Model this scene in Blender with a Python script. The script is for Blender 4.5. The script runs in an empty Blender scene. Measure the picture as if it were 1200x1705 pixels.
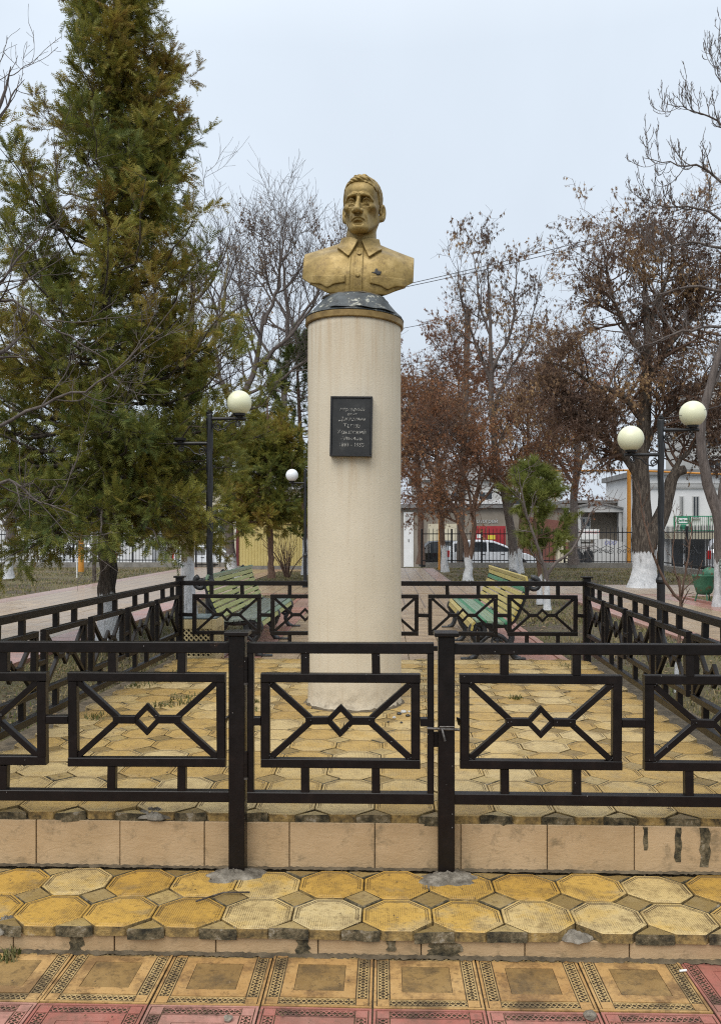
import bpy, math, random
import numpy as np
from mathutils import Vector, Matrix

# ------------------------------------------------------------------ camera, sky, sun, exposure
SC = bpy.context.scene
COL = SC.collection
HC = 1.579                 # eye height above the lower pavement
TH = math.atan(42 / 1400)  # the lens looks a little left of the monument's axis
cam_d = bpy.data.cameras.new('camera')
cam = bpy.data.objects.new('camera', cam_d)
COL.objects.link(cam)
cam.location = (0, 0, HC)
cam.rotation_euler = (math.pi / 2, 0, TH)
cam_d.sensor_fit = 'HORIZONTAL'
cam_d.sensor_width = 36
cam_d.lens = 36 * 1400 / 1200
cam_d.shift_y = 36.5 / 1200
cam_d.clip_start = 0.05
cam_d.clip_end = 3000
SC.camera = cam

SUN_EL, SUN_AZ = 52, 205    # degrees; azimuth clockwise from +Y
wd = bpy.data.worlds.new('World')
SC.world = wd
wd.use_nodes = True
wn, wl = wd.node_tree.nodes, wd.node_tree.links
for n in list(wn):
    wn.remove(n)
w_out = wn.new('ShaderNodeOutputWorld')
w_bg = wn.new('ShaderNodeBackground')
w_sky = wn.new('ShaderNodeTexSky')
w_sky.sky_type = 'NISHITA'
w_sky.sun_disc = False
w_sky.sun_elevation = math.radians(SUN_EL)
w_sky.sun_rotation = math.radians(SUN_AZ)
w_sky.dust_density = 4
w_sky.air_density = 1.5
w_tc = wn.new('ShaderNodeTexCoord')
w_sep = wn.new('ShaderNodeSeparateXYZ')
w_ramp = wn.new('ShaderNodeValToRGB')
w_ramp.color_ramp.elements[0].position = 0.0
w_ramp.color_ramp.elements[0].color = (0.415, 0.464, 0.526, 1)
w_ramp.color_ramp.elements[1].position = 1.0
w_ramp.color_ramp.elements[1].color = (0.96, 0.98, 1.0, 1)
e = w_ramp.color_ramp.elements.new(0.5)
e.color = (0.455, 0.508, 0.570, 1)
w_ns = wn.new('ShaderNodeTexNoise')
w_ns.inputs['Scale'].default_value = 2.2
w_ns.inputs['Detail'].default_value = 5
w_ns.inputs['Distortion'].default_value = 0.4
w_mr = wn.new('ShaderNodeMapRange')
w_mr.inputs['From Min'].default_value = 0.3
w_mr.inputs['From Max'].default_value = 0.7
w_mr.inputs['To Min'].default_value = 0.94 * 14.2
w_mr.inputs['To Max'].default_value = 1.06 * 14.2
w_mul = wn.new('ShaderNodeVectorMath')
w_mul.operation = 'SCALE'
w_mix = wn.new('ShaderNodeMixRGB')
w_mix.inputs['Fac'].default_value = 0.93      # cloud cover over the clear sky
wl.new(w_tc.outputs['Generated'], w_sep.inputs[0])
wl.new(w_sep.outputs['Z'], w_ramp.inputs[0])
wl.new(w_tc.outputs['Generated'], w_ns.inputs['Vector'])
wl.new(w_ns.outputs['Fac'], w_mr.inputs['Value'])
wl.new(w_ramp.outputs[0], w_mul.inputs[0])
wl.new(w_mr.outputs[0], w_mul.inputs['Scale'])
wl.new(w_sky.outputs[0], w_mix.inputs[1])
wl.new(w_mul.outputs[0], w_mix.inputs[2])
wl.new(w_mix.outputs[0], w_bg.inputs[0])
w_bg.inputs['Strength'].default_value = 0.085
wl.new(w_bg.outputs[0], w_out.inputs[0])

sun_d = bpy.data.lights.new('sun', 'SUN')
sun_d.energy = 1.5
sun_d.angle = math.radians(50)
sun_d.color = (1.0, 0.96, 0.9)
sun = bpy.data.objects.new('sun', sun_d)
COL.objects.link(sun)
az, el = math.radians(SUN_AZ), math.radians(SUN_EL)
sd = Vector((math.sin(az) * math.cos(el), math.cos(az) * math.cos(el), math.sin(el)))
sun.rotation_euler = sd.to_track_quat('Z', 'Y').to_euler()
sun.location = (0, -5, 12)

SC.view_settings.view_transform = 'Standard'
SC.view_settings.look = 'None'
SC.view_settings.gamma = 1
SC.view_settings.exposure = 0.52
SC.cycles.max_bounces = 5
SC.cycles.diffuse_bounces = 3
SC.cycles.glossy_bounces = 3
SC.cycles.transparent_max_bounces = 8
SC.cycles.use_denoising = False
SC.cycles.filter_width = 1.15

# ------------------------------------------------------------------ layout helpers
CT, ST = math.cos(TH), math.sin(TH)
F = 1400.0


def at(px, depth, py=None):
    """ground plan position of a sight line at a given distance (photo survey)"""
    lat = (px - 600) / F * depth
    x = lat * CT - depth * ST
    y = lat * ST + depth * CT
    if py is None:
        return x, y
    return Vector((x, y, HC + (889 - py) * depth / F))


def zat(py, depth):
    return HC + (889 - py) * depth / F


# ------------------------------------------------------------------ objects
def link(o, parent=None):
    COL.objects.link(o)
    if parent is not None:
        o.parent = parent
    return o


def mesh(name, V, Fc, mats, smooth=False, attrs=None, midx=None):
    me = bpy.data.meshes.new(name)
    V = np.asarray(V, dtype=np.float64).reshape(-1, 3)
    if isinstance(Fc, np.ndarray) and Fc.ndim == 2:
        n, k = Fc.shape
        me.vertices.add(len(V))
        me.vertices.foreach_set('co', V.ravel())
        me.loops.add(n * k)
        me.loops.foreach_set('vertex_index', Fc.ravel().astype(np.int32))
        me.polygons.add(n)
        me.polygons.foreach_set('loop_start', np.arange(0, n * k, k, dtype=np.int32))
        me.polygons.foreach_set('loop_total', np.full(n, k, dtype=np.int32))
        me.update(calc_edges=True)
        me.validate()
    else:
        me.from_pydata([tuple(v) for v in V], [], [tuple(int(i) for i in f) for f in Fc])
        me.update()
    if not isinstance(mats, (list, tuple)):
        mats = [mats]
    for m in mats:
        me.materials.append(m)
    if midx is not None:
        me.polygons.foreach_set('material_index', np.asarray(midx, dtype=np.int32))
    if smooth:
        me.polygons.foreach_set('use_smooth', np.ones(len(me.polygons), dtype=bool))
    if attrs:
        for k, a in attrs.items():
            at_ = me.attributes.new(k, 'FLOAT', 'POINT')
            at_.data.foreach_set('value', np.asarray(a, dtype=np.float32))
    return me


def obj(name, VF, mat, parent=None, smooth=False, world=True, attrs=None, midx=None, loc=None):
    """one mesh object; coordinates are world ones and are made local to an (unrotated) parent"""
    V, Fc = VF
    V = np.array(V, dtype=np.float64).reshape(-1, 3)
    if loc is not None:
        V = V - np.array(loc)
    if parent is not None and world:
        p = Vector((0, 0, 0))
        q = parent
        while q is not None:
            p += q.location
            q = q.parent
        V = V - np.array(p)
    o = bpy.data.objects.new(name, mesh(name, V, Fc, mat, smooth, attrs, midx))
    link(o, parent)
    if loc is not None:
        o.location = loc
    return o


def ref(name, me, parent, loc=(0, 0, 0), rz=0.0, scale=None):
    """another object on shared mesh data"""
    o = bpy.data.objects.new(name, me)
    link(o, parent)
    o.location = loc
    o.rotation_euler = (0, 0, rz)
    if scale is not None:
        o.scale = scale
    return o


def tag(o, label=None, cat=None, group=None, kind=None):
    if label:
        o['label'] = label
    if cat:
        o['category'] = cat
    if group:
        o['group'] = group
    if kind:
        o['kind'] = kind
    return o


def thing(name, label, cat, loc=(0, 0, 0), rz=0.0, group=None):
    o = bpy.data.objects.new(name, None)
    o.empty_display_size = 0.1
    link(o)
    o.location = loc
    o.rotation_euler = (0, 0, rz)
    return tag(o, label, cat, group)


def copy_tree(o, parent=None):
    c = o.copy()
    link(c)
    c.parent = parent
    for ch in list(o.children):
        copy_tree(ch, c)
    return c


# ------------------------------------------------------------------ shapes: (verts, faces)
class MB:
    def __init__(self):
        self.v, self.f, self.n = [], [], 0

    def add(self, VF):
        V, Fc = VF
        V = np.asarray(V, dtype=np.float64).reshape(-1, 3)
        self.v.append(V)
        self.f += [tuple(int(i) + self.n for i in f) for f in Fc]
        self.n += len(V)
        return self

    def get(self):
        return np.concatenate(self.v), self.f


def box(x0, x1, y0, y1, z0, z1):
    V = [(x, y, z) for z in (z0, z1) for y in (y0, y1) for x in (x0, x1)]
    return V, [(0, 2, 3, 1), (4, 5, 7, 6), (0, 1, 5, 4), (2, 6, 7, 3), (0, 4, 6, 2), (1, 3, 7, 5)]


def cbox(x0, x1, y0, y1, z0, z1, c=0.004):
    """box with every edge chamfered"""
    V, idx = [], {}
    X, Y, Z = (x0, x1), (y0, y1), (z0, z1)
    for k in (0, 1):
        for j in (0, 1):
            for i in (0, 1):
                sx, sy, sz = (1, -1)[i], (1, -1)[j], (1, -1)[k]
                for a in range(3):
                    p = [X[i] + sx * c, Y[j] + sy * c, Z[k] + sz * c]
                    p[a] = (X[i], Y[j], Z[k])[a]
                    idx[i, j, k, a] = len(V)
                    V.append(p)
    f = []
    for a in range(3):
        b, d = (a + 1) % 3, (a + 2) % 3
        for s in (0, 1):
            q = []
            for u, v in ((0, 0), (1, 0), (1, 1), (0, 1)):
                t = [0, 0, 0]
                t[a], t[b], t[d] = s, u, v
                q.append(idx[t[0], t[1], t[2], a])
            f.append(q if s else q[::-1])
    for a in range(3):       # edges along a
        b, d = (a + 1) % 3, (a + 2) % 3
        for u in (0, 1):
            for v in (0, 1):
                t0, t1 = [0, 0, 0], [0, 0, 0]
                t0[b] = t1[b] = u
                t0[d] = t1[d] = v
                t1[a] = 1
                q = [idx[(*t0, b)], idx[(*t1, b)], idx[(*t1, d)], idx[(*t0, d)]]
                f.append(q if (u ^ v) else q[::-1])
    for i in (0, 1):
        for j in (0, 1):
            for k in (0, 1):
                q = [idx[i, j, k, 0], idx[i, j, k, 1], idx[i, j, k, 2]]
                f.append(q if (i + j + k) % 2 else q[::-1])
    return V, f


def bar(p0, p1, w, h, up=(0, 0, 1), c=0.0):
    """straight square tube from p0 to p1: w across, h along 'up', corners chamfered by c"""
    p0, p1 = Vector(p0), Vector(p1)
    d = (p1 - p0).normalized()
    s = d.cross(Vector(up)).normalized()
    u = s.cross(d)
    if c > 0:
        sec = [(-w / 2 + c, -h / 2), (w / 2 - c, -h / 2), (w / 2, -h / 2 + c), (w / 2, h / 2 - c),
               (w / 2 - c, h / 2), (-w / 2 + c, h / 2), (-w / 2, h / 2 - c), (-w / 2, -h / 2 + c)]
    else:
        sec = [(-w / 2, -h / 2), (w / 2, -h / 2), (w / 2, h / 2), (-w / 2, h / 2)]
    n = len(sec)
    V = [p + s * a + u * b for p in (p0, p1) for a, b in sec]
    f = [tuple(range(n))[::-1][::-1], tuple(range(n, 2 * n))[::-1]]
    f = [tuple(reversed(range(n))), tuple(range(n, 2 * n))]
    for i in range(n):
        j = (i + 1) % n
        f.append((i, j, n + j, n + i))
    # sec runs anticlockwise seen against d; flip to face outwards
    return V, [tuple(reversed(q)) for q in f]


def tube(pts, r, k=6, cap=True):
    P = np.array([list(p) for p in pts], dtype=float)
    n = len(P)
    R = np.full(n, r, dtype=float) if np.isscalar(r) else np.array(r, dtype=float)
    T = np.gradient(P, axis=0)
    T /= np.linalg.norm(T, axis=1)[:, None] + 1e-12
    a = np.array([0, 0, 1.0]) if abs(T[0][2]) < 0.9 else np.array([1.0, 0, 0])
    V = []
    N = np.cross(T[0], a)
    N /= np.linalg.norm(N)
    for i in range(n):
        N = N - T[i] * N.dot(T[i])
        N /= np.linalg.norm(N) + 1e-12
        B = np.cross(T[i], N)
        for j in range(k):
            t = 2 * math.pi * j / k
            V.append(P[i] + R[i] * (math.cos(t) * N + math.sin(t) * B))
    f = []
    for i in range(n - 1):
        for j in range(k):
            q = (j + 1) % k
            f.append((i * k + j, i * k + q, (i + 1) * k + q, (i + 1) * k + j))
    if cap:
        f.append(tuple(reversed(range(k))))
        f.append(tuple(range((n - 1) * k, n * k)))
    return V, f


def lathe(prof, n=24, cx=0.0, cy=0.0, cap=True):
    V = [(cx + r * math.cos(2 * math.pi * j / n), cy + r * math.sin(2 * math.pi * j / n), z) for r, z in prof for j in range(n)]
    f = []
    m = len(prof)
    for i in range(m - 1):
        for j in range(n):
            q = (j + 1) % n
            f.append((i * n + j, i * n + q, (i + 1) * n + q, (i + 1) * n + j))
    if cap:
        f.append(tuple(reversed(range(n))))
        f.append(tuple(range((m - 1) * n, m * n)))
    return V, f


def prism(poly, a0, a1, axis='y'):
    """polygon (list of 2-D points) pushed along an axis; for 'y' points are (x, z), 'x': (y, z), 'z': (x, y)"""
    def p(q, a):
        return {'y': (q[0], a, q[1]), 'x': (a, q[0], q[1]), 'z': (q[0], q[1], a)}[axis]
    n = len(poly)
    V = [p(q, a0) for q in poly] + [p(q, a1) for q in poly]
    f = [tuple(range(n)), tuple(reversed(range(n, 2 * n)))]
    for i in range(n):
        j = (i + 1) % n
        f.append((i, n + i, n + j, j))
    return V, f


def fix_normals(o):
    import bmesh
    bm = bmesh.new()
    bm.from_mesh(o.data)
    bmesh.ops.recalc_face_normals(bm, faces=bm.faces)
    bm.to_mesh(o.data)
    bm.free()
    return o


def sphere(c, r, n=24, m=14):
    prof = [(max(1e-4, r * math.sin(math.pi * i / m)), -r * math.cos(math.pi * i / m)) for i in range(m + 1)]
    V, f = lathe(prof, n)
    return [(x + c[0], y + c[1], z + c[2]) for x, y, z in V], f


def move(VF, d):
    V, f = VF
    return np.asarray(V, dtype=float) + np.array(d), f


def rotz(VF, a, c=(0, 0)):
    V, f = VF
    V = np.array(V, dtype=float)
    x, y = V[:, 0] - c[0], V[:, 1] - c[1]
    V[:, 0], V[:, 1] = c[0] + x * math.cos(a) - y * math.sin(a), c[1] + x * math.sin(a) + y * math.cos(a)
    return V, f


def spiral(c, r0, r1, turns, a0, plane='xz', n=22, sgn=1):
    out = []
    for i in range(n):
        t = i / (n - 1)
        a = a0 + sgn * t * turns * 2 * math.pi
        r = r0 + (r1 - r0) * t
        u, v = r * math.cos(a), r * math.sin(a)
        out.append({'xz': (c[0] + u, c[1], c[2] + v), 'yz': (c[0], c[1] + u, c[2] + v)}[plane])
    return out


def spline(pts, n):
    """smooth polyline through control points"""
    P = np.array([list(p) for p in pts], dtype=float)
    m = len(P)
    E = np.concatenate([[2 * P[0] - P[1]], P, [2 * P[-1] - P[-2]]])
    out = []
    for t in np.linspace(0, m - 1 - 1e-6, n):
        i = int(t)
        u = t - i
        p0, p1, p2, p3 = E[i], E[i + 1], E[i + 2], E[i + 3]
        out.append(0.5 * (2 * p1 + (p2 - p0) * u + (2 * p0 - 5 * p1 + 4 * p2 - p3) * u * u + (3 * p1 - p0 - 3 * p2 + p3) * u ** 3))
    return np.array(out)



# ------------------------------------------------------------------ materials (all node based)
def new_mat(name):
    m = bpy.data.materials.new(name)
    m.use_nodes = True
    nt = m.node_tree
    b = nt.nodes['Principled BSDF']
    return m, nt, b


def _tex(nt, coord='Object', scale=(1, 1, 1)):
    tc = nt.nodes.new('ShaderNodeTexCoord')
    mp = nt.nodes.new('ShaderNodeMapping')
    mp.inputs['Scale'].default_value = scale
    if coord == 'World':
        g = nt.nodes.new('ShaderNodeNewGeometry')
        nt.links.new(g.outputs['Position'], mp.inputs['Vector'])
    else:
        nt.links.new(tc.outputs[coord], mp.inputs['Vector'])
    return mp.outputs[0]


def _noise(nt, vec, scale, detail=4, rough=0.55, dist=0.0):
    n = nt.nodes.new('ShaderNodeTexNoise')
    n.inputs['Scale'].default_value = scale
    n.inputs['Detail'].default_value = detail
    n.inputs['Roughness'].default_value = rough
    n.inputs['Distortion'].default_value = dist
    nt.links.new(vec, n.inputs['Vector'])
    return n.outputs['Fac']


def _ramp(nt, fac, stops):
    r = nt.nodes.new('ShaderNodeValToRGB')
    els = r.color_ramp.elements
    els[0].position, els[0].color = stops[0][0], (*stops[0][1], 1)
    els[1].position, els[1].color = stops[-1][0], (*stops[-1][1], 1)
    for p, c in stops[1:-1]:
        x = els.new(p)
        x.color = (*c, 1)
    nt.links.new(fac, r.inputs[0])
    return r.outputs[0]


def _mix(nt, fac, a, b, mode='MIX'):
    m = nt.nodes.new('ShaderNodeMixRGB')
    m.blend_type = mode
    for i, v in ((0, fac), (1, a), (2, b)):
        if isinstance(v, (int, float)):
            m.inputs[i].default_value = v
        elif isinstance(v, tuple):
            m.inputs[i].default_value = (*v, 1)
        else:
            nt.links.new(v, m.inputs[i])
    return m.outputs[0]


def _math(nt, op, a, b=None, clamp=False):
    m = nt.nodes.new('ShaderNodeMath')
    m.operation = op
    m.use_clamp = clamp
    for i, v in ((0, a), (1, b)):
        if v is None:
            continue
        if isinstance(v, (int, float)):
            m.inputs[i].default_value = v
        else:
            nt.links.new(v, m.inputs[i])
    return m.outputs[0]


def _bump(nt, b, h, strength=0.3, dist=0.01):
    n = nt.nodes.new('ShaderNodeBump')
    n.inputs['Strength'].default_value = strength
    n.inputs['Distance'].default_value = dist
    nt.links.new(h, n.inputs['Height'])
    nt.links.new(n.outputs[0], b.inputs['Normal'])
    return n


def _objrand(nt):
    return nt.nodes.new('ShaderNodeObjectInfo').outputs['Random']


def simple(name, stops, scale=8, rough=0.6, metal=0.0, bump=0.15, bscale=60, bdist=0.004, coord='World', spec=0.5,
           stretch=(1, 1, 1), rvar=0.12, orand=0.0):
    """mottled surface: noise colour between stops, noise roughness, fine bump, optional per-object tint"""
    m, nt, b = new_mat(name)
    v = _tex(nt, coord, stretch)
    n = _noise(nt, v, scale, 6, 0.6, 0.2)
    c = _ramp(nt, n, stops)
    if orand:
        r = _objrand(nt)
        mr = nt.nodes.new('ShaderNodeMapRange')
        mr.inputs['To Min'].default_value = 1 - orand
        mr.inputs['To Max'].default_value = 1 + orand
        nt.links.new(r, mr.inputs['Value'])
        vm = nt.nodes.new('ShaderNodeVectorMath')
        vm.operation = 'SCALE'
        nt.links.new(c, vm.inputs[0])
        nt.links.new(mr.outputs[0], vm.inputs['Scale'])
        c = vm.outputs[0]
    nt.links.new(c, b.inputs['Base Color'])
    n2 = _noise(nt, v, scale * 2.3, 3)
    mr = nt.nodes.new('ShaderNodeMapRange')
    mr.inputs['To Min'].default_value = max(0.02, rough - rvar)
    mr.inputs['To Max'].default_value = min(1, rough + rvar)
    nt.links.new(n2, mr.inputs['Value'])
    nt.links.new(mr.outputs[0], b.inputs['Roughness'])
    b.inputs['Metallic'].default_value = metal
    b.inputs['Specular IOR Level'].default_value = spec
    if bump:
        _bump(nt, b, _noise(nt, v, bscale, 4, 0.65), bump, bdist)
    return m


M = {}
def mat_iron():
    m, nt, b = new_mat('dark brown gloss paint with rain specks')
    v = _tex(nt, 'World')
    c = _ramp(nt, _noise(nt, v, 14, 6, 0.65), [(0.3, (0.0035, 0.0025, 0.0023)), (0.55, (0.0065, 0.0045, 0.004)), (0.75, (0.013, 0.0085, 0.007))])
    vr = nt.nodes.new('ShaderNodeTexVoronoi')
    vr.inputs['Scale'].default_value = 38
    nt.links.new(v, vr.inputs['Vector'])
    dot = _math(nt, 'LESS_THAN', vr.outputs['Distance'], 0.075)
    sel = nt.nodes.new('ShaderNodeSeparateColor')
    nt.links.new(vr.outputs['Color'], sel.inputs[0])
    dot = _math(nt, 'MULTIPLY', dot, _math(nt, 'GREATER_THAN', sel.outputs[0], 0.80))
    c = _mix(nt, _math(nt, 'MULTIPLY', dot, 0.7), c, (0.30, 0.29, 0.28))
    rust = _ramp(nt, _noise(nt, v, 9, 7, 0.8), [(0.66, (0, 0, 0)), (0.73, (1, 1, 1))])
    c = _mix(nt, _math(nt, 'MULTIPLY', rust, 0.7), c, (0.05, 0.024, 0.013))
    nt.links.new(c, b.inputs['Base Color'])
    mr = nt.nodes.new('ShaderNodeMapRange')
    mr.inputs['To Min'].default_value = 0.24
    mr.inputs['To Max'].default_value = 0.50
    nt.links.new(_noise(nt, v, 30, 4), mr.inputs['Value'])
    nt.links.new(mr.outputs[0], b.inputs['Roughness'])
    b.inputs['Specular IOR Level'].default_value = 0.30
    _bump(nt, b, _noise(nt, v, 80, 4, 0.65), 0.2, 0.002)
    return m


M['iron'] = mat_iron()
M['black_iron'] = simple('black paint', [(0.3, (0.006, 0.006, 0.007)), (0.7, (0.016, 0.016, 0.018))], 14, 0.4, 0, 0.12, 120, 0.002)
M['cast_iron'] = simple('grey black cast iron', [(0.3, (0.012, 0.013, 0.014)), (0.7, (0.05, 0.052, 0.055))], 22, 0.45, 0.1, 0.5, 45, 0.006)
M['steel'] = simple('bare worn steel', [(0.3, (0.05, 0.045, 0.04)), (0.7, (0.18, 0.17, 0.16))], 60, 0.5, 0.7)
M['cement'] = simple('rough cement', [(0.3, (0.07, 0.058, 0.042)), (0.5, (0.17, 0.148, 0.115)), (0.7, (0.33, 0.295, 0.24))], 22, 0.9, 0, 1.0, 60, 0.012)
M['mortar'] = simple('dirty grey mortar', [(0.35, (0.05, 0.038, 0.022)), (0.65, (0.15, 0.115, 0.07))], 14, 0.9, 0, 0.8, 70, 0.01)
M['globe'] = simple('cream frosted glass', [(0.3, (0.72, 0.73, 0.50)), (0.7, (0.80, 0.80, 0.58))], 3, 0.3, 0, 0, orand=0.0)
M['globe_white'] = simple('white frosted glass', [(0.3, (0.72, 0.76, 0.80)), (0.7, (0.80, 0.83, 0.86))], 3, 0.3, 0, 0)
M['orange_paint'] = simple('orange gas pipe paint', [(0.3, (0.52, 0.21, 0.025)), (0.7, (0.62, 0.28, 0.04))], 6, 0.5)
M['wood_pole'] = simple('weathered pole wood', [(0.3, (0.06, 0.045, 0.035)), (0.7, (0.14, 0.11, 0.09))], 6, 0.9, 0, 0.5, 40, 0.01, stretch=(4, 4, 0.6))
M['wire'] = simple('cable', [(0.3, (0.03, 0.03, 0.035)), (0.7, (0.05, 0.05, 0.055))], 4, 0.6, bump=0)
M['glass'] = simple('dark window glass', [(0.3, (0.012, 0.015, 0.018)), (0.7, (0.03, 0.035, 0.04))], 2, 0.08, 0, 0, rvar=0.03)
M['rubber'] = simple('tyre rubber', [(0.3, (0.008, 0.008, 0.008)), (0.7, (0.02, 0.02, 0.02))], 10, 0.85)
M['car_white'] = simple('white car paint', [(0.3, (0.62, 0.64, 0.66)), (0.7, (0.70, 0.72, 0.74))], 3, 0.16, 0, 0, rvar=0.05)
M['car_black'] = simple('black car paint', [(0.3, (0.008, 0.008, 0.009)), (0.7, (0.013, 0.013, 0.014))], 3, 0.14, 0, 0, rvar=0.05)
M['car_silver'] = simple('silver car paint', [(0.3, (0.45, 0.46, 0.50)), (0.7, (0.55, 0.56, 0.60))], 3, 0.2, 0.4, 0, rvar=0.05)
M['rim'] = simple('alloy rim', [(0.3, (0.35, 0.35, 0.36)), (0.7, (0.5, 0.5, 0.5))], 8, 0.35, 0.7)
M['red_lens'] = simple('red lamp lens', [(0.3, (0.45, 0.012, 0.015)), (0.7, (0.55, 0.02, 0.02))], 5, 0.15, bump=0)
M['clear_lens'] = simple('clear lamp lens', [(0.3, (0.6, 0.62, 0.64)), (0.7, (0.75, 0.76, 0.78))], 5, 0.12, bump=0)
M['plastic'] = simple('black plastic', [(0.3, (0.012, 0.012, 0.012)), (0.7, (0.025, 0.025, 0.025))], 10, 0.6)


def mat_column():
    m, nt, b = new_mat('beige roughcast plaster')
    v = _tex(nt, 'World')
    base = _ramp(nt, _noise(nt, v, 2.2, 5), [(0.3, (0.56, 0.49, 0.37)), (0.7, (0.62, 0.55, 0.43))])
    vs = _tex(nt, 'World', (14, 14, 0.55))
    st = _ramp(nt, _noise(nt, vs, 1.6, 5, 0.6), [(0.52, (0, 0, 0)), (0.75, (1, 1, 1))])
    vs2 = _tex(nt, 'World', (40, 40, 1.2))
    st2 = _ramp(nt, _noise(nt, vs2, 1.0, 3, 0.6), [(0.60, (0, 0, 0)), (0.72, (1, 1, 1))])
    c = _mix(nt, _math(nt, 'MULTIPLY', st, 0.32), base, (0.46, 0.36, 0.24))
    c = _mix(nt, _math(nt, 'MULTIPLY', st2, 0.14), c, (0.36, 0.29, 0.21))
    # dirt splash near the foot and a rust bloom below the rim and plaque
    g = nt.nodes.new('ShaderNodeNewGeometry')
    sp = nt.nodes.new('ShaderNodeSeparateXYZ')
    nt.links.new(g.outputs['Position'], sp.inputs[0])
    z = sp.outputs['Z']
    foot = _math(nt, 'MULTIPLY', _math(nt, 'SUBTRACT', 1, _math(nt, 'MULTIPLY', _math(nt, 'SUBTRACT', z, 0.34), 5.0), True),
                 _ramp(nt, _noise(nt, v, 16, 6, 0.7), [(0.45, (0, 0, 0)), (0.7, (1, 1, 1))]))
    c = _mix(nt, _math(nt, 'MULTIPLY', foot, 0.8), c, (0.16, 0.13, 0.09))
    speck = _ramp(nt, _noise(nt, v, 90, 2, 0.5), [(0.66, (0, 0, 0)), (0.72, (1, 1, 1))])
    c = _mix(nt, _math(nt, 'MULTIPLY', speck, 0.35), c, (0.25, 0.2, 0.14))
    # rust-brown run-off under the rim and under the plaque
    xx = sp.outputs['X']
    def band(lo, hi):
        return _math(nt, 'MULTIPLY', _math(nt, 'GREATER_THAN', z, lo), _math(nt, 'LESS_THAN', z, hi))
    drip = _ramp(nt, _noise(nt, _tex(nt, 'World', (22, 22, 1.0)), 1.3, 4, 0.6), [(0.44, (0, 0, 0)), (0.66, (1, 1, 1))])
    under = _math(nt, 'MULTIPLY', _math(nt, 'MULTIPLY', _math(nt, 'SUBTRACT', z, 1.75), 2.4, True), _math(nt, 'LESS_THAN', z, 2.16))
    under = _math(nt, 'MULTIPLY', under, _math(nt, 'SUBTRACT', 1, _math(nt, 'MULTIPLY', _math(nt, 'ABSOLUTE', _math(nt, 'ADD', xx, 0.24)), 5.0), True))
    top = _math(nt, 'MULTIPLY', _math(nt, 'SUBTRACT', z, 2.35), 1.3, True)
    c = _mix(nt, _math(nt, 'MULTIPLY', _math(nt, 'MULTIPLY', drip, _math(nt, 'ADD', under, _math(nt, 'MULTIPLY', top, 0.7), True)), 0.6), c, (0.40, 0.255, 0.12))
    nt.links.new(c, b.inputs['Base Color'])
    b.inputs['Roughness'].default_value = 0.85
    h = _math(nt, 'ADD', _noise(nt, v, 95, 3, 0.6), _math(nt, 'MULTIPLY', _noise(nt, v, 7, 3), 0.8))
    _bump(nt, b, h, 0.32, 0.006)
    return m


def mat_gold():
    m, nt, b = new_mat('weathered gold paint')
    v = _tex(nt, 'World')
    base = _ramp(nt, _noise(nt, v, 9, 6, 0.6), [(0.3, (0.17, 0.112, 0.030)), (0.5, (0.285, 0.196, 0.060)), (0.7, (0.40, 0.29, 0.115))])
    grime = _ramp(nt, _noise(nt, v, 26, 6, 0.7), [(0.52, (0, 0, 0)), (0.64, (1, 1, 1))])
    c = _mix(nt, _math(nt, 'MULTIPLY', grime, 0.55), base, (0.12, 0.075, 0.025))
    chip = _ramp(nt, _noise(nt, v, 34, 3, 0.6, 0.6), [(0.70, (0, 0, 0)), (0.72, (1, 1, 1))])
    c = _mix(nt, _math(nt, 'MULTIPLY', chip, 0.7), c, (0.07, 0.06, 0.05))
    nt.links.new(c, b.inputs['Base Color'])
    b.inputs['Metallic'].default_value = 0.35
    b.inputs['Roughness'].default_value = 0.46
    _bump(nt, b, _math(nt, 'ADD', _noise(nt, v, 60, 5, 0.6), _math(nt, 'MULTIPLY', _noise(nt, v, 14, 3), 1.5)), 0.28, 0.006)
    return m


def mat_sheet():
    m, nt, b = new_mat('flaking grey green sheet metal')
    v = _tex(nt, 'World', (1, 1, 1.6))
    base = _ramp(nt, _noise(nt, v, 8, 6, 0.6), [(0.3, (0.03, 0.035, 0.040)), (0.6, (0.075, 0.088, 0.094)), (0.8, (0.13, 0.145, 0.15))])
    fl = _ramp(nt, _noise(nt, v, 17, 6, 0.72), [(0.55, (0, 0, 0)), (0.6, (1, 1, 1))])
    big = _ramp(nt, _noise(nt, v, 5, 2, 0.5), [(0.48, (0, 0, 0)), (0.6, (1, 1, 1))])
    c = _mix(nt, _math(nt, 'MULTIPLY', fl, big), base, (0.42, 0.42, 0.36))
    rust = _ramp(nt, _noise(nt, v, 24, 5, 0.7, 0.4), [(0.60, (0, 0, 0)), (0.7, (1, 1, 1))])
    c = _mix(nt, _math(nt, 'MULTIPLY', rust, 0.8), c, (0.05, 0.032, 0.022))
    nt.links.new(c, b.inputs['Base Color'])
    b.inputs['Roughness'].default_value = 0.5
    b.inputs['Metallic'].default_value = 0.15
    _bump(nt, b, _math(nt, 'ADD', fl, _noise(nt, v, 30, 5)), 0.5, 0.008)
    return m


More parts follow.
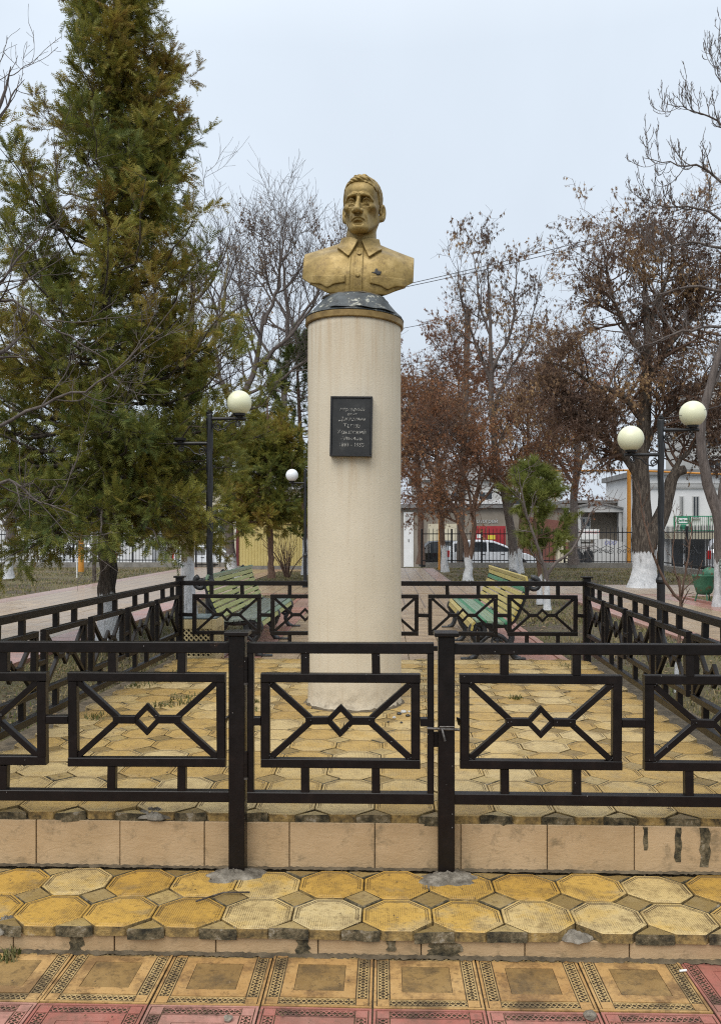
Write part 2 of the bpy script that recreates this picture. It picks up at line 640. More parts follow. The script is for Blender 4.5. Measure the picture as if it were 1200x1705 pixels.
def mat_octagon(name, worn=0.5, dark=False, cols=None, k=1.0):
    """yellow concrete octagon: stippled top, paler worn film, brown dirt; stipple runs in object space"""
    m, nt, b = new_mat(name)
    v = _tex(nt, 'World')
    r = _objrand(nt)
    if dark:
        base = _ramp(nt, r, [(0.0, (0.19, 0.125, 0.035)), (0.5, (0.25, 0.17, 0.06)), (1.0, (0.33, 0.22, 0.055))])
    else:
        base = _ramp(nt, r, cols)
    pale = _math(nt, 'ADD', _noise(nt, v, 4.5, 6, 0.68), _math(nt, 'MULTIPLY', _math(nt, 'SUBTRACT', r, 0.5), 0.36))
    pale = _ramp(nt, pale, [(0.47, (0, 0, 0)), (0.60, (1, 1, 1))])
    c = _mix(nt, _math(nt, 'MULTIPLY', pale, worn), base, (0.60, 0.49, 0.27))
    d = _ramp(nt, _noise(nt, v, 9, 9, 0.8), [(0.49, (0, 0, 0)), (0.64, (1, 1, 1))])
    c = _mix(nt, _math(nt, 'MULTIPLY', d, 0.72 * k), c, (0.15, 0.09, 0.03))
    sp_ = _ramp(nt, _noise(nt, v, 40, 6, 0.8), [(0.54, (0, 0, 0)), (0.62, (1, 1, 1))])
    c = _mix(nt, _math(nt, 'MULTIPLY', sp_, 0.6 * k), c, (0.09, 0.055, 0.02))
    # stipple dots of dirt between the nubs
    vo = _tex(nt, 'Object', (1, 1, 0.02))
    vr = nt.nodes.new('ShaderNodeTexVoronoi')
    vr.inputs['Scale'].default_value = 118
    vr.inputs['Randomness'].default_value = 0.0
    nt.links.new(vo, vr.inputs['Vector'])
    dots = _ramp(nt, vr.outputs['Distance'], [(0.36, (0, 0, 0)), (0.52, (1, 1, 1))])
    area = _ramp(nt, _noise(nt, v, 6.0, 5, 0.65), [(0.46, (0, 0, 0)), (0.58, (1, 1, 1))])
    if not dark:
        c = _mix(nt, _math(nt, 'MULTIPLY', dots, _math(nt, 'ADD', _math(nt, 'MULTIPLY', area, 0.75 * k), 0.10 * k, True)), c, (0.085, 0.05, 0.018))
    nt.links.new(c, b.inputs['Base Color'])
    mr = nt.nodes.new('ShaderNodeMapRange')
    mr.inputs['To Min'].default_value = 0.30
    mr.inputs['To Max'].default_value = 0.62
    nt.links.new(_noise(nt, v, 3.0, 4), mr.inputs['Value'])
    nt.links.new(mr.outputs[0], b.inputs['Roughness'])
    h = _math(nt, 'SUBTRACT', _math(nt, 'MULTIPLY', _noise(nt, v, 60, 4, 0.7), 0.5), _math(nt, 'MULTIPLY', dots, 0.6))
    _bump(nt, b, h, 0.5, 0.003)
    return m


def mat_tile_edge():
    m, nt, b = new_mat('broken mossy tile edge')
    v = _tex(nt, 'World')
    c = _ramp(nt, _noise(nt, v, 20, 6, 0.7), [(0.36, (0.018, 0.016, 0.009)), (0.48, (0.08, 0.065, 0.034)), (0.58, (0.19, 0.15, 0.085)), (0.68, (0.36, 0.32, 0.25))])
    nt.links.new(c, b.inputs['Base Color'])
    b.inputs['Roughness'].default_value = 0.9
    _bump(nt, b, _noise(nt, v, 55, 5, 0.7), 1.0, 0.012)
    return m


def mat_tile_side():
    m, nt, b = new_mat('stained ochre tile flank')
    v = _tex(nt, 'World')
    c = _ramp(nt, _noise(nt, v, 16, 6, 0.72), [(0.34, (0.035, 0.028, 0.014)), (0.48, (0.20, 0.135, 0.05)), (0.60, (0.36, 0.24, 0.08)), (0.74, (0.46, 0.38, 0.26))])
    nt.links.new(c, b.inputs['Base Color'])
    b.inputs['Roughness'].default_value = 0.85
    _bump(nt, b, _noise(nt, v, 60, 5, 0.7), 0.9, 0.008)
    return m


def mat_riser():
    m, nt, b = new_mat('salmon beige split stone tile')
    v = _tex(nt, 'World')
    r = _objrand(nt)
    base = _ramp(nt, r, [(0.0, (0.40, 0.272, 0.145)), (1.0, (0.49, 0.345, 0.195))])
    c = _mix(nt, 0.5, base, _ramp(nt, _noise(nt, v, 6, 5), [(0.3, (0.36, 0.24, 0.12)), (0.7, (0.52, 0.375, 0.22))]))
    d = _ramp(nt, _noise(nt, v, 11, 6, 0.75, 0.3), [(0.54, (0, 0, 0)), (0.68, (1, 1, 1))])
    c = _mix(nt, _math(nt, 'MULTIPLY', d, 0.62), c, (0.13, 0.10, 0.055))
    nt.links.new(c, b.inputs['Base Color'])
    b.inputs['Roughness'].default_value = 0.62
    vs = _tex(nt, 'World', (1, 1, 1))
    mp = vs.node
    mp.inputs['Rotation'].default_value = (0, math.radians(35), 0)
    mp.inputs['Scale'].default_value = (9, 9, 24)
    h = _math(nt, 'ADD', _noise(nt, vs, 1.3, 6, 0.7, 1.2), _math(nt, 'MULTIPLY', _noise(nt, v, 45, 5, 0.7), 0.5))
    _bump(nt, b, h, 0.45, 0.008)
    return m


def mat_pave(name, cols, wet=0.35, dirt=(0.09, 0.06, 0.03), damt=0.6, dscale=5.0):
    """moulded pavement tile, damp"""
    m, nt, b = new_mat(name)
    v = _tex(nt, 'World')
    r = _objrand(nt)
    c = _mix(nt, 0.5, _ramp(nt, r, cols), _ramp(nt, _noise(nt, v, 9, 6, 0.65), cols))
    d = _ramp(nt, _noise(nt, v, dscale, 7, 0.72), [(0.47, (0, 0, 0)), (0.60, (1, 1, 1))])
    c = _mix(nt, _math(nt, 'MULTIPLY', d, damt), c, dirt)
    d2 = _ramp(nt, _noise(nt, v, 26, 7, 0.8), [(0.52, (0, 0, 0)), (0.62, (1, 1, 1))])
    c = _mix(nt, _math(nt, 'MULTIPLY', d2, 0.75 * damt), c, tuple(x * 0.6 for x in dirt))
    nt.links.new(c, b.inputs['Base Color'])
    mr = nt.nodes.new('ShaderNodeMapRange')
    mr.inputs['To Min'].default_value = max(0.08, wet - 0.2)
    mr.inputs['To Max'].default_value = wet + 0.28
    nt.links.new(_noise(nt, v, 2.0, 5), mr.inputs['Value'])
    nt.links.new(mr.outputs[0], b.inputs['Roughness'])
    _bump(nt, b, _noise(nt, v, 45, 5, 0.7), 0.35, 0.004)
    return m


def mat_ground():
    m, nt, b = new_mat('late winter lawn and bare soil')
    v = _tex(nt, 'World')
    n1 = _noise(nt, v, 0.8, 6, 0.65)
    n2 = _noise(nt, v, 14, 6, 0.75)
    g = _ramp(nt, n2, [(0.3, (0.06, 0.05, 0.024)), (0.5, (0.13, 0.105, 0.045)), (0.7, (0.22, 0.185, 0.085))])
    s = _ramp(nt, n2, [(0.3, (0.045, 0.034, 0.022)), (0.7, (0.13, 0.10, 0.068))])
    c = _mix(nt, _ramp(nt, n1, [(0.42, (0, 0, 0)), (0.56, (1, 1, 1))]), s, g)
    gr = _ramp(nt, _noise(nt, v, 2.5, 5, 0.7), [(0.5, (0, 0, 0)), (0.66, (1, 1, 1))])
    c = _mix(nt, _math(nt, 'MULTIPLY', gr, 0.5), c, (0.085, 0.105, 0.03))
    nt.links.new(c, b.inputs['Base Color'])
    b.inputs['Roughness'].default_value = 0.95
    _bump(nt, b, _noise(nt, v, 30, 7, 0.8), 1.0, 0.04)
    return m


def mat_road():
    m, nt, b = new_mat('wet asphalt street')
    v = _tex(nt, 'World')
    c = _ramp(nt, _noise(nt, v, 1.1, 6, 0.6), [(0.3, (0.075, 0.075, 0.08)), (0.7, (0.14, 0.14, 0.145))])
    nt.links.new(c, b.inputs['Base Color'])
    mr = nt.nodes.new('ShaderNodeMapRange')
    mr.inputs['To Min'].default_value = 0.12
    mr.inputs['To Max'].default_value = 0.5
    nt.links.new(_noise(nt, v, 0.5, 4), mr.inputs['Value'])
    nt.links.new(mr.outputs[0], b.inputs['Roughness'])
    _bump(nt, b, _noise(nt, v, 60, 4), 0.2, 0.01)
    return m


def mat_path(name, c1, c2, line, size=0.36):
    """far stretch of the tiled paths, tiles too small to pick apart: brick grid in colour and relief"""
    m, nt, b = new_mat(name)
    v = _tex(nt, 'World')
    br = nt.nodes.new('ShaderNodeTexBrick')
    br.inputs['Scale'].default_value = 1.0
    br.inputs['Brick Width'].default_value = size
    br.inputs['Row Height'].default_value = size
    br.inputs['Mortar Size'].default_value = 0.02
    br.inputs['Mortar Smooth'].default_value = 0.3
    br.offset = 0.0
    br.inputs['Color1'].default_value = (*c1, 1)
    br.inputs['Color2'].default_value = (*c2, 1)
    br.inputs['Mortar'].default_value = (*line, 1)
    nt.links.new(v, br.inputs['Vector'])
    c = _mix(nt, _math(nt, 'MULTIPLY', _noise(nt, v, 1.2, 6, 0.7), 0.55), br.outputs['Color'], (0.16, 0.12, 0.085))
    nt.links.new(c, b.inputs['Base Color'])
    mr = nt.nodes.new('ShaderNodeMapRange')
    mr.inputs['To Min'].default_value = 0.12
    mr.inputs['To Max'].default_value = 0.55
    nt.links.new(_noise(nt, v, 0.8, 5), mr.inputs['Value'])
    nt.links.new(mr.outputs[0], b.inputs['Roughness'])
    _bump(nt, b, _math(nt, 'SUBTRACT', _noise(nt, v, 25, 4), br.outputs['Fac']), 0.4, 0.008)
    return m


def mat_bark(name, stops, scale=10, limewash=None):
    """bark; 'lime' point attribute = 1 where the foot is whitewashed"""
    m, nt, b = new_mat(name)
    v = _tex(nt, 'World', (5, 5, 0.9))
    v1 = _tex(nt, 'World')
    n = _noise(nt, v, scale * 0.5, 6, 0.7, 0.3)
    c = _ramp(nt, n, stops)
    a = nt.nodes.new('ShaderNodeAttribute')
    a.attribute_name = 'lime'
    edge = _math(nt, 'ADD', a.outputs['Fac'], _math(nt, 'MULTIPLY', _math(nt, 'SUBTRACT', _noise(nt, v, 3.0, 6, 0.75), 0.5), 1.8))
    fac = _ramp(nt, edge, [(0.46, (0, 0, 0)), (0.54, (1, 1, 1))])
    crack = _ramp(nt, _noise(nt, v, 2.6, 6, 0.75), [(0.34, (1, 1, 1)), (0.42, (0, 0, 0))])
    w = _mix(nt, _math(nt, 'MULTIPLY', crack, 0.75), _ramp(nt, _noise(nt, v1, 9, 4), [(0.35, (0.46, 0.475, 0.49)), (0.65, (0.64, 0.65, 0.66))]), (0.12, 0.11, 0.10))
    c = _mix(nt, fac, c, w)
    nt.links.new(c, b.inputs['Base Color'])
    b.inputs['Roughness'].default_value = 0.9
    _bump(nt, b, n, 0.9, 0.03)
    return m


def mat_leaf(name, stops, rough=0.6, trans=0.35):
    """foliage tinted by the per-spray 'tint' attribute, partly translucent"""
    m, nt, b = new_mat(name)
    a = nt.nodes.new('ShaderNodeAttribute')
    a.attribute_name = 'tint'
    c = _ramp(nt, a.outputs['Fac'], stops)
    nt.links.new(c, b.inputs['Base Color'])
    b.inputs['Roughness'].default_value = rough
    b.inputs['Specular IOR Level'].default_value = 0.25
    if trans:
        t = nt.nodes.new('ShaderNodeBsdfTranslucent')
        nt.links.new(c, t.inputs['Color'])
        mx = nt.nodes.new('ShaderNodeMixShader')
        mx.inputs[0].default_value = trans
        nt.links.new(b.outputs[0], mx.inputs[1])
        nt.links.new(t.outputs[0], mx.inputs[2])
        nt.links.new(mx.outputs[0], nt.nodes['Material Output'].inputs[0])
    return m


M['column'] = mat_column()
M['gold'] = mat_gold()
M['rim_gold'] = simple('dull brown gold band', [(0.3, (0.13, 0.078, 0.022)), (0.5, (0.22, 0.14, 0.042)), (0.7, (0.31, 0.21, 0.075))], 12, 0.5, 0.25, 0.3, 40, 0.004)
M['sheet'] = mat_sheet()
M['octagon'] = mat_octagon('yellow stippled octagon tile', 0.30, False, [(0.0, (0.40, 0.255, 0.072)), (0.4, (0.445, 0.29, 0.088)), (0.7, (0.47, 0.32, 0.11)), (1.0, (0.47, 0.34, 0.145))], 0.55)
M['octagon_step'] = mat_octagon('ochre stippled octagon step tile', 0.5, False, [(0.0, (0.46, 0.265, 0.045)), (0.4, (0.52, 0.31, 0.06)), (0.7, (0.55, 0.355, 0.088)), (1.0, (0.53, 0.39, 0.165))], 0.85)
M['diamond'] = mat_octagon('brown diamond filler tile', 0.25, True)
M['tile_edge'] = mat_tile_edge()
M['tile_side'] = mat_tile_side()
M['riser'] = mat_riser()
M['pave_yellow'] = mat_pave('yellow moulded pavement tile', [(0.2, (0.33, 0.175, 0.055)), (0.5, (0.44, 0.265, 0.10)), (0.8, (0.53, 0.36, 0.16))], 0.4, dirt=(0.13, 0.07, 0.03), damt=0.75)
M['pave_field'] = mat_pave('brown tile field', [(0.2, (0.16, 0.09, 0.03)), (0.5, (0.26, 0.16, 0.058)), (0.8, (0.38, 0.25, 0.10))], 0.38, dscale=7, damt=0.7)
M['pave_red'] = mat_pave('rose red moulded pavement tile', [(0.2, (0.30, 0.095, 0.07)), (0.5, (0.37, 0.15, 0.115)), (0.8, (0.44, 0.25, 0.20))], 0.42, dirt=(0.16, 0.10, 0.07), damt=0.5)
M['relief'] = mat_pave('grimy tile relief', [(0.2, (0.36, 0.23, 0.085)), (0.8, (0.54, 0.39, 0.18))], 0.5, dirt=(0.07, 0.048, 0.025), damt=0.8)
M['relief_red'] = mat_pave('grimy red tile relief', [(0.2, (0.30, 0.10, 0.075)), (0.8, (0.45, 0.22, 0.17))], 0.5, dirt=(0.07, 0.04, 0.03), damt=0.8)
M['groove'] = simple('dark grime in grooves', [(0.35, (0.035, 0.024, 0.013)), (0.65, (0.12, 0.082, 0.04))], 24, 0.9)
M['path_tan'] = mat_pave('tan path slab', [(0.1, (0.27, 0.19, 0.115)), (0.5, (0.33, 0.235, 0.14)), (0.9, (0.38, 0.285, 0.18))], 0.3, dirt=(0.16, 0.11, 0.07), damt=0.5)
M['path_pink'] = mat_pave('pink path slab', [(0.1, (0.33, 0.145, 0.115)), (0.5, (0.38, 0.19, 0.15)), (0.9, (0.40, 0.24, 0.19))], 0.3, dirt=(0.2, 0.13, 0.1), damt=0.5)
M['path_far'] = mat_path('distant tan tiled path', (0.32, 0.225, 0.135), (0.36, 0.265, 0.165), (0.17, 0.12, 0.08))
M['path_far_pink'] = mat_path('distant pink tiled path', (0.33, 0.19, 0.15), (0.36, 0.22, 0.17), (0.2, 0.12, 0.09))
M['ground'] = mat_ground()
M['road'] = mat_road()
M['kerb'] = simple('concrete kerb', [(0.3, (0.15, 0.14, 0.125)), (0.7, (0.28, 0.265, 0.24))], 6, 0.85, 0, 0.6, 40, 0.008)
M['bark'] = mat_bark('dark furrowed bark', [(0.36, (0.025, 0.019, 0.015)), (0.5, (0.07, 0.055, 0.043)), (0.62, (0.14, 0.115, 0.09))])
M['bark_grey'] = mat_bark('grey brown bark', [(0.3, (0.062, 0.050, 0.045)), (0.5, (0.115, 0.094, 0.084)), (0.7, (0.18, 0.152, 0.136))])
M['bark_tan'] = mat_bark('tan peeling bark', [(0.3, (0.13, 0.105, 0.06)), (0.5, (0.23, 0.19, 0.11)), (0.7, (0.32, 0.28, 0.19))], 4)
M['bark_red'] = mat_bark('red brown twig bark', [(0.3, (0.075, 0.042, 0.028)), (0.5, (0.13, 0.078, 0.054)), (0.7, (0.19, 0.125, 0.09))])
M['needle'] = mat_leaf('arborvitae spray', [(0.0, (0.062, 0.100, 0.032)), (0.35, (0.158, 0.175, 0.038)), (0.65, (0.255, 0.238, 0.046)), (0.88, (0.310, 0.238, 0.050)), (1.0, (0.255, 0.170, 0.045))])
M['pine_needle'] = mat_leaf('pine needles', [(0.0, (0.055, 0.085, 0.026)), (0.5, (0.12, 0.155, 0.038)), (1.0, (0.22, 0.24, 0.06))])
M['dry_leaf'] = mat_leaf('dry brown seed keys', [(0.0, (0.13, 0.062, 0.035)), (0.5, (0.265, 0.122, 0.060)), (0.8, (0.35, 0.175, 0.085)), (1.0, (0.40, 0.24, 0.12))])
M['dark_key'] = mat_leaf('dark dry seed keys', [(0.0, (0.10, 0.068, 0.053)), (0.45, (0.19, 0.12, 0.08)), (0.75, (0.30, 0.19, 0.10)), (1.0, (0.42, 0.28, 0.14))])
M['grass'] = mat_leaf('dry and green grass', [(0.0, (0.05, 0.075, 0.02)), (0.35, (0.10, 0.115, 0.035)), (0.6, (0.20, 0.165, 0.07)), (1.0, (0.30, 0.235, 0.12))], 0.7, 0.3)
M['leaf_litter'] = mat_leaf('fallen dead leaves', [(0.0, (0.05, 0.035, 0.02)), (0.5, (0.13, 0.085, 0.045)), (1.0, (0.26, 0.19, 0.11))], 0.7, 0.1)
M['bench_green'] = simple('green bench paint', [(0.3, (0.028, 0.16, 0.075)), (0.7, (0.05, 0.22, 0.11))], 7, 0.35, stretch=(1, 0.3, 1))
M['bench_pale_green'] = simple('pale green bench paint', [(0.3, (0.15, 0.24, 0.16)), (0.7, (0.22, 0.31, 0.21))], 7, 0.3, stretch=(1, 0.3, 1))
M['bench_yellow'] = simple('yellow bench paint', [(0.3, (0.42, 0.33, 0.085)), (0.7, (0.52, 0.42, 0.14))], 7, 0.35, stretch=(1, 0.3, 1))
M['bench_lime'] = simple('pale lime bench paint', [(0.3, (0.34, 0.36, 0.12)), (0.7, (0.43, 0.45, 0.19))], 7, 0.35, stretch=(1, 0.3, 1))
M['bench_grey'] = simple('grey green bench paint', [(0.3, (0.13, 0.16, 0.14)), (0.7, (0.22, 0.25, 0.22))], 7, 0.3, stretch=(1, 0.3, 1))
M['bin_cream'] = simple('cream yellow plastic', [(0.3, (0.50, 0.40, 0.20)), (0.7, (0.60, 0.49, 0.27))], 6, 0.5)
M['bin_lid'] = simple('grey blue lid', [(0.3, (0.10, 0.14, 0.15)), (0.7, (0.16, 0.2, 0.21))], 6, 0.4)
M['bin_green'] = simple('dented green enamel', [(0.3, (0.03, 0.12, 0.07)), (0.55, (0.05, 0.17, 0.10)), (0.62, (0.13, 0.085, 0.045))], 9, 0.55)
M['kiosk'] = simple('yellow ribbed sheet', [(0.3, (0.54, 0.44, 0.16)), (0.7, (0.62, 0.52, 0.22))], 1.5, 0.5, 0, 0)
M['maroon'] = simple('maroon trim', [(0.3, (0.10, 0.015, 0.02)), (0.7, (0.15, 0.025, 0.03))], 4, 0.5)
M['red_door'] = simple('red enamel door', [(0.3, (0.28, 0.018, 0.022)), (0.7, (0.36, 0.03, 0.035))], 3, 0.4)
M['wall_grey'] = simple('stained grey brown render', [(0.3, (0.17, 0.145, 0.115)), (0.7, (0.27, 0.235, 0.19))], 0.8, 0.9)
M['wall_cream'] = simple('cream render', [(0.3, (0.48, 0.43, 0.31)), (0.7, (0.58, 0.53, 0.40))], 0.8, 0.9)
M['wall_white'] = simple('off white render', [(0.3, (0.55, 0.55, 0.55)), (0.7, (0.66, 0.66, 0.65))], 0.6, 0.85)
M['wall_pale'] = simple('pale grey render', [(0.3, (0.40, 0.40, 0.39)), (0.7, (0.50, 0.495, 0.48))], 0.6, 0.85)
M['roof_grey'] = simple('grey roof sheet', [(0.3, (0.13, 0.125, 0.12)), (0.7, (0.22, 0.215, 0.21))], 2, 0.7)
M['roof_brick'] = simple('brown red sheet', [(0.3, (0.12, 0.04, 0.028)), (0.7, (0.18, 0.07, 0.05))], 2, 0.7)
M['teal'] = simple('teal painted boards', [(0.3, (0.05, 0.30, 0.28)), (0.7, (0.09, 0.40, 0.37))], 3, 0.6)
M['sign_green'] = simple('green sign enamel', [(0.3, (0.015, 0.19, 0.095)), (0.7, (0.025, 0.25, 0.13))], 3, 0.4)
M['sign_white'] = simple('white sign paint', [(0.3, (0.68, 0.68, 0.66)), (0.7, (0.76, 0.76, 0.74))], 3, 0.5)
M['sign_red'] = simple('red sign print', [(0.3, (0.45, 0.05, 0.05)), (0.7, (0.55, 0.08, 0.08))], 3, 0.5)
M['sign_yellow'] = simple('yellow sign', [(0.3, (0.60, 0.50, 0.04)), (0.7, (0.68, 0.58, 0.06))], 3, 0.5)
M['sign_blue'] = simple('blue sign paint', [(0.3, (0.06, 0.07, 0.30)), (0.7, (0.09, 0.10, 0.38))], 3, 0.5)
M['coat'] = simple('black quilted coat', [(0.3, (0.010, 0.010, 0.011)), (0.7, (0.022, 0.022, 0.024))], 12, 0.8)
M['scarf'] = simple('dark headscarf', [(0.3, (0.014, 0.012, 0.012)), (0.7, (0.03, 0.026, 0.025))], 12, 0.8)
M['skin'] = simple('skin', [(0.3, (0.38, 0.22, 0.15)), (0.7, (0.44, 0.27, 0.19))], 10, 0.6)
M['plaque'] = simple('black polished stone, scuffed', [(0.3, (0.006, 0.006, 0.006)), (0.6, (0.018, 0.018, 0.017)), (0.8, (0.055, 0.054, 0.05))], 9, 0.42, 0, 0.25, 40, 0.003)


def mat_worn_letter():
    m, nt, b = new_mat('worn silver lettering')
    v = _tex(nt, 'World')
    w = _ramp(nt, _noise(nt, v, 55, 4, 0.7), [(0.46, (0.03, 0.03, 0.028)), (0.54, (0.34, 0.33, 0.30)), (0.75, (0.58, 0.56, 0.50))])
    nt.links.new(w, b.inputs['Base Color'])
    b.inputs['Roughness'].default_value = 0.5
    return m


M['letter'] = mat_worn_letter()

# ------------------------------------------------------------------ ground, street, paths
ZG = 0.222          # lawn
ZPATH = 0.24        # path slabs
ZP = 0.342          # monument platform
ZS = 0.104          # step tread
rng0 = np.random.default_rng(7)


def ground_z(x, y):
    z = np.where(y < 3.62, -0.03, np.where(y < 3.9, -0.03 + (y - 3.62) / 0.28 * (ZG + 0.03), ZG))
    z = np.where(y > 34.6, np.interp(y, [34.6, 44, 60], [ZG, ZG - 0.70, ZG - 1.15]), z)
    s = np.where(x > 11, ZG - (x - 11) * 0.12, ZG)
    s = np.maximum(s, -1.45)
    z = np.where((x > 11) & (y > 3.9), np.minimum(z, s), z)
    bump = 0.010 * np.sin(x * 3.1 + 1.7 * np.sin(y * 2.3)) * np.sin(y * 2.7 + 0.8 * np.sin(x * 1.9)) + 0.005 * np.sin(x * 9.7 + y * 4.1) * np.sin(y * 11.3 - x * 3.7)
    return z + np.where((y > 3.9) & (y < 34), bump - 0.002, 0)


xs = np.concatenate([[-400, -200, -120, -80, -50, -35, -25, -20, -16], np.arange(-14, 14.01, 0.2), [16, 18, 20, 22, 25, 30, 40, 60, 100, 200, 400]])
ys = np.concatenate([[-60, -20, -8, -3, 0, 2, 3], np.arange(3.6, 34.7, 0.15), np.arange(35, 61, 1.0), [65, 80, 110, 160, 250, 500, 1500]])
GX, GY = np.meshgrid(xs, ys)
V = np.stack([GX, GY, ground_z(GX, GY)], -1).reshape(-1, 3)
ny, nx = GX.shape
ii = (np.arange(ny - 1)[:, None] * nx + np.arange(nx - 1)[None]).ravel()
Fq = np.stack([ii, ii + 1, ii + nx + 1, ii + nx], 1)
tag(obj('ground', (V, Fq), M['ground'], smooth=True), 'park lawn with bare soil', None, kind='structure')
bpy.data.objects['ground'].pop('label', None)

# street beyond the park fence, following the slope
xs = np.arange(-60, 61, 4.0)
ysr = np.array([35.6, 40, 44, 48, 52, 56, 60, 63.0])
GX, GY = np.meshgrid(xs, ysr)
V = np.stack([GX, GY, ground_z(np.clip(GX, -99, 10.9), GY) + 0.02], -1).reshape(-1, 3)
ny, nx = GX.shape
ii = (np.arange(ny - 1)[:, None] * nx + np.arange(nx - 1)[None]).ravel()
tag(obj('street', (V, np.stack([ii, ii + 1, ii + nx + 1, ii + nx], 1)), M['road']), kind='structure')


def slab_mesh(name, sx, sy, h, mats, c=0.005):
    """paving slab, centre at origin, top at 0"""
    V, f = cbox(-sx / 2, sx / 2, -sy / 2, sy / 2, -h, 0, c)
    return mesh(name, V, f, mats)


def path(name, x0, x1, y0, y1, size, yfar, far_mat, edge=True, xmin_v=None):
    """structure: bed + individual slabs out to yfar, patterned sheet beyond; outer columns are pink"""
    p = obj(name, box(x0, x1, y0, yfar, ZPATH - 0.06, ZPATH - 0.012), M['mortar'], loc=((x0 + x1) / 2, y0, 0))
    tag(p, kind='structure')
    sx = (x1 - x0) / round((x1 - x0) / size)
    nxx, nyy = round((x1 - x0) / size), int((yfar - y0) / size)
    me_t = slab_mesh('path_slab_tan', sx - 0.008, size - 0.008, 0.04, M['path_tan'])
    me_p = slab_mesh('path_slab_pink', sx - 0.008, size - 0.008, 0.04, M['path_pink'])
    for i in range(nxx):
        for j in range(nyy):
            cx, cy = x0 + (i + 0.5) * sx, y0 + (j + 0.5) * size
            pink = edge and i in (0, nxx - 1)
            o = ref('path_slab', me_p if pink else me_t, p, (cx - p.location.x, cy - p.location.y, ZPATH + rng0.uniform(-0.003, 0.002)))
            o.rotation_euler = (rng0.normal(0, 0.004), rng0.normal(0, 0.004), 0)
    if y1 > yfar:
        far = obj('far_paving', box(x0 + sx, x1 - sx, y0 + nyy * size, y1, ZPATH - 0.03, ZPATH - 0.002), M[far_mat], p)
        obj('far_edging', box(x0, x0 + sx - 0.004, y0 + nyy * size, y1, ZPATH - 0.03, ZPATH - 0.001), M['path_far_pink'], p)
        obj('far_edging', box(x1 - sx + 0.004, x1, y0 + nyy * size, y1, ZPATH - 0.03, ZPATH - 0.001), M['path_far_pink'], p)
    return p


path('path', -1.75, 1.85, 8.46, 33.0, 0.40, 15.3, 'path_far')
path('path', -7.9, -3.85, 8.0, 33.6, 0.45, 16.1, 'path_far')
path('path', 3.80, 6.15, 7.4, 18.3, 0.39, 17.2, 'path_far')
cp = obj('path', box(-3.85, 30, 18.4, 22.4, ZPATH - 0.05, ZPATH - 0.006), M['path_far_pink'])
tag(cp, kind='structure')
obj('paving_strip', box(-3.8, 29, 18.9, 21.9, ZPATH - 0.03, ZPATH + 0.0035), M['path_far'], cp)
# paved apron in front of the yellow kiosk
ap = obj('pavement', box(-7.9, -1.8, 30.2, 34.0, ZPATH - 0.05, ZPATH - 0.004), M['path_far'])
tag(ap, kind='structure')

# kerbs (low concrete edging) beside the paths and at the park boundary
for (x0, x1, y0, y1, h) in ((-3.85, -3.77, 8.0, 18.3, 0.035), (3.72, 3.80, 7.4, 18.3, 0.035), (6.15, 6.23, 7.4, 18.3, 0.05),
                            (-1.83, -1.75, 8.5, 18.3, 0.02), (1.85, 1.93, 8.5, 18.3, 0.02)):
    k = tag(obj('kerb', box(x0, x1, y0, y1, 0.1, ZPATH + h - 0.01), M['path_pink'], loc=((x0 + x1) / 2, y0, 0)), kind='structure')
for (x0, x1) in ((-26, -5.4), (1.6, 10.2)):
    k = tag(obj('kerb', box(x0, x1, 33.75, 34.05, -0.3, ZG + 0.20), M['kerb'], loc=((x0 + x1) / 2, 33.9, 0)), kind='structure')
k = tag(obj('kerb', box(9.9, 10.2, 12.0, 33.7, -0.3, ZG + 0.22), M['kerb'], loc=(10.05, 20, 0)), kind='structure')

# ------------------------------------------------------------------ lower pavement: moulded square tiles
PT = 0.375
pv = obj('pavement', box(-6, 6, -3.0, 3.19, -0.06, -0.014), M['mortar'], loc=(0, 1, 0))
tag(pv, kind='structure')


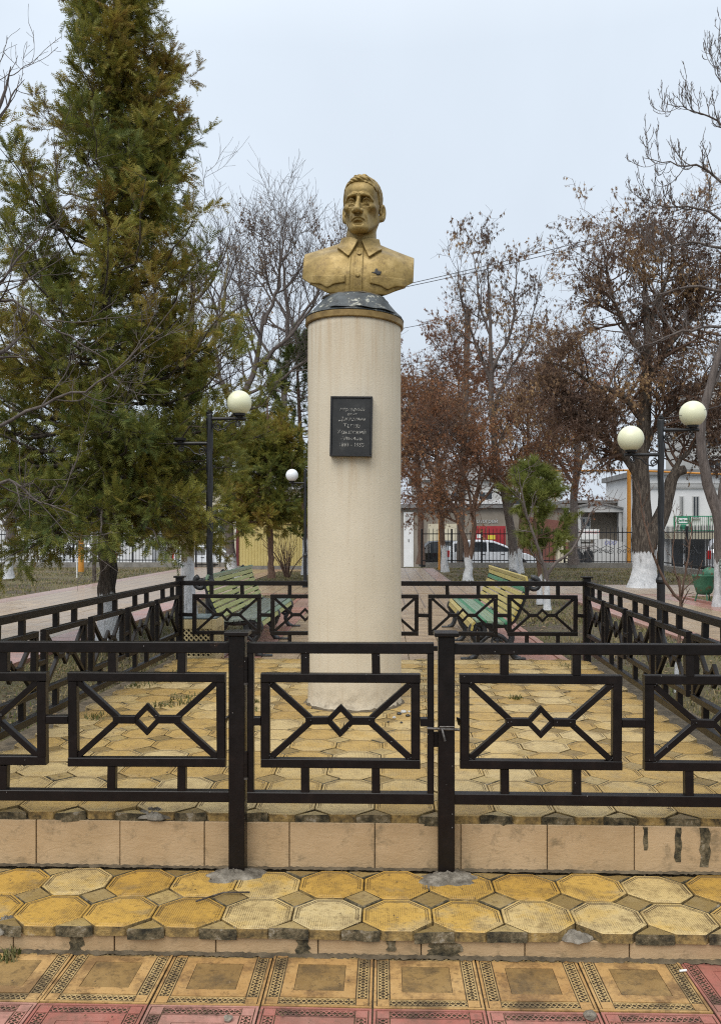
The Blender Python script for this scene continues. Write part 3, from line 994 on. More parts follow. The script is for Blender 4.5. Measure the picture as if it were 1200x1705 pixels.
def ornate_tile_mesh(name, body, field, groove, relief):
    mb, mi = MB(), []
    a = PT / 2 - 0.003
    h = 0.0

    def put(VF, k):
        mb.add(VF)
        mi.extend([k] * len(VF[1]))
    put(cbox(-a, a, -a, a, -0.03, -0.004, 0.003), 2)            # dark body, seen in the grooves
    # outer ridge, guilloche bands, yellow frame, brown field: stacked plates with gaps between
    w = 0.0085
    for (x0, x1, y0, y1) in ((-a, a, -a, -a + w), (-a, a, a - w, a), (-a, -a + w, -a + w, a - w), (a - w, a, -a + w, a - w)):
        put(box(x0, x1, y0, y1, -0.006, h), 0)
    b0, b1 = a - 0.0125, a - 0.052       # band
    for sx in (-1, 1):
        for sy in (-1, 1):
            x0, x1 = sorted((sx * b0, sx * b1))
            y0, y1 = sorted((sy * b0, sy * b1))
            put(box(x0, x1, y0, y1, -0.006, h - 0.0005), 0)
    L = b1 - 0.003
    n = 78
    for axis in (0, 1):
        for s in (-1, 1):
            mid = s * (b0 + b1) / 2
            for ph in (0, math.pi):
                t = np.linspace(-L, L, n)
                u = 0.0115 * np.sin(t * 2 * math.pi / 0.036 + ph)
                wdt = 0.0036
                Vv = []
                for q in range(n):
                    for e in (-1, 1):
                        p = (t[q], mid + u[q] + e * wdt) if axis == 0 else (mid + u[q] + e * wdt, t[q])
                        Vv.append((p[0], p[1], h - 0.0008))
                ff = [(2 * q, 2 * q + 2, 2 * q + 3, 2 * q + 1) if axis == 0 else (2 * q, 2 * q + 1, 2 * q + 3, 2 * q + 2) for q in range(n - 1)]
                put((Vv, ff), 3)
            for e in (b0 - 0.002, b1 + 0.002):
                m2 = s * e
                bx = box(-L, L, m2 - 0.002, m2 + 0.002, -0.006, h - 0.001) if axis == 0 else box(m2 - 0.002, m2 + 0.002, -L, L, -0.006, h - 0.001)
                put(bx, 3)
    c0, c1 = b1 - 0.0045, 0.085
    put(box(-c0, c0, -c0, -c1 - 0.002, -0.006, h - 0.0004), 0)
    put(box(-c0, c0, c1 + 0.002, c0, -0.006, h - 0.0004), 0)
    put(box(-c0, -c1 - 0.002, -c1 - 0.002, c1 + 0.002, -0.006, h - 0.0004), 0)
    put(box(c1 + 0.002, c0, -c1 - 0.002, c1 + 0.002, -0.006, h - 0.0004), 0)
    put(box(-c1, c1, -c1, c1, -0.006, h - 0.0012), 1)
    V_, f_ = mb.get()
    return mesh(name, V_, f_, [M[body], M[field], M[groove], M[relief]], midx=mi)


me_y = ornate_tile_mesh('yellow_tile', 'pave_yellow', 'pave_field', 'groove', 'relief')
me_r = ornate_tile_mesh('red_tile', 'pave_red', 'pave_red', 'groove', 'relief_red')
for j, yc in enumerate((2.80 + PT / 2, 2.80 - PT / 2, 2.80 - 1.5 * PT, 2.80 - 2.5 * PT)):
    for i in range(-8, 8):
        xc = -0.044 + (i + 0.5) * PT
        yellow = (j == 0 and -4.5 < xc < 1.08 + 0.01)
        o = ref('pavement_tile', me_y if yellow else me_r, pv, (xc - pv.location.x, yc - pv.location.y, rng0.uniform(-0.0025, 0.001)))
        o.rotation_euler = (rng0.normal(0, 0.003), rng0.normal(0, 0.003), rng0.normal(0, 0.004) + (j % 2) * 0.0)

# ------------------------------------------------------------------ step and platform
OP = 0.270          # octagon pitch
XL, XR = -2.42, 2.20
step = tag(obj('step', box(XL, XR, 3.158, 3.72, -0.05, ZS - 0.036), M['mortar'], loc=(0, 3.4, 0)), kind='structure')


def plat_x(x, y):
    return x + 0.030 * (y - 3.70)


pc = [(XL, 3.715), (XR, 3.715), (plat_x(2.02, 8.42), 8.44), (plat_x(-2.33, 8.42), 8.44)]
plat = tag(obj('platform', prism(pc, 0.0, ZP - 0.036, 'z'), M['mortar'], loc=(0, 6, 0)), kind='structure')
fix_normals(plat)


def oct_pts(a, c):
    return [(-a + c, -a), (a - c, -a), (a, -a + c), (a, a - c), (a - c, a), (-a + c, a), (-a, a - c), (-a, -a + c)]


def oct_mesh(name, top, h=0.038):
    a = OP / 2 - 0.0025
    c = 0.293 * OP
    rings = [(1.0, -h), (1.0, -0.003), (0.978, 0.0), (0.915, 0.0), (0.898, -0.0028), (0.880, 0.0), (0.845, 0.0), (0.832, -0.0022), (0.82, -0.0004)]
    V, f, mi = [], [], []
    for s, z in rings:
        V += [(x * s, y * s, z) for x, y in oct_pts(a, c)]
    for i in range(len(rings) - 1):
        for j in range(8):
            q = (j + 1) % 8
            f.append((i * 8 + j, i * 8 + q, (i + 1) * 8 + q, (i + 1) * 8 + j))
            mi.append(1 if i == 0 else (2 if i in (3, 6) else 0))
    f.append(tuple(range((len(rings) - 1) * 8, len(rings) * 8)))
    mi.append(0)
    return mesh(name, V, f, [top, M['tile_side'], M['groove']], midx=mi)


def dia_mesh(name, half=False, h=0.038, rough=0):
    d = 0.293 * OP - 0.004
    pts = [(-d, 0), (0, -d), (d, 0), (0, d)] if not half else [(-d, 0.0), (d, 0.0), (0, d)]
    if half:
        r = np.random.default_rng(rough)
        pts = [(-d + r.uniform(0, 0.008), r.uniform(-0.006, 0.004)), (-d * 0.3, r.uniform(-0.008, 0.006)), (d * 0.4, r.uniform(-0.008, 0.006)),
               (d - r.uniform(0, 0.008), r.uniform(-0.006, 0.004)), (d * 0.1 + r.uniform(-0.01, 0.01), d * r.uniform(0.82, 0.95))]
    n = len(pts)
    cx, cy = sum(p[0] for p in pts) / n, sum(p[1] for p in pts) / n
    V, f, mi = [], [], []
    for s, z in ((1, -h), (1, -0.004), (0.93, 0.0)):
        V += [(cx + (x - cx) * s, cy + (y - cy) * s, z) for x, y in pts]
    for i in range(2):
        for j in range(n):
            q = (j + 1) % n
            f.append((i * n + j, i * n + q, (i + 1) * n + q, (i + 1) * n + j))
            mi.append(1)
    f.append(tuple(range(2 * n, 3 * n)))
    mi.append(0)
    return mesh(name, V, f, [M['diamond'], M['tile_edge']], midx=mi)


me_oct, me_oct_s = oct_mesh('octagon', M['octagon']), oct_mesh('octagon_step', M['octagon_step'])
me_dia = dia_mesh('diamond')
me_half = [dia_mesh('half_diamond', True, 0.041, k) for k in range(6)]


def jitter(o, s=0.010, dz=0.0035):
    o.location.z += rng0.uniform(-dz, dz)
    o.rotation_euler = (rng0.normal(0, s), rng0.normal(0, s), rng0.normal(0, 0.006))


# tread: two rows
for j in range(2):
    for i in range(-8, 9):
        x, y = -0.226 + i * OP, 3.262 + j * OP
        jitter(ref('octagon_tile', me_oct_s, step, (x - step.location.x, y - step.location.y, ZS)))
for i in range(-8, 8):
    x = -0.226 + (i + 0.5) * OP
    jitter(ref('diamond_tile', me_dia, step, (x, 3.262 + OP / 2 - step.location.y, ZS - 0.002)))
    k = rng0.integers(6)
    if i != 3:
        jitter(ref('half_diamond_tile', me_half[k], step, (x, 3.262 - OP / 2 + 0.003 - step.location.y, ZS - 0.003)), 0.03, 0.004)
    o = ref('half_diamond_tile', me_half[(k + 2) % 6], step, (x, 3.262 + 1.5 * OP - 0.004 - step.location.y, ZS - 0.003))
    jitter(o)
    o.rotation_euler.z += math.pi

# platform tiles
NROW = 17
for j in range(NROW):
    for i in range(-8, 9):
        y = 3.705 + OP / 2 + j * OP
        x = plat_x(-0.19 + i * OP, y)
        if x < -2.20 + 0.028 * (y - 4) + rng0.uniform(-0.05, 0.12) or x > plat_x(1.93, y):
            continue
        o = ref('octagon_tile', me_oct, plat, (x, y - plat.location.y, ZP))
        jitter(o, 0.008, 0.003)
        xd, yd = plat_x(-0.19 + (i + 0.5) * OP, y + OP / 2), y + OP / 2
        if x + OP < plat_x(1.95, y):
            jitter(ref('diamond_tile', me_dia, plat, (xd, yd - plat.location.y, ZP - 0.002)), 0.008, 0.003)
for i in range(-9, 9):
    x = -0.19 + (i + 0.5) * OP
    jitter(ref('half_diamond_tile', me_half[rng0.integers(6)], plat, (x, 3.705 + 0.003 - plat.location.y, ZP - 0.003)), 0.03, 0.004)

# riser tiles
def riser_row(parent, y, z0, z1, pitch, x0):
    me = mesh('riser_stone', *cbox(-pitch / 2 + 0.002, pitch / 2 - 0.002, 0, 0.014, z0, z1, 0.002), M['riser'])
    for k in range(-7, 8):
        x = x0 + (k + 0.5) * pitch
        if x < XL or x > XR:
            continue
        o = ref('riser_tile', me, parent, (x - parent.location.x, y - parent.location.y + rng0.uniform(-0.002, 0.002), 0))


riser_row(plat, 3.700, ZS + 0.001, ZP - 0.0385, 0.377, -0.048)
riser_row(step, 3.143, 0.001, ZS - 0.0385, 0.385, 0.517)


# cement: collars round the gate posts, patches on the step edge
def cement_blob(name, cx, cy, cz, rx, ry, h, seed, parent):
    r = np.random.default_rng(seed)
    nr, na = 18, 72
    ph = r.uniform(0, 6.28, 6)
    V, f = [], []
    for i in range(nr):
        t = i / (nr - 1)
        for j in range(na):
            a = 2 * math.pi * j / na
            w = 1 + 0.16 * math.sin(2 * a + ph[0]) + 0.12 * math.sin(3 * a + ph[1]) + 0.09 * math.sin(5 * a + ph[2]) + 0.06 * math.sin(9 * a + ph[3])
            lump = 0.5 * math.sin(4 * a + 7 * t + ph[4]) * math.sin(9 * t + ph[5]) + 0.4 * math.sin(11 * a + ph[1]) * math.sin(17 * t + ph[2])
            z = h * ((1 - t ** 1.6) * (1 + 0.35 * lump) + 0.12 * (1 - t)) + r.uniform(-0.10, 0.10) * h * (t < 0.97) + (0.0 if t < 1 else -0.006)
            V.append((cx + rx * w * t * math.cos(a), cy + ry * w * t * math.sin(a), cz + z))
    for i in range(nr - 1):
        for j in range(na):
            q = (j + 1) % na
            f.append((i * na + j, (i + 1) * na + j, (i + 1) * na + q, i * na + q))
    return obj(name, (V, f), M['cement'], parent, smooth=True)


cement_blob('cement_collar', -0.655, 3.62, ZS - 0.001, 0.115, 0.085, 0.022, 3, step)
cement_blob('cement_collar', 0.265, 3.60, ZS - 0.001, 0.135, 0.095, 0.024, 4, step)
cement_blob('cement_patch', -1.46, 3.19, ZS - 0.028, 0.055, 0.06, 0.026, 5, step)
cement_blob('cement_patch', 0.70, 3.170, ZS - 0.030, 0.060, 0.05, 0.016, 6, step)
cement_blob('cement_patch', -1.03, 3.73, ZP - 0.022, 0.085, 0.05, 0.028, 8, plat)
# cement runs down the risers under the broken edges
for (x, y, w, z0, z1, par) in ((0.215, 3.146, 0.075, 0.0, 0.055, step), (-0.31, 3.146, 0.03, 0.0, 0.062, step), (-1.17, 3.146, 0.035, 0.0, 0.06, step),
                               (0.02, 3.146, 0.02, 0.02, 0.06, step), (1.27, 3.703, 0.018, 0.15, 0.30, plat), (1.385, 3.703, 0.03, 0.13, 0.30, plat), (1.13, 3.703, 0.012, 0.2, 0.3, plat)):
    r = np.random.default_rng(int(abs(x) * 977))
    n = 7
    L = [(x - w * r.uniform(0.5, 1.0), z0 + (z1 - z0) * i / n) for i in range(n + 1)]
    R_ = [(x + w * r.uniform(0.5, 1.0), z0 + (z1 - z0) * i / n) for i in range(n + 1)]
    fix_normals(obj('cement_run', prism(L + R_[::-1], y - 0.0065, y + 0.003, 'y'), M['tile_edge'], par))


# dirt wedge in the corner of tread and riser, and under the step
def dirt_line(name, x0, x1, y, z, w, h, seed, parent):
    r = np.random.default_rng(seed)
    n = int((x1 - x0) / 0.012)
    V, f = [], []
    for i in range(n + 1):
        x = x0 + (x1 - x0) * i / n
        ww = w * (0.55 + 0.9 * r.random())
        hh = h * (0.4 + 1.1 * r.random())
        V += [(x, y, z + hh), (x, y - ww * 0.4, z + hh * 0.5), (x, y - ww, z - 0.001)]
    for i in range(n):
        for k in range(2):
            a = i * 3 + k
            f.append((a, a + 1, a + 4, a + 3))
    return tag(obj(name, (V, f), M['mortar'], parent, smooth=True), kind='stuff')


dirt_line('dirt', XL, XR, 3.699, ZS, 0.016, 0.006, 1, step)
dirt_line('dirt', XL, XR, 3.142, 0.001, 0.020, 0.006, 2, step)

# ------------------------------------------------------------------ iron fence round the monument
Z_TOP, Z_BOT, Z_MID = 1.083, 0.433, 0.764
RT, RB = 0.971, 0.563        # outer top and bottom of the framed rectangles
RW, RP = 0.692, 0.7885       # rectangle width and pitch
CH = 0.003


def fence_run(t, P0, P1, first, nrect, x_pairs=None, rails=(0.0, None), end_link=True):
    """rails, uprights, framed rectangles with crossed bars and diamond, from P0 to P1 (plan points); first = offset of first rectangle"""
    P0, P1 = Vector((*P0, 0)), Vector((*P1, 0))
    L = (P1 - P0).length
    d = (P1 - P0).normalized()
    nrm = Vector((0, 0, 1)).cross(d)

    jr = np.random.default_rng(int(abs(P0.x * 1000) + abs(P1.y * 100)))

    def p(u, z):
        v = P0 + d * (u + jr.normal(0, 0.0009)) + nrm * jr.normal(0, 0.0012)      # hand-welded: nothing is quite true
        return (v.x, v.y, z + jr.normal(0, 0.0012))
    up = (0, 0, 1)
    a0, a1 = rails[0], rails[1] if rails[1] is not None else L
    obj('top_rail', bar(p(a0, Z_TOP), p(a1, Z_TOP), 0.045, 0.047, up, CH), M['iron'], t)
    obj('bottom_rail', bar(p(a0, Z_BOT), p(a1, Z_BOT), 0.045, 0.047, up, CH), M['iron'], t)
    prev = None
    m = 0.039
    for k in range(nrect):
        u0 = first + k * RP
        u1 = u0 + RW
        uc = (u0 + u1) / 2
        # frame
        fr = MB()
        fr.add(bar(p(u0, RT - m / 2), p(u1, RT - m / 2), m, m, up, CH))
        fr.add(bar(p(u0, RB + m / 2), p(u1, RB + m / 2), m, m, up, CH))
        fr.add(bar(p(u0 + m / 2, RB + m), p(u0 + m / 2, RT - m), m, m, nrm, CH))
        fr.add(bar(p(u1 - m / 2, RB + m), p(u1 - m / 2, RT - m), m, m, nrm, CH))
        fo = obj('panel_frame', fr.get(), M['iron'], t)
        ix, iz = RW / 2 - m + 0.004, (RT - RB) / 2 - m + 0.004
        zc = (RT + RB) / 2
        for sx in (-1, 1):
            for sz in (-1, 1):
                obj('diagonal_bar', bar(p(uc + sx * ix, zc + sz * iz), p(uc + sx * 0.127, zc + sz * 0.004), 0.026, 0.0255 + 0.0012 * sx * sz, nrm, 0.002), M['iron'], fo)
            obj('cross_bar', bar(p(uc + sx * 0.150, zc), p(uc + sx * 0.052, zc), 0.0285, 0.034, up, 0.002), M['iron'], fo)
        for sx in (-1, 1):
            for sz in (-1, 1):
                obj('diamond_bar', bar(p(uc + sx * 0.060, zc - sz * 0.006), p(uc - sx * 0.006, zc + sz * 0.062), 0.0225, 0.0225 + 0.0014 * sx * sz, nrm, 0.002), M['iron'], fo)
        wb = MB()
        for sx in (-1, 1):
            for sz in (-1, 1):
                for q in range(3):
                    c = p(uc + sx * (ix - 0.004 - 0.006 * q), zc + sz * (iz - 0.002 - 0.006 * (2 - q)))
                    wb.add(sphere((c[0] - nrm.x * 0.012, c[1] - nrm.y * 0.012, c[2]), 0.0065, 6, 4))
            c = p(uc + sx * 0.127, zc)
            wb.add(sphere((c[0] - nrm.x * 0.0125, c[1] - nrm.y * 0.0125, c[2]), 0.0070, 6, 4))
        tag(obj('weld_beads', wb.get(), M['iron'], fo, smooth=True), kind='stuff')
        # uprights above and below
        for du in (-0.154, 0.154):
            obj('upright', bar(p(uc + du, RT), p(uc + du, Z_TOP - 0.0235), 0.036, 0.036, nrm, CH), M['iron'], t)
            obj('upright', bar(p(uc + du, Z_BOT + 0.0235), p(uc + du, RB), 0.036, 0.036, nrm, CH), M['iron'], t)
        if prev is not None:
            obj('link', bar(p(prev, Z_MID), p(u0, Z_MID), 0.036, 0.036, up, CH), M['iron'], t)
        elif end_link and u0 > 0.01:
            obj('link', bar(p(a0 if a0 > 0 else 0.02, Z_MID), p(u0, Z_MID), 0.036, 0.036, up, CH), M['iron'], t)
        prev = u1
    if end_link and a1 - prev > 0.01:
        obj('link', bar(p(prev, Z_MID), p(a1, Z_MID), 0.036, 0.036, up, CH), M['iron'], t)


def fence_post(t, x, y, z0, z1=1.137, w=0.070):
    o = obj('post', cbox(x - w / 2, x + w / 2, y - w / 2, y + w / 2, z0, z1, CH), M['iron'], t)
    c = 0.0525
    V, f = cbox(x - c, x + c, y - c, y + c, z1 + 0.0005, z1 + 0.0185, 0.003)
    obj('post_cap', (V, f), M['iron'], o)


YF = 3.655
XG0, XG1 = -0.645, 0.261
BL, BR = (-2.075, 8.42), (1.996, 8.42)
FL, FR = (-2.235, YF), (1.828, YF)

t = thing('iron_fence', 'dark iron fence on the step, stretch between the hinge post and the picture edge', 'fence', (FL[0], YF, ZS))
fence_run(t, (XG0 - 0.035, YF), FL, 0.017, 2, rails=(0.0, None), end_link=True)
fence_post(t, XG0, YF, ZS - 0.02)
fence_post(t, FL[0], FL[1], ZS - 0.02)
t = thing('iron_fence', 'dark iron fence on the step with the latch post beside the gate', 'fence', (FR[0], YF, ZS))
fence_run(t, (XG1 + 0.035, YF), FR, 0.025, 2)
fence_post(t, XG1, YF, ZS - 0.02)
fence_post(t, FR[0], FR[1], ZS - 0.02)

# gate
g = thing('iron_gate', 'dark iron gate between two posts at the top of the step', 'gate', (XG0 + 0.04, YF, ZS))
ga, gb = XG0 + 0.043, XG1 - 0.053
fence_run(g, (ga, YF), (gb, YF), (gb - ga - RW) / 2, 1, rails=(0.0, gb - ga))
for x in (ga + 0.014, gb - 0.014):
    obj('side_stile', bar((x, YF, Z_BOT + 0.0235), (x, YF, Z_TOP - 0.0235), 0.028, 0.0405, (0, 1, 0), CH), M['iron'], g)
for z in (0.99, 0.58):
    h = obj('hinge', lathe([(0.009, z - 0.055), (0.009, z - 0.003), (0.0075, z - 0.003), (0.0075, z + 0.003), (0.009, z + 0.003), (0.009, z + 0.055)], 10, XG0 + 0.039, YF - 0.028), M['iron'], g, smooth=False)
    obj('hinge_pin', lathe([(0.0095, z - 0.066), (0.0095, z - 0.056)], 10, XG0 + 0.039, YF - 0.028), M['steel'], h)
bo = obj('latch_bolt', tube([(gb - 0.03, YF - 0.030, 0.742), (XG1 + 0.055, YF - 0.046, 0.740)], 0.006, 8), M['steel'], g)
obj('latch_handle', tube([(XG1 - 0.02, YF - 0.046, 0.742), (XG1 - 0.012, YF - 0.062, 0.71), (XG1 - 0.008, YF - 0.064, 0.695)], 0.005, 8), M['steel'], bo)
obj('latch_loop', tube([(XG1 - 0.03, YF - 0.045, 0.735), (XG1 - 0.03, YF - 0.055, 0.755), (XG1 + 0.03, YF - 0.055, 0.755), (XG1 + 0.03, YF - 0.045, 0.735)], 0.003, 6), M['steel'], bo)
obj('stop_plate', box(gb - 0.002, XG1 - 0.034, YF - 0.006, YF + 0.006, 0.655, 0.72), M['iron'], g)

t = thing('iron_fence', 'dark iron fence behind the column with posts at both ends', 'fence', (BL[0], BL[1], ZP))
fence_run(t, BL, BR, 0.132, 5, rails=(0.035, (BR[0] - BL[0]) - 0.035))
fence_post(t, BL[0], BL[1], 0.2)
fence_post(t, BR[0], BR[1], 0.2)
for (A, B, lab) in ((BL, FL, 'dark iron side fence running along the path beside the conifer'), (BR, FR, 'dark iron side fence in front of the twin globe lamp post and sapling')):
    t = thing('iron_fence', lab, 'fence', (A[0], A[1], ZG))
    L = math.hypot(B[0] - A[0], B[1] - A[1])
    fence_run(t, A, B, 0.075, 6, rails=(0.035, L - 0.035))

# ------------------------------------------------------------------ monument: column, cap, plaque
XC, YC, RC = -0.23, 6.19, 0.342
col_t = thing('monument_column', 'tall round beige plaster column carrying the golden bust', 'column', (XC, YC, ZP - 0.01))
prof = []
rngc = np.random.default_rng(11)
for i in range(60):
    z = ZP - 0.012 + (3.102 - ZP + 0.012) * i / 59
    prof.append(z)
V, f = [], []
NA = 96
for i, z in enumerate(prof):
    for j in range(NA):
        a = 2 * math.pi * j / NA
        r = RC + 0.0012 * math.sin(3 * a + z * 2.1) + 0.001 * math.sin(7 * a - z * 5) + (0.010 * max(0, 1 - (z - ZP) / 0.03) if z < ZP + 0.03 else 0)
        V.append((XC + r * math.cos(a), YC + r * math.sin(a), z))
for i in range(len(prof) - 1):
    for j in range(NA):
        q = (j + 1) % NA
        f.append((i * NA + j, i * NA + q, (i + 1) * NA + q, (i + 1) * NA + j))
f.append(tuple(range((len(prof) - 1) * NA, len(prof) * NA)))
obj('shaft', (V, f), M['column'], col_t, smooth=True)
# crumbled joint at the foot
V, f = [], []
for j in range(72):
    a = 2 * math.pi * j / 72
    h = 0.006 + 0.010 * rngc.random() + (0.014 * rngc.random() if rngc.random() < 0.2 else 0)
    w = 0.012 + 0.016 * rngc.random()
    for r, z in ((RC + 0.004, ZP + h), (RC + 0.011, ZP + h * 0.6), (RC + 0.011 + w, ZP - 0.001)):
        V.append((XC + r * math.cos(a), YC + r * math.sin(a), z))
for j in range(72):
    q = (j + 1) % 72
    for k in range(2):
        f.append((j * 3 + k, j * 3 + k + 1, q * 3 + k + 1, q * 3 + k))
fix_normals(obj('foot_joint', (V, f), M['mortar'], col_t, smooth=True))

ROLL = math.radians(1.8)


def roll(VF, b=ROLL, c=(XC, 3.12)):
    V, f = VF
    V = np.array(V, dtype=float)
    x, z = V[:, 0] - c[0], V[:, 2] - c[1]
    V[:, 0], V[:, 2] = c[0] + x * math.cos(b) + z * math.sin(b), c[1] - x * math.sin(b) + z * math.cos(b)
    return V, f


obj('rim_band', roll(lathe([(0.30, 3.096), (0.356, 3.096), (0.3595, 3.101), (0.3595, 3.139), (0.356, 3.144), (0.30, 3.146)], 72, XC, YC)), M['rim_gold'], col_t)
V, f = lathe([(0.36, 3.1445), (0.362, 3.148), (0.352, 3.158), (0.29, 3.225), (0.238, 3.288), (0.230, 3.294)], 72, XC, YC)
V = np.array(V)
a = np.arctan2(V[:, 1] - YC, V[:, 0] - XC)
den = 0.006 * np.sin(a * 5 + V[:, 2] * 23) + 0.004 * np.sin(a * 11 - V[:, 2] * 40)
V[:, 0] += den * np.cos(a) * (V[:, 2] > 3.15)
V[:, 1] += den * np.sin(a) * (V[:, 2] > 3.15)
cap_o = obj('sheet_metal_cap', roll((V, f)), M['sheet'], col_t, smooth=False)
# lifted overlapping sheet on the front of the cap
V, f = [], []
n = 24
for i in range(n + 1):
    a = math.radians(-118 + 86 * i / n)
    for k, (r, z) in enumerate(((0.356, 3.164), (0.296, 3.230), (0.246, 3.290))):
        e = 0.006 + 0.003 * math.sin(i * 0.7) + (0.003 if k == 0 else 0)
        V.append((XC + (r + e) * math.cos(a), YC + (r + e) * math.sin(a), z + 0.003 * math.sin(i * 0.8 + k)))
for i in range(n):
    for k in range(2):
        f.append((i * 3 + k, (i + 1) * 3 + k, (i + 1) * 3 + k + 1, i * 3 + k + 1))
lap = obj('overlapping_sheet', roll((V, f)), M['sheet'], cap_o)
sm = lap.modifiers.new('thick', 'SOLIDIFY')
sm.thickness = 0.003
prof = lathe([(0.20, 3.286), (0.232, 3.289), (0.236, 3.296), (0.228, 3.305), (0.15, 3.308)], 48, XC, YC)
V = np.array(prof[0])
a = np.arctan2(V[:, 1] - YC, V[:, 0] - XC)
w = 1 + 0.035 * np.sin(4 * a) + 0.025 * np.sin(9 * a + 1) + 0.02 * np.sin(17 * a)
V[:, 0] = XC + (V[:, 0] - XC) * w
V[:, 1] = YC + (V[:, 1] - YC) * w
obj('mortar_bed', roll((V, prof[1])), M['mortar'], col_t)

# plaque: slab and frame on the column's face
PX, PZ, PW, PH = at(585, 5.86, 711)[0] + 0.0, zat(711, 5.85), 0.290, 0.415
pq = thing('memorial_plaque', 'black stone plaque with worn silver lettering on the beige column', 'plaque', (PX, YC - RC - 0.03, PZ))
pq.rotation_euler = (0, math.radians(1.0), math.radians(-2))
yb, yf = 0.06, -0.012
slab = obj('slab', cbox(-PW / 2 + 0.012, PW / 2 - 0.012, yf, yb, -PH / 2 + 0.012, PH / 2 - 0.012, 0.002), M['plaque'], pq, world=False)
fw = 0.012
for nm, b in (('frame_bar', (-PW / 2, PW / 2, yf - 0.010, yb, PH / 2 - fw, PH / 2)), ('frame_bar', (-PW / 2, PW / 2, yf - 0.010, yb, -PH / 2, -PH / 2 + fw)),
              ('frame_bar', (-PW / 2, -PW / 2 + fw, yf - 0.010, yb, -PH / 2 + fw, PH / 2 - fw)), ('frame_bar', (PW / 2 - fw, PW / 2, yf - 0.010, yb, -PH / 2 + fw, PH / 2 - fw))):
    obj(nm, cbox(*b, 0.002), M['black_iron'], pq, world=False)


def text_mesh(name, body, size, mat, extrude=0.001, shear=0.0, align='CENTER', bold=0.0):
    c = bpy.data.curves.new(name, 'FONT')
    c.body = body
    c.size = size
    c.extrude = extrude
    c.shear = shear
    c.offset = bold
    c.align_x = align
    c.align_y = 'CENTER'
    c.resolution_u = 3
    tmp = bpy.data.objects.new(name + '_curve', c)
    COL.objects.link(tmp)
    dg = bpy.context.evaluated_depsgraph_get()
    me = bpy.data.meshes.new_from_object(tmp.evaluated_get(dg))
    bpy.data.objects.remove(tmp)
    bpy.data.curves.remove(c)
    me.materials.clear()
    me.materials.append(mat)
    return me


def text_obj(name, body, size, mat, parent, loc, rot=(math.pi / 2, 0, 0), **kw):
    o = bpy.data.objects.new(name, text_mesh(name, body, size, mat, **kw))
    link(o, parent)
    o.location = loc
    o.rotation_euler = rot
    return o


for body, z, size, shear in (('народный', 0.118, 0.036, 0.35), ('поэт', 0.083, 0.030, 0.35), ('Дагестана', 0.050, 0.036, 0.35), ('Тагир', 0.004, 0.042, 0),
                             ('Хрюгский', -0.041, 0.042, 0), ('Алимов', -0.083, 0.040, 0), ('1893 - 1958', -0.128, 0.036, 0)):
    text_obj('lettering', body, size, M['letter'], pq, (0.004, yf - 0.0012, z), shear=shear)


# ------------------------------------------------------------------ bust, sculpted as a distance field
def s_ell(P, c, r):
    x, y, z = P[0] - c[0], P[1] - c[1], P[2] - c[2]
    k0 = np.sqrt((x / r[0]) ** 2 + (y / r[1]) ** 2 + (z / r[2]) ** 2) + 1e-9
    k1 = np.sqrt((x / r[0] ** 2) ** 2 + (y / r[1] ** 2) ** 2 + (z / r[2] ** 2) ** 2) + 1e-9
    return k0 * (k0 - 1) / k1


def s_cap(P, a, b, ra, rb=None):
    rb = ra if rb is None else rb
    a, b = np.array(a, dtype=np.float32), np.array(b, dtype=np.float32)
    ab = b - a
    L2 = float(ab.dot(ab))
    h = np.clip(((P[0] - a[0]) * ab[0] + (P[1] - a[1]) * ab[1] + (P[2] - a[2]) * ab[2]) / L2, 0, 1)
    return np.sqrt((P[0] - a[0] - ab[0] * h) ** 2 + (P[1] - a[1] - ab[1] * h) ** 2 + (P[2] - a[2] - ab[2] * h) ** 2) - (ra + (rb - ra) * h)


def s_path(P, pts, r):
    d = None
    for q in range(len(pts) - 1):
        r0 = r[q] if isinstance(r, (list, tuple)) else r
        r1 = r[q + 1] if isinstance(r, (list, tuple)) else r
        e = s_cap(P, pts[q], pts[q + 1], r0, r1)
        d = e if d is None else np.minimum(d, e)
    return d


def smin(a, b, k):
    h = np.clip(0.5 + 0.5 * (b - a) / k, 0, 1)
    return b * (1 - h) + a * h - k * h * (1 - h)


def smax(a, b, k):
    return -smin(-a, -b, k)


def poly2(U, W, pts):
    """signed distance to a polygon in two axes"""
    d = np.full(U.shape, 1e9, dtype=np.float32)
    s = np.ones(U.shape, dtype=np.float32)
    n = len(pts)
    for i in range(n):
        ax, ay = pts[i]
        bx, by = pts[i - 1]
        ex, ey = bx - ax, by - ay
        wx, wy = U - ax, W - ay
        h = np.clip((wx * ex + wy * ey) / (ex * ex + ey * ey), 0, 1)
        d = np.minimum(d, (wx - ex * h) ** 2 + (wy - ey * h) ** 2)
        c1, c2, c3 = W >= ay, W < by, ex * wy > ey * wx
        flip = (c1 & c2 & c3) | (~c1 & ~c2 & ~c3)
        s = np.where(flip, -s, s)
    return s * np.sqrt(d)


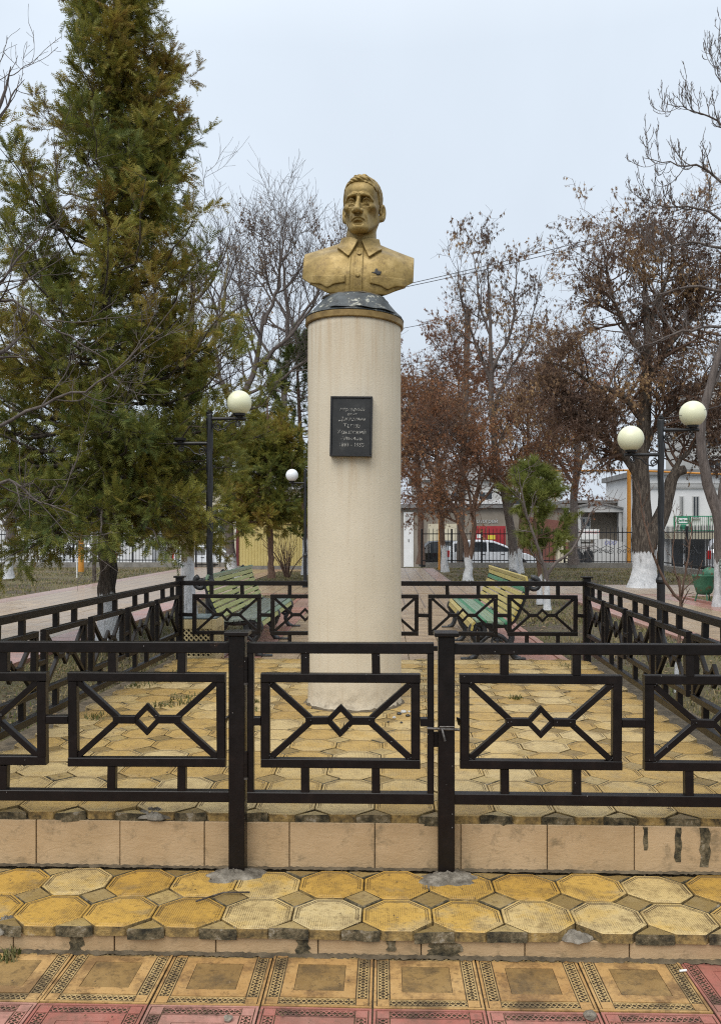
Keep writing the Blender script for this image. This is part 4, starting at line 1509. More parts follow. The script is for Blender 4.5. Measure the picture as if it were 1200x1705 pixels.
def surface_nets(D, org, h):
    nx, ny, nz = D.shape
    S = D < 0
    c = [S[i:nx - 1 + i, j:ny - 1 + j, k:nz - 1 + k] for i in (0, 1) for j in (0, 1) for k in (0, 1)]
    tot = sum(x.astype(np.int8) for x in c)
    act = (tot > 0) & (tot < 8)
    idx = np.full(act.shape, -1, dtype=np.int64)
    I = np.argwhere(act)
    idx[act] = np.arange(len(I))
    acc = np.zeros((len(I), 3))
    cnt = np.zeros(len(I))
    off = np.array([(i, j, k) for i in (0, 1) for j in (0, 1) for k in (0, 1)])
    for a in range(8):
        for b in range(a + 1, 8):
            if np.abs(off[a] - off[b]).sum() != 1:
                continue
            pa, pb = I + off[a], I + off[b]
            da, db = D[pa[:, 0], pa[:, 1], pa[:, 2]], D[pb[:, 0], pb[:, 1], pb[:, 2]]
            m = (da < 0) != (db < 0)
            t = np.where(m, da / np.where(m, da - db, 1), 0)
            acc += np.where(m[:, None], pa + (pb - pa) * t[:, None], 0)
            cnt += m
    V = np.array(org) + h * acc / cnt[:, None]
    Fs = []
    for ax in range(3):
        b, d = (ax + 1) % 3, (ax + 2) % 3
        sl0, sl1 = [slice(None)] * 3, [slice(None)] * 3
        sl0[ax], sl1[ax] = slice(0, -1), slice(1, None)
        ch = S[tuple(sl0)] != S[tuple(sl1)]
        E = np.argwhere(ch)
        ok = (E[:, b] > 0) & (E[:, d] > 0) & (E[:, b] < D.shape[b] - 1) & (E[:, d] < D.shape[d] - 1)
        E = E[ok]
        ins = S[tuple(E.T)]
        q = []
        for ub, ud in ((-1, -1), (0, -1), (0, 0), (-1, 0)):
            e = E.copy()
            e[:, b] += ub
            e[:, d] += ud
            q.append(idx[e[:, 0], e[:, 1], e[:, 2]])
        q = np.stack(q, 1)
        q[~ins] = q[~ins][:, ::-1]
        Fs.append(q)
    Fa = np.concatenate(Fs)
    return V, Fa[(Fa >= 0).all(1)]


def grid3(x0, x1, y0, y1, z0, z1, h):
    ax = [np.arange(a, b, h, dtype=np.float32) for a, b in ((x0, x1), (y0, y1), (z0, z1))]
    return np.meshgrid(*ax, indexing='ij'), (x0, y0, z0)


HS = 1.80                                   # the bust is over life size
HEAD_AT = (0.010, -0.030, 0.632)            # eye line in the bust's own frame
HEAD_YAW, HEAD_PITCH, HEAD_ROLL = math.radians(-9), math.radians(-4), math.radians(-1.2)


def head_space(P):
    """bust frame -> life-size head frame"""
    R = Matrix.Rotation(HEAD_YAW, 3, 'Z') @ Matrix.Rotation(HEAD_ROLL, 3, 'Y') @ Matrix.Rotation(-HEAD_PITCH, 3, 'X')
    R = np.array(R.transposed())
    q = [P[i] - HEAD_AT[i] for i in range(3)]
    return [(R[i, 0] * q[0] + R[i, 1] * q[1] + R[i, 2] * q[2]) / HS for i in range(3)]


def sd_head(P):
    """life-size head: eye line z=0, face towards -y"""
    X, Y, Z = P
    A = [np.abs(X), Y, Z]
    d = s_ell(P, (0, 0.016, 0.036), (0.0765, 0.099, 0.083))
    d = smin(d, s_ell(P, (0, -0.026, -0.020), (0.064, 0.063, 0.092)), 0.03)
    d = smin(d, s_ell(A, (0.0, -0.045, 0.048), (0.060, 0.046, 0.040)), 0.025)          # forehead
    d = smin(d, s_cap(A, (0.054, 0.004, -0.050), (0.022, -0.066, -0.099), 0.017, 0.019), 0.022)   # jaw line
    d = smin(d, s_ell(P, (0, -0.078, -0.098), (0.025, 0.021, 0.021)), 0.018)           # chin
    d = smin(d, s_ell(A, (0.046, -0.060, -0.022), (0.020, 0.020, 0.017)), 0.02)        # cheek bones
    d = smax(d, -s_ell(A, (0.066, -0.064, -0.060), (0.018, 0.032, 0.026)), 0.022)       # hollow cheeks
    d = smax(d, -s_ell(A, (0.082, -0.056, 0.030), (0.013, 0.03, 0.028)), 0.02)         # temples
    d = smin(d, s_ell(P, (0, -0.077, -0.064), (0.033, 0.022, 0.027)), 0.018)           # muzzle
    # brows, inner ends raised and drawn together
    d = smin(d, s_path(A, [(0.007, -0.0905, 0.0245), (0.020, -0.0930, 0.0240), (0.038, -0.0865, 0.0180), (0.053, -0.0700, 0.004)], [0.0080, 0.0098, 0.0092, 0.006]), 0.006)
    # eye sockets
    d = smax(d, -s_ell(A, (0.0305, -0.0935, 0.0035), (0.0210, 0.0245, 0.0130)), 0.004)
    d = smax(d, -s_ell(A, (0.0165, -0.088, 0.005), (0.0085, 0.0150, 0.0130)), 0.006)
    # nose
    d = smin(d, s_path(P, [(0, -0.085, 0.016), (0, -0.0985, -0.006), (0, -0.1145, -0.030), (0, -0.1195, -0.0395)], [0.0082, 0.0084, 0.0118, 0.0138]), 0.006)
    d = smin(d, s_ell(A, (0.0155, -0.1040, -0.0425), (0.0100, 0.0135, 0.0098)), 0.004)
    d = smax(d, -s_ell(A, (0.0085, -0.1085, -0.0530), (0.0048, 0.0075, 0.0050)), 0.003)
    # eyeballs, pupils, lids and bags
    eye = s_ell(A, (0.0305, -0.0705, 0.001), (0.0140, 0.0140, 0.0128))
    eye = smax(eye, -s_ell(A, (0.0300, -0.0850, 0.002), (0.0036, 0.0050, 0.0036)), 0.001)
    iris = np.abs(np.sqrt((A[0] - 0.030) ** 2 + (Z - 0.002) ** 2) - 0.0068)
    eye = np.where((Y < -0.073) & (iris < 0.0013), eye + 0.0020, eye)
    d = np.minimum(d, eye)
    d = smin(d, s_path(A, [(0.0155, -0.0785, -0.001), (0.0225, -0.0855, 0.0090), (0.0320, -0.0860, 0.0112), (0.0410, -0.0800, 0.0072), (0.0475, -0.0715, -0.003)], [0.0022, 0.0036, 0.0040, 0.0036, 0.0025]), 0.0025)
    d = smin(d, s_path(A, [(0.0165, -0.0805, -0.0045), (0.0240, -0.0860, -0.0088), (0.0330, -0.0850, -0.0098), (0.0425, -0.0775, -0.0065)], [0.0016, 0.0020, 0.0021, 0.0015]), 0.004)
    d = smax(d, -s_path(A, [(0.0180, -0.0870, -0.0175), (0.0290, -0.0875, -0.0205), (0.0400, -0.0805, -0.0165)], 0.0020), 0.003)
    # folds from nose to mouth corners
    d = smax(d, -s_path(A, [(0.0205, -0.0995, -0.0365), (0.0270, -0.0960, -0.0500), (0.0335, -0.0880, -0.0690), (0.0330, -0.0825, -0.0810)], [0.0038, 0.0064, 0.0066, 0.0034]), 0.0025)
    d = smax(d, -s_path(A, [(0.0430, -0.0830, -0.0260), (0.0475, -0.0745, -0.0480), (0.0465, -0.0680, -0.0700)], [0.0012, 0.0026, 0.0014]), 0.004)
    # mouth, corners turned down
    d = smin(d, s_path(A, [(0.0, -0.0990, -0.0640), (0.010, -0.0975, -0.0655), (0.022, -0.0895, -0.0715)], [0.0036, 0.0034, 0.0020]), 0.006)
    d = smin(d, s_path(A, [(0.0, -0.0975, -0.0750), (0.010, -0.0960, -0.0755), (0.020, -0.0895, -0.0765)], [0.0050, 0.0046, 0.0028]), 0.006)
    d = smax(d, -s_path(A, [(0.0, -0.1025, -0.0690), (0.010, -0.1005, -0.0702), (0.0215, -0.0935, -0.0752), (0.0285, -0.0875, -0.0825)], [0.0030, 0.0033, 0.0034, 0.0020]), 0.0016)
    d = smax(d, -s_path(A, [(0.0, -0.0985, -0.0560), (0.0, -0.1010, -0.0500)], 0.0026), 0.004)
    d = smax(d, -s_path(A, [(0.0, -0.0960, -0.0868), (0.010, -0.0940, -0.0868)], 0.0035), 0.014)
    # forehead creases and the frown
    d = smax(d, -s_path(A, [(0.0050, -0.0985, 0.0180), (0.0055, -0.0970, 0.0250)], 0.0018), 0.003)
    # neck with its cords
    d = smin(d, s_cap(P, (0, 0.030, -0.050), (0, 0.034, -0.220), 0.050, 0.056), 0.03)
    d = smin(d, s_cap(A, (0.046, 0.022, -0.055), (0.016, -0.016, -0.175), 0.012), 0.016)
    # ears
    def ear(Q):
        ang = math.radians(24)
        x = Q[0] - 0.0748
        y = Q[1] - 0.020
        z = Q[2] + 0.018
        xr = x * math.cos(ang) - y * math.sin(ang)
        yr = x * math.sin(ang) + y * math.cos(ang)
        zr = z - 0.15 * yr
        e = s_ell([xr, yr, zr], (0.004, 0.004, 0.0), (0.0085, 0.0205, 0.0350))
        e = smin(e, s_ell([xr, yr, zr], (0.000, -0.006, -0.026), (0.008, 0.011, 0.012)), 0.006)
        e = smax(e, -s_ell([xr, yr, zr], (0.0125, -0.0005, 0.004), (0.0095, 0.0125, 0.0230)), 0.004)
        e = smin(e, s_path([xr, yr, zr], [(0.006, 0.008, 0.020), (0.0075, 0.009, 0.0), (0.006, 0.002, -0.014)], 0.0032), 0.003)
        e = smin(e, s_ell([xr, yr, zr], (0.005, -0.013, -0.003), (0.005, 0.005, 0.007)), 0.003)
        return e
    d = smin(d, ear(A), 0.004)
    return d


def hair_region(P):
    """negative inside the hair-covered part of the skull"""
    X, Y, Z = P
    side = np.abs(X)
    line = np.interp(Y, [-0.12, -0.070, -0.045, -0.028, -0.016, 0.012, 0.034, 0.06, 0.12], [0.076, 0.0755, 0.066, 0.040, 0.004, -0.004, -0.010, -0.055, -0.062])
    line = line + np.where(Y < -0.045, 0.004 - 5.0 * X ** 2 - 0.06 * X, 0)
    return line - Z


# torso
def sd_torso(P):
    X, Y, Z = P
    A = [np.abs(X), Y, Z]
    d = s_ell(P, (0, 0.030, 0.060), (0.470, 0.200, 0.285))
    d = smin(d, s_cap(A, (0.0, 0.035, 0.215), (0.385, 0.045, 0.175), 0.120, 0.108), 0.07)
    d = smin(d, s_cap(A, (0.060, 0.060, 0.375), (0.400, 0.050, 0.222), 0.052, 0.066), 0.05)
    d = smin(d, s_cap(P, (0, 0.030, 0.20), (0, 0.026, 0.47), 0.118, 0.100), 0.06)
    d = smin(d, s_ell(A, (0.15, -0.055, 0.09), (0.20, 0.085, 0.17)), 0.08)             # chest
    # sleeve seams
    yf_ = -0.135
    d = smax(d, -s_path(A, [(0.384, yf_, 0.25), (0.366, yf_ - 0.02, 0.15), (0.348, yf_ - 0.03, 0.02)], [0.012, 0.017, 0.020]), 0.008)
    # shirt drag folds
    d = smax(d, -s_path(P, [(-0.100, -0.19, 0.215), (-0.094, -0.20, 0.02)], 0.007), 0.012)
    d = smax(d, -s_path(P, [(0.075, -0.19, 0.16), (0.060, -0.20, 0.02)], 0.006), 0.014)
    d = smax(d, -s_path(A, [(0.10, -0.165, 0.235), (0.24, -0.150, 0.20)], 0.005), 0.016)
    # sawn-off sides, slanted lower corners, flat base
    d = smax(d, A[0] - 0.404, 0.0025)
    d = smax(d, ((A[0] - 0.235) * 0.075 - (Z + 0.033 - 0.42 * np.clip(Y + 0.17, 0, 0.3)) * 0.165) / 0.1812, 0.005)
    d = smax(d, np.where(Z < 0.25, Y - 0.10, Y - 0.10 - (Z - 0.25) * 0.8), 0.02)
    d = smax(d, -0.034 - Z, 0.004)
    return d


bust = thing('bust', 'golden painted bust of a man in a buttoned shirt on the column', 'bust', (XC + 0.022, YC - 0.0, 3.338))
bust.rotation_euler = (0, math.radians(2.6), 0)
HV = 0.0031
Pg, og = grid3(-0.18, 0.20, -0.27, 0.20, 0.36, 0.86, HV)
Ph = head_space(Pg)
DH = sd_head(Ph) * HS
DT = sd_torso(Pg)
DB = smin(DH, DT, 0.012)
V1, F1 = surface_nets(np.where(Pg[2] > 0.398, DB, 1.0).astype(np.float32), og, HV)
F1 = F1[V1[F1][:, :, 2].min(1) > 0.407]
# torso on a coarser grid; one continuous body: both fields are evaluated on one grid for the shoulders
HT = 0.0052
Pt, ot = grid3(-0.43, 0.43, -0.23, 0.29, -0.05, 0.435, HT)
DTt = sd_torso(Pt)
DTf = smin(DTt, sd_head(head_space(Pt)) * HS, 0.012)
V2, F2 = surface_nets(np.where(Pt[2] < 0.430, DTf, 1.0).astype(np.float32), ot, HT)
F2 = F2[V2[F2][:, :, 2].max(1) < 0.417]
Vb = np.concatenate([V1, V2])
Fb = np.concatenate([F1, F2 + len(V1)])
obj('head_and_shoulders', (Vb, Fb), M['gold'], bust, smooth=True, world=False)

# hair: raised layer over the skull, combed in streaks, with a swept fringe
Xh, Yh, Zh = Ph
streak = 0.0011 * np.sin(Xh * 330 + Yh * 190 + 3 * np.sin(Yh * 45)) + 0.0007 * np.sin(Yh * 420 + Zh * 260)
thick = 0.0026 + 0.0042 * np.clip((Zh - 0.055) / 0.05, 0, 1) 
skull = s_ell(Ph, (0, 0.016, 0.036), (0.0765, 0.099, 0.083))
skull = smin(skull, s_ell([np.abs(Xh), Yh, Zh], (0.0, -0.045, 0.048), (0.060, 0.046, 0.040)), 0.025)
skull = smin(skull, s_ell(Ph, (0, -0.026, -0.020), (0.064, 0.063, 0.092)), 0.03)
DHair = smax(skull - thick - streak, hair_region(Ph), 0.004)
lock = s_path(Ph, [(-0.052, -0.050, 0.074), (-0.030, -0.072, 0.085), (0.0, -0.079, 0.092), (0.030, -0.070, 0.090), (0.056, -0.046, 0.078)], [0.006, 0.0095, 0.0115, 0.0105, 0.006])
lock = np.minimum(lock, s_path(Ph, [(-0.046, -0.045, 0.086), (-0.015, -0.066, 0.100), (0.020, -0.060, 0.103), (0.050, -0.035, 0.092)], [0.006, 0.010, 0.010, 0.006]))
DHair = smin(DHair, lock + 0.0012 * np.sin(Xh * 260 + Zh * 500 + 2 * np.sin(Yh * 90)), 0.004) * HS
V3, F3 = surface_nets(DHair.astype(np.float32), og, HV)
obj('hair', (V3, F3), M['gold'], bust, smooth=True, world=False)

# collar: two pointed leaves lying on the shirt, closed band behind the neck
HCg = 0.0040
Pc, oc = grid3(-0.20, 0.22, -0.25, 0.22, 0.21, 0.50, HCg)
Dc = smin(sd_torso(Pc), s_cap(Pc, (0.005, 0.028, 0.20), (0.010, 0.026, 0.50), 0.120, 0.104), 0.035)
leafs = None
for s in (-1, 1):
    pts = [(s * 0.012 + 0.004, 0.372), (s * 0.070 + 0.004, 0.240), (s * 0.080 + 0.004, 0.239), (s * 0.163 + 0.004, 0.318), (s * 0.135 + 0.004, 0.430), (s * 0.09 + 0.004, 0.430)]
    p2 = poly2(Pc[0], Pc[2], pts)
    leafs = p2 if leafs is None else np.minimum(leafs, p2)
front = np.maximum(leafs, Pc[1] - 0.03)
back = np.maximum(np.maximum(0.398 - Pc[2], Pc[2] - 0.440 - 0.12 * (Pc[1] - 0.03)), np.maximum(0.07 - Pc[1], np.abs(Pc[0]) - 0.105))
slope_top = Pc[2] - (0.412 + 0.25 * (Pc[1] + 0.02))                 # fold line drops towards the throat
DCo = smax(smax(Dc - 0.021, -(Dc + 0.006), 0.002), np.minimum(np.maximum(front, slope_top), np.maximum(back, slope_top)), 0.004)
V4, F4 = surface_nets(DCo.astype(np.float32), oc, HCg)
obj('collar', (V4, F4), M['gold'], bust, smooth=True, world=False)


def relief(name, pts, h, z0, z1, res=0.0045, round_=0.003, mat='gold'):
    """piece of cloth raised by h above the shirt inside a polygon of the front view"""
    xs_ = [p[0] for p in pts]
    Pp, op = grid3(min(xs_) - 0.02, max(xs_) + 0.02, -0.25, -0.02, z0, z1, res)
    Dd = sd_torso(Pp)
    q = smax(smax(Dd - h, -(Dd + 0.010), 0.002), poly2(Pp[0], Pp[2], pts), round_)
    Vp, Fp = surface_nets(q.astype(np.float32), op, res)
    return obj(name, (Vp, Fp), M[mat], bust, smooth=True, world=False)


for s in (-1, 1):
    c = 0.004
    arc = [(s * (0.088 + 0.257 * i / 12) + c, 0.030 - 0.022 * math.exp(-((i - 6) / 1.6) ** 2) + 0.014 * (abs(i - 6) / 6) ** 1.5 - 0.006) for i in range(13)]
    pts = [(s * 0.345 + c, 0.092), (s * 0.088 + c, 0.092)] + arc
    relief('pocket_flap', pts, 0.013, -0.05, 0.13)
relief('placket', [(-0.030, -0.03), (0.040, -0.03), (0.034, 0.32), (-0.018, 0.32)], 0.009, -0.05, 0.35)
relief('placket', [(-0.082, -0.03), (-0.052, -0.03), (-0.050, 0.25), (-0.066, 0.25)], 0.006, -0.05, 0.28)
for (x, z) in ((0.006, 0.268), (0.004, 0.094)):
    relief('button', [(x + 0.0165 * math.cos(a_ / 16 * 6.2832), z + 0.0165 * math.sin(a_ / 16 * 6.2832)) for a_ in range(16)], 0.019, z - 0.04, z + 0.04, 0.003, 0.006)
tag(relief('chipped_patch', [(0.098, 0.118), (0.122, 0.126), (0.128, 0.150), (0.140, 0.152), (0.148, 0.132), (0.172, 0.130), (0.166, 0.106), (0.142, 0.100), (0.130, 0.112)], 0.0045, 0.07, 0.18, 0.003, 0.001, 'plaque'),
    'dark grey chip where gold paint has flaked off the chest')

# ------------------------------------------------------------------ globe lamps
def twisted_post(x, y, z0, z1, r, lobes=3, turns=4.2, n=70, k=18):
    V, f = [], []
    for i in range(n):
        z = z0 + (z1 - z0) * i / (n - 1)
        for j in range(k):
            a = 2 * math.pi * j / k
            q = r * (1 + 0.13 * math.cos(lobes * (a - turns * (z - z0))))
            V.append((x + q * math.cos(a), y + q * math.sin(a), z))
    for i in range(n - 1):
        for j in range(k):
            q = (j + 1) % k
            f.append((i * k + j, i * k + q, (i + 1) * k + q, (i + 1) * k + j))
    f.append(tuple(range((n - 1) * k, n * k)))
    return V, f


def lamp_post(label, px, depth, ztop, arms, r_globe=0.149, globe='globe', collar=1.0):
    x, y = at(px, depth)
    t = thing('street_lamp', label, 'lamp post', (x, y, ZG - 0.02))
    obj('base', lathe([(0.075, ZG - 0.02), (0.075, ZG + 0.10), (0.055, ZG + 0.16), (0.046, ZG + 0.2), (0.046, ZG + 0.78), (0.058, ZG + 0.80), (0.058, ZG + 0.83), (0.044, ZG + 0.86), (0.036, ZG + 0.9)], 16, x, y), M['black_iron'], t, smooth=False)
    obj('post', twisted_post(x, y, ZG + 0.88, ztop, 0.034), M['black_iron'], t, smooth=True)
    obj('finial', lathe([(0.038, ztop - 0.002), (0.040, ztop + 0.012), (0.022, ztop + 0.018), (0.024, ztop + 0.035), (0.002, ztop + 0.05)], 12, x, y), M['black_iron'], t)
    for (s, za, reach, lit) in arms:
        pts = [(x + s * 0.02, y, za), (x + s * (reach + 0.07), y, za)]
        a = obj('arm', tube(pts, 0.021, 10), M['black_iron'], t, smooth=False)
        sc = MB()
        sc.add(tube(spiral((x + s * 0.085, y, za - 0.085), 0.048, 0.010, 1.6, math.pi / 2, 'xz', 22, s), 0.0085, 6))
        sc.add(tube(spiral((x + s * (reach - 0.02), y, za - 0.062), 0.034, 0.008, 1.5, math.pi / 2, 'xz', 20, -s), 0.0075, 6))
        sc.add(tube([(x + s * 0.085, y, za - 0.135), (x + s * 0.17, y, za - 0.11), (x + s * 0.23, y, za - 0.05), (x + s * (reach - 0.02), y, za - 0.026)], 0.008, 6))
        obj('scroll', sc.get(), M['black_iron'], a)
        gx = x + s * reach
        obj('globe_cup', lathe([(0.030, za + 0.006), (0.034, za + 0.022), (0.066, za + 0.032), (0.070, za + 0.056), (0.060, za + 0.060)], 18, gx, y), M['black_iron'], a)
        if lit:
            obj('globe', sphere((gx, y, za + 0.048 + r_globe * 0.93), r_globe, 36, 22), M[globe], a, smooth=True)
    return t


lamp_post('twisted black lamp post with two cream globes near the forked tree', 1100, 9.7, zat(697, 9.7), [(-1, zat(757, 9.7), 0.345, True), (1, zat(716, 9.7), 0.362, True)])
lamp_post('twisted black lamp post with one cream globe among the conifer sprays', 349, 9.3, zat(688, 9.3), [(1, zat(697, 9.3), 0.330, True), (-1, zat(738, 9.3), 0.33, False)], 0.136)
lamp_post('distant black lamp post with small white globe half hidden by the column', 508, 21.0, zat(783, 21), [(-1, zat(804, 21), 0.33, True)], 0.155, 'globe_white')


# ------------------------------------------------------------------ park benches
def bench(label, loc, rz, L, back_cols, seat_cols, mirror=1):
    """length along local y; seat front at x=0, back towards +x (times mirror)"""
    t = thing('park_bench', label, 'bench', loc, rz)
    s = mirror
    seat = [(0.015, 0.335, 74), (0.03, 0.385, 50), (0.085, 0.412, 12), (0.145, 0.408, -4), (0.205, 0.402, -5), (0.265, 0.395, -6), (0.325, 0.389, -4), (0.385, 0.392, 8)]
    back = [(0.445, 0.435, 58), (0.475, 0.497, 62), (0.503, 0.558, 64), (0.530, 0.620, 66), (0.556, 0.682, 68), (0.578, 0.744, 72), (0.594, 0.806, 80), (0.592, 0.864, 104)]
    for rows, cols, nm in ((seat, seat_cols, 'seat_slat'), (back, back_cols, 'back_slat')):
        for i, (x, z, a) in enumerate(rows):
            d = (math.cos(math.radians(a)) * s, 0, math.sin(math.radians(a)))
            u = (-d[2] * s, 0, d[0] * s) if s > 0 else (d[2], 0, -d[0])
            V, f = bar((x * s, 0, z), (x * s, L, z), 0.052, 0.024, (-math.sin(math.radians(a)) * s, 0, math.cos(math.radians(a))), 0.006)
            obj(nm, (V, f), M[cols[i]], t, world=False)
    for y in (0.06, L / 2, L - 0.06):
        mb = MB()
        w = 0.022

        def ribbon(pts, r):
            P = spline([(p[0] * s, y, p[1]) for p in pts], 18)
            mb.add(tube(P, r * 1.3, 8))
        ribbon([(0.40, 0.37), (0.25, 0.365), (0.10, 0.375), (0.02, 0.35), (0.01, 0.28)], 0.026)
        ribbon([(0.06, 0.36), (0.03, 0.25), (0.09, 0.14), (0.06, 0.04), (0.0, 0.0)], 0.024)
        ribbon([(0.38, 0.37), (0.44, 0.25), (0.42, 0.12), (0.48, 0.02), (0.53, 0.0)], 0.026)
        ribbon([(0.36, 0.36), (0.46, 0.42), (0.53, 0.56), (0.59, 0.72), (0.635, 0.86)], 0.026)
        ribbon([(0.09, 0.16), (0.2, 0.25), (0.32, 0.25), (0.42, 0.16)], 0.018)
        mb.add(tube([(p[0], y, p[2]) for p in spiral((0.07 * s, y, 0.30), 0.095, 0.02, 1.5, math.pi * 0.5, 'xz', 26, -s)], [0.033 - 0.014 * i / 25 for i in range(26)], 8))
        mb.add(tube(spiral((0.67 * s, y, 0.80), 0.075, 0.015, 1.4, math.pi * 0.6, 'xz', 24, -s), [0.030 - 0.013 * i / 23 for i in range(24)], 8))
        mb.add(tube(spiral((0.27 * s, y, 0.19), 0.055, 0.012, 1.3, 0, 'xz', 20, s), 0.013, 6))
        mb.add(cbox(-0.05 * s - 0.05, -0.05 * s + 0.07, y - 0.035, y + 0.035, -0.005, 0.018, 0.004))
        mb.add(cbox(0.53 * s - 0.06, 0.53 * s + 0.06, y - 0.035, y + 0.035, -0.005, 0.018, 0.004))
        obj('iron_support', mb.get(), M['cast_iron'], t, world=False, smooth=True)
    return t


G, Y, PG, LM, GR = 'bench_green', 'bench_yellow', 'bench_pale_green', 'bench_lime', 'bench_grey'
bench('green and yellow slatted bench with cast iron scroll ends facing the central path', (0.90, 8.95, ZPATH), 0, 3.2, [Y, Y, Y, Y, Y, G, Y, Y], [Y, Y, PG, G, PG, PG, PG, G], 1)
bench('pale lime and grey green slatted bench with dark scroll ends beside the litter bin', (-1.36, 9.12, ZPATH), 0, 3.1, [LM, LM, LM, LM, LM, LM, LM, PG], [LM, PG, GR, GR, GR, GR, GR, GR], -1)
bench('grey green bench end at the picture edge beside the whitewashed trunk', (at(1178, 15.2)[0] + 0.25, 14.9, ZPATH - 0.01), math.radians(-90), 2.2, [GR] * 8, [GR, GR, GR, PG, GR, GR, GR, GR], -1)

# ------------------------------------------------------------------ litter bins
bx, by, bs, bz = at(333, 8.85)[0], 8.80, 0.19, ZPATH
lb = thing('litter_bin', 'square cream lattice litter bin with dark lid beside the bench', 'litter bin', (bx, by, bz))
for sx in (-1, 1):
    for sy in (-1, 1):
        obj('corner_post', cbox(bx + sx * bs - 0.022, bx + sx * bs + 0.022, by + sy * bs - 0.022, by + sy * bs + 0.022, bz, bz + 0.46, 0.003), M['bin_cream'], lb)
for (dx, dy) in ((0, -1), (0, 1), (-1, 0), (1, 0)):
    for z0, z1 in ((0.36, 0.455), (0.02, 0.075)):
        if dx == 0:
            b = cbox(bx - bs + 0.023, bx + bs - 0.023, by + dy * bs - 0.014, by + dy * bs + 0.014, bz + z0, bz + z1, 0.003)
        else:
            b = cbox(bx + dx * bs - 0.014, bx + dx * bs + 0.014, by - bs + 0.023, by + bs - 0.023, bz + z0, bz + z1, 0.003)
        obj('rail', b, M['bin_cream'], lb)
    mb = MB()
    w = bs - 0.024
    for s in (-1, 1):
        for i in range(-6, 12):
            u0 = -w + i * 0.05
            # clip the diagonal to the opening
            za, zb = 0.075, 0.36
            pts = []
            for q in range(2):
                z = (za, zb)[q]
                u = u0 + (z - za) * s * 1.0 + (0.285 if s < 0 else 0) - 0.0
                pts.append([u, z])
            (ua, z0), (ub, z1) = pts
            lo, hi = 0.0, 1.0
            for bnd, sg in ((-w, 1), (w, -1)):
                f0, f1 = sg * (ua - bnd), sg * (ub - bnd)
                if f0 < 0 and f1 < 0:
                    lo, hi = 1, 0
                    break
                if f0 < 0:
                    lo = max(lo, f0 / (f0 - f1))
                if f1 < 0:
                    hi = min(hi, f0 / (f0 - f1))
            if hi - lo < 0.05:
                continue
            A = (ua + (ub - ua) * lo, z0 + (z1 - z0) * lo)
            B = (ua + (ub - ua) * hi, z0 + (z1 - z0) * hi)
            o = 0.004 * s
            if dx == 0:
                mb.add(bar((bx + A[0], by + dy * bs + o, bz + A[1]), (bx + B[0], by + dy * bs + o, bz + B[1]), 0.006, 0.013, (0, 1, 0) if False else (0.3, 0, 0.9)))
            else:
                mb.add(bar((bx + dx * bs + o, by + A[0], bz + A[1]), (bx + dx * bs + o, by + B[0], bz + B[1]), 0.006, 0.013, (0, 0.3, 0.9)))
    obj('lattice', mb.get(), M['bin_cream'], lb)
obj('liner', cbox(bx - bs + 0.02, bx + bs - 0.02, by - bs + 0.02, by + bs - 0.02, bz + 0.01, bz + 0.40, 0.004), M['plastic'], lb)
obj('lid', cbox(bx - bs - 0.01, bx + bs + 0.01, by - bs - 0.01, by + bs + 0.01, bz + 0.461, bz + 0.48, 0.004), M['bin_lid'], lb)

gx, gy = at(1172, 16.6)
gz = ZG
gb_ = thing('litter_bin', 'dented green urn shaped bin with a bag by the whitewashed trunk', 'litter bin', (gx, gy, gz))
V, f = lathe([(0.10, gz + 0.16), (0.15, gz + 0.20), (0.19, gz + 0.34), (0.22, gz + 0.52), (0.235, gz + 0.54), (0.225, gz + 0.545), (0.20, gz + 0.50), (0.15, gz + 0.25)], 20, gx, gy)
obj('bowl', (V, f), M['bin_green'], gb_, smooth=True)
for a in (0.5, 2.6, 4.7):
    obj('leg', tube([(gx + 0.12 * math.cos(a), gy + 0.12 * math.sin(a), gz + 0.20), (gx + 0.18 * math.cos(a), gy + 0.18 * math.sin(a), gz - 0.01)], 0.014, 6), M['bin_green'], gb_)
rb = np.random.default_rng(3)
V, f = sphere((gx + 0.1, gy, gz + 0.55), 0.14, 20, 12)
V = np.array(V)
V += (V - np.array([gx + 0.1, gy, gz + 0.55])) * (0.3 * rb.random((len(V), 1)) - 0.15)
obj('bag', (V, f), M['bin_green'], gb_, smooth=True)

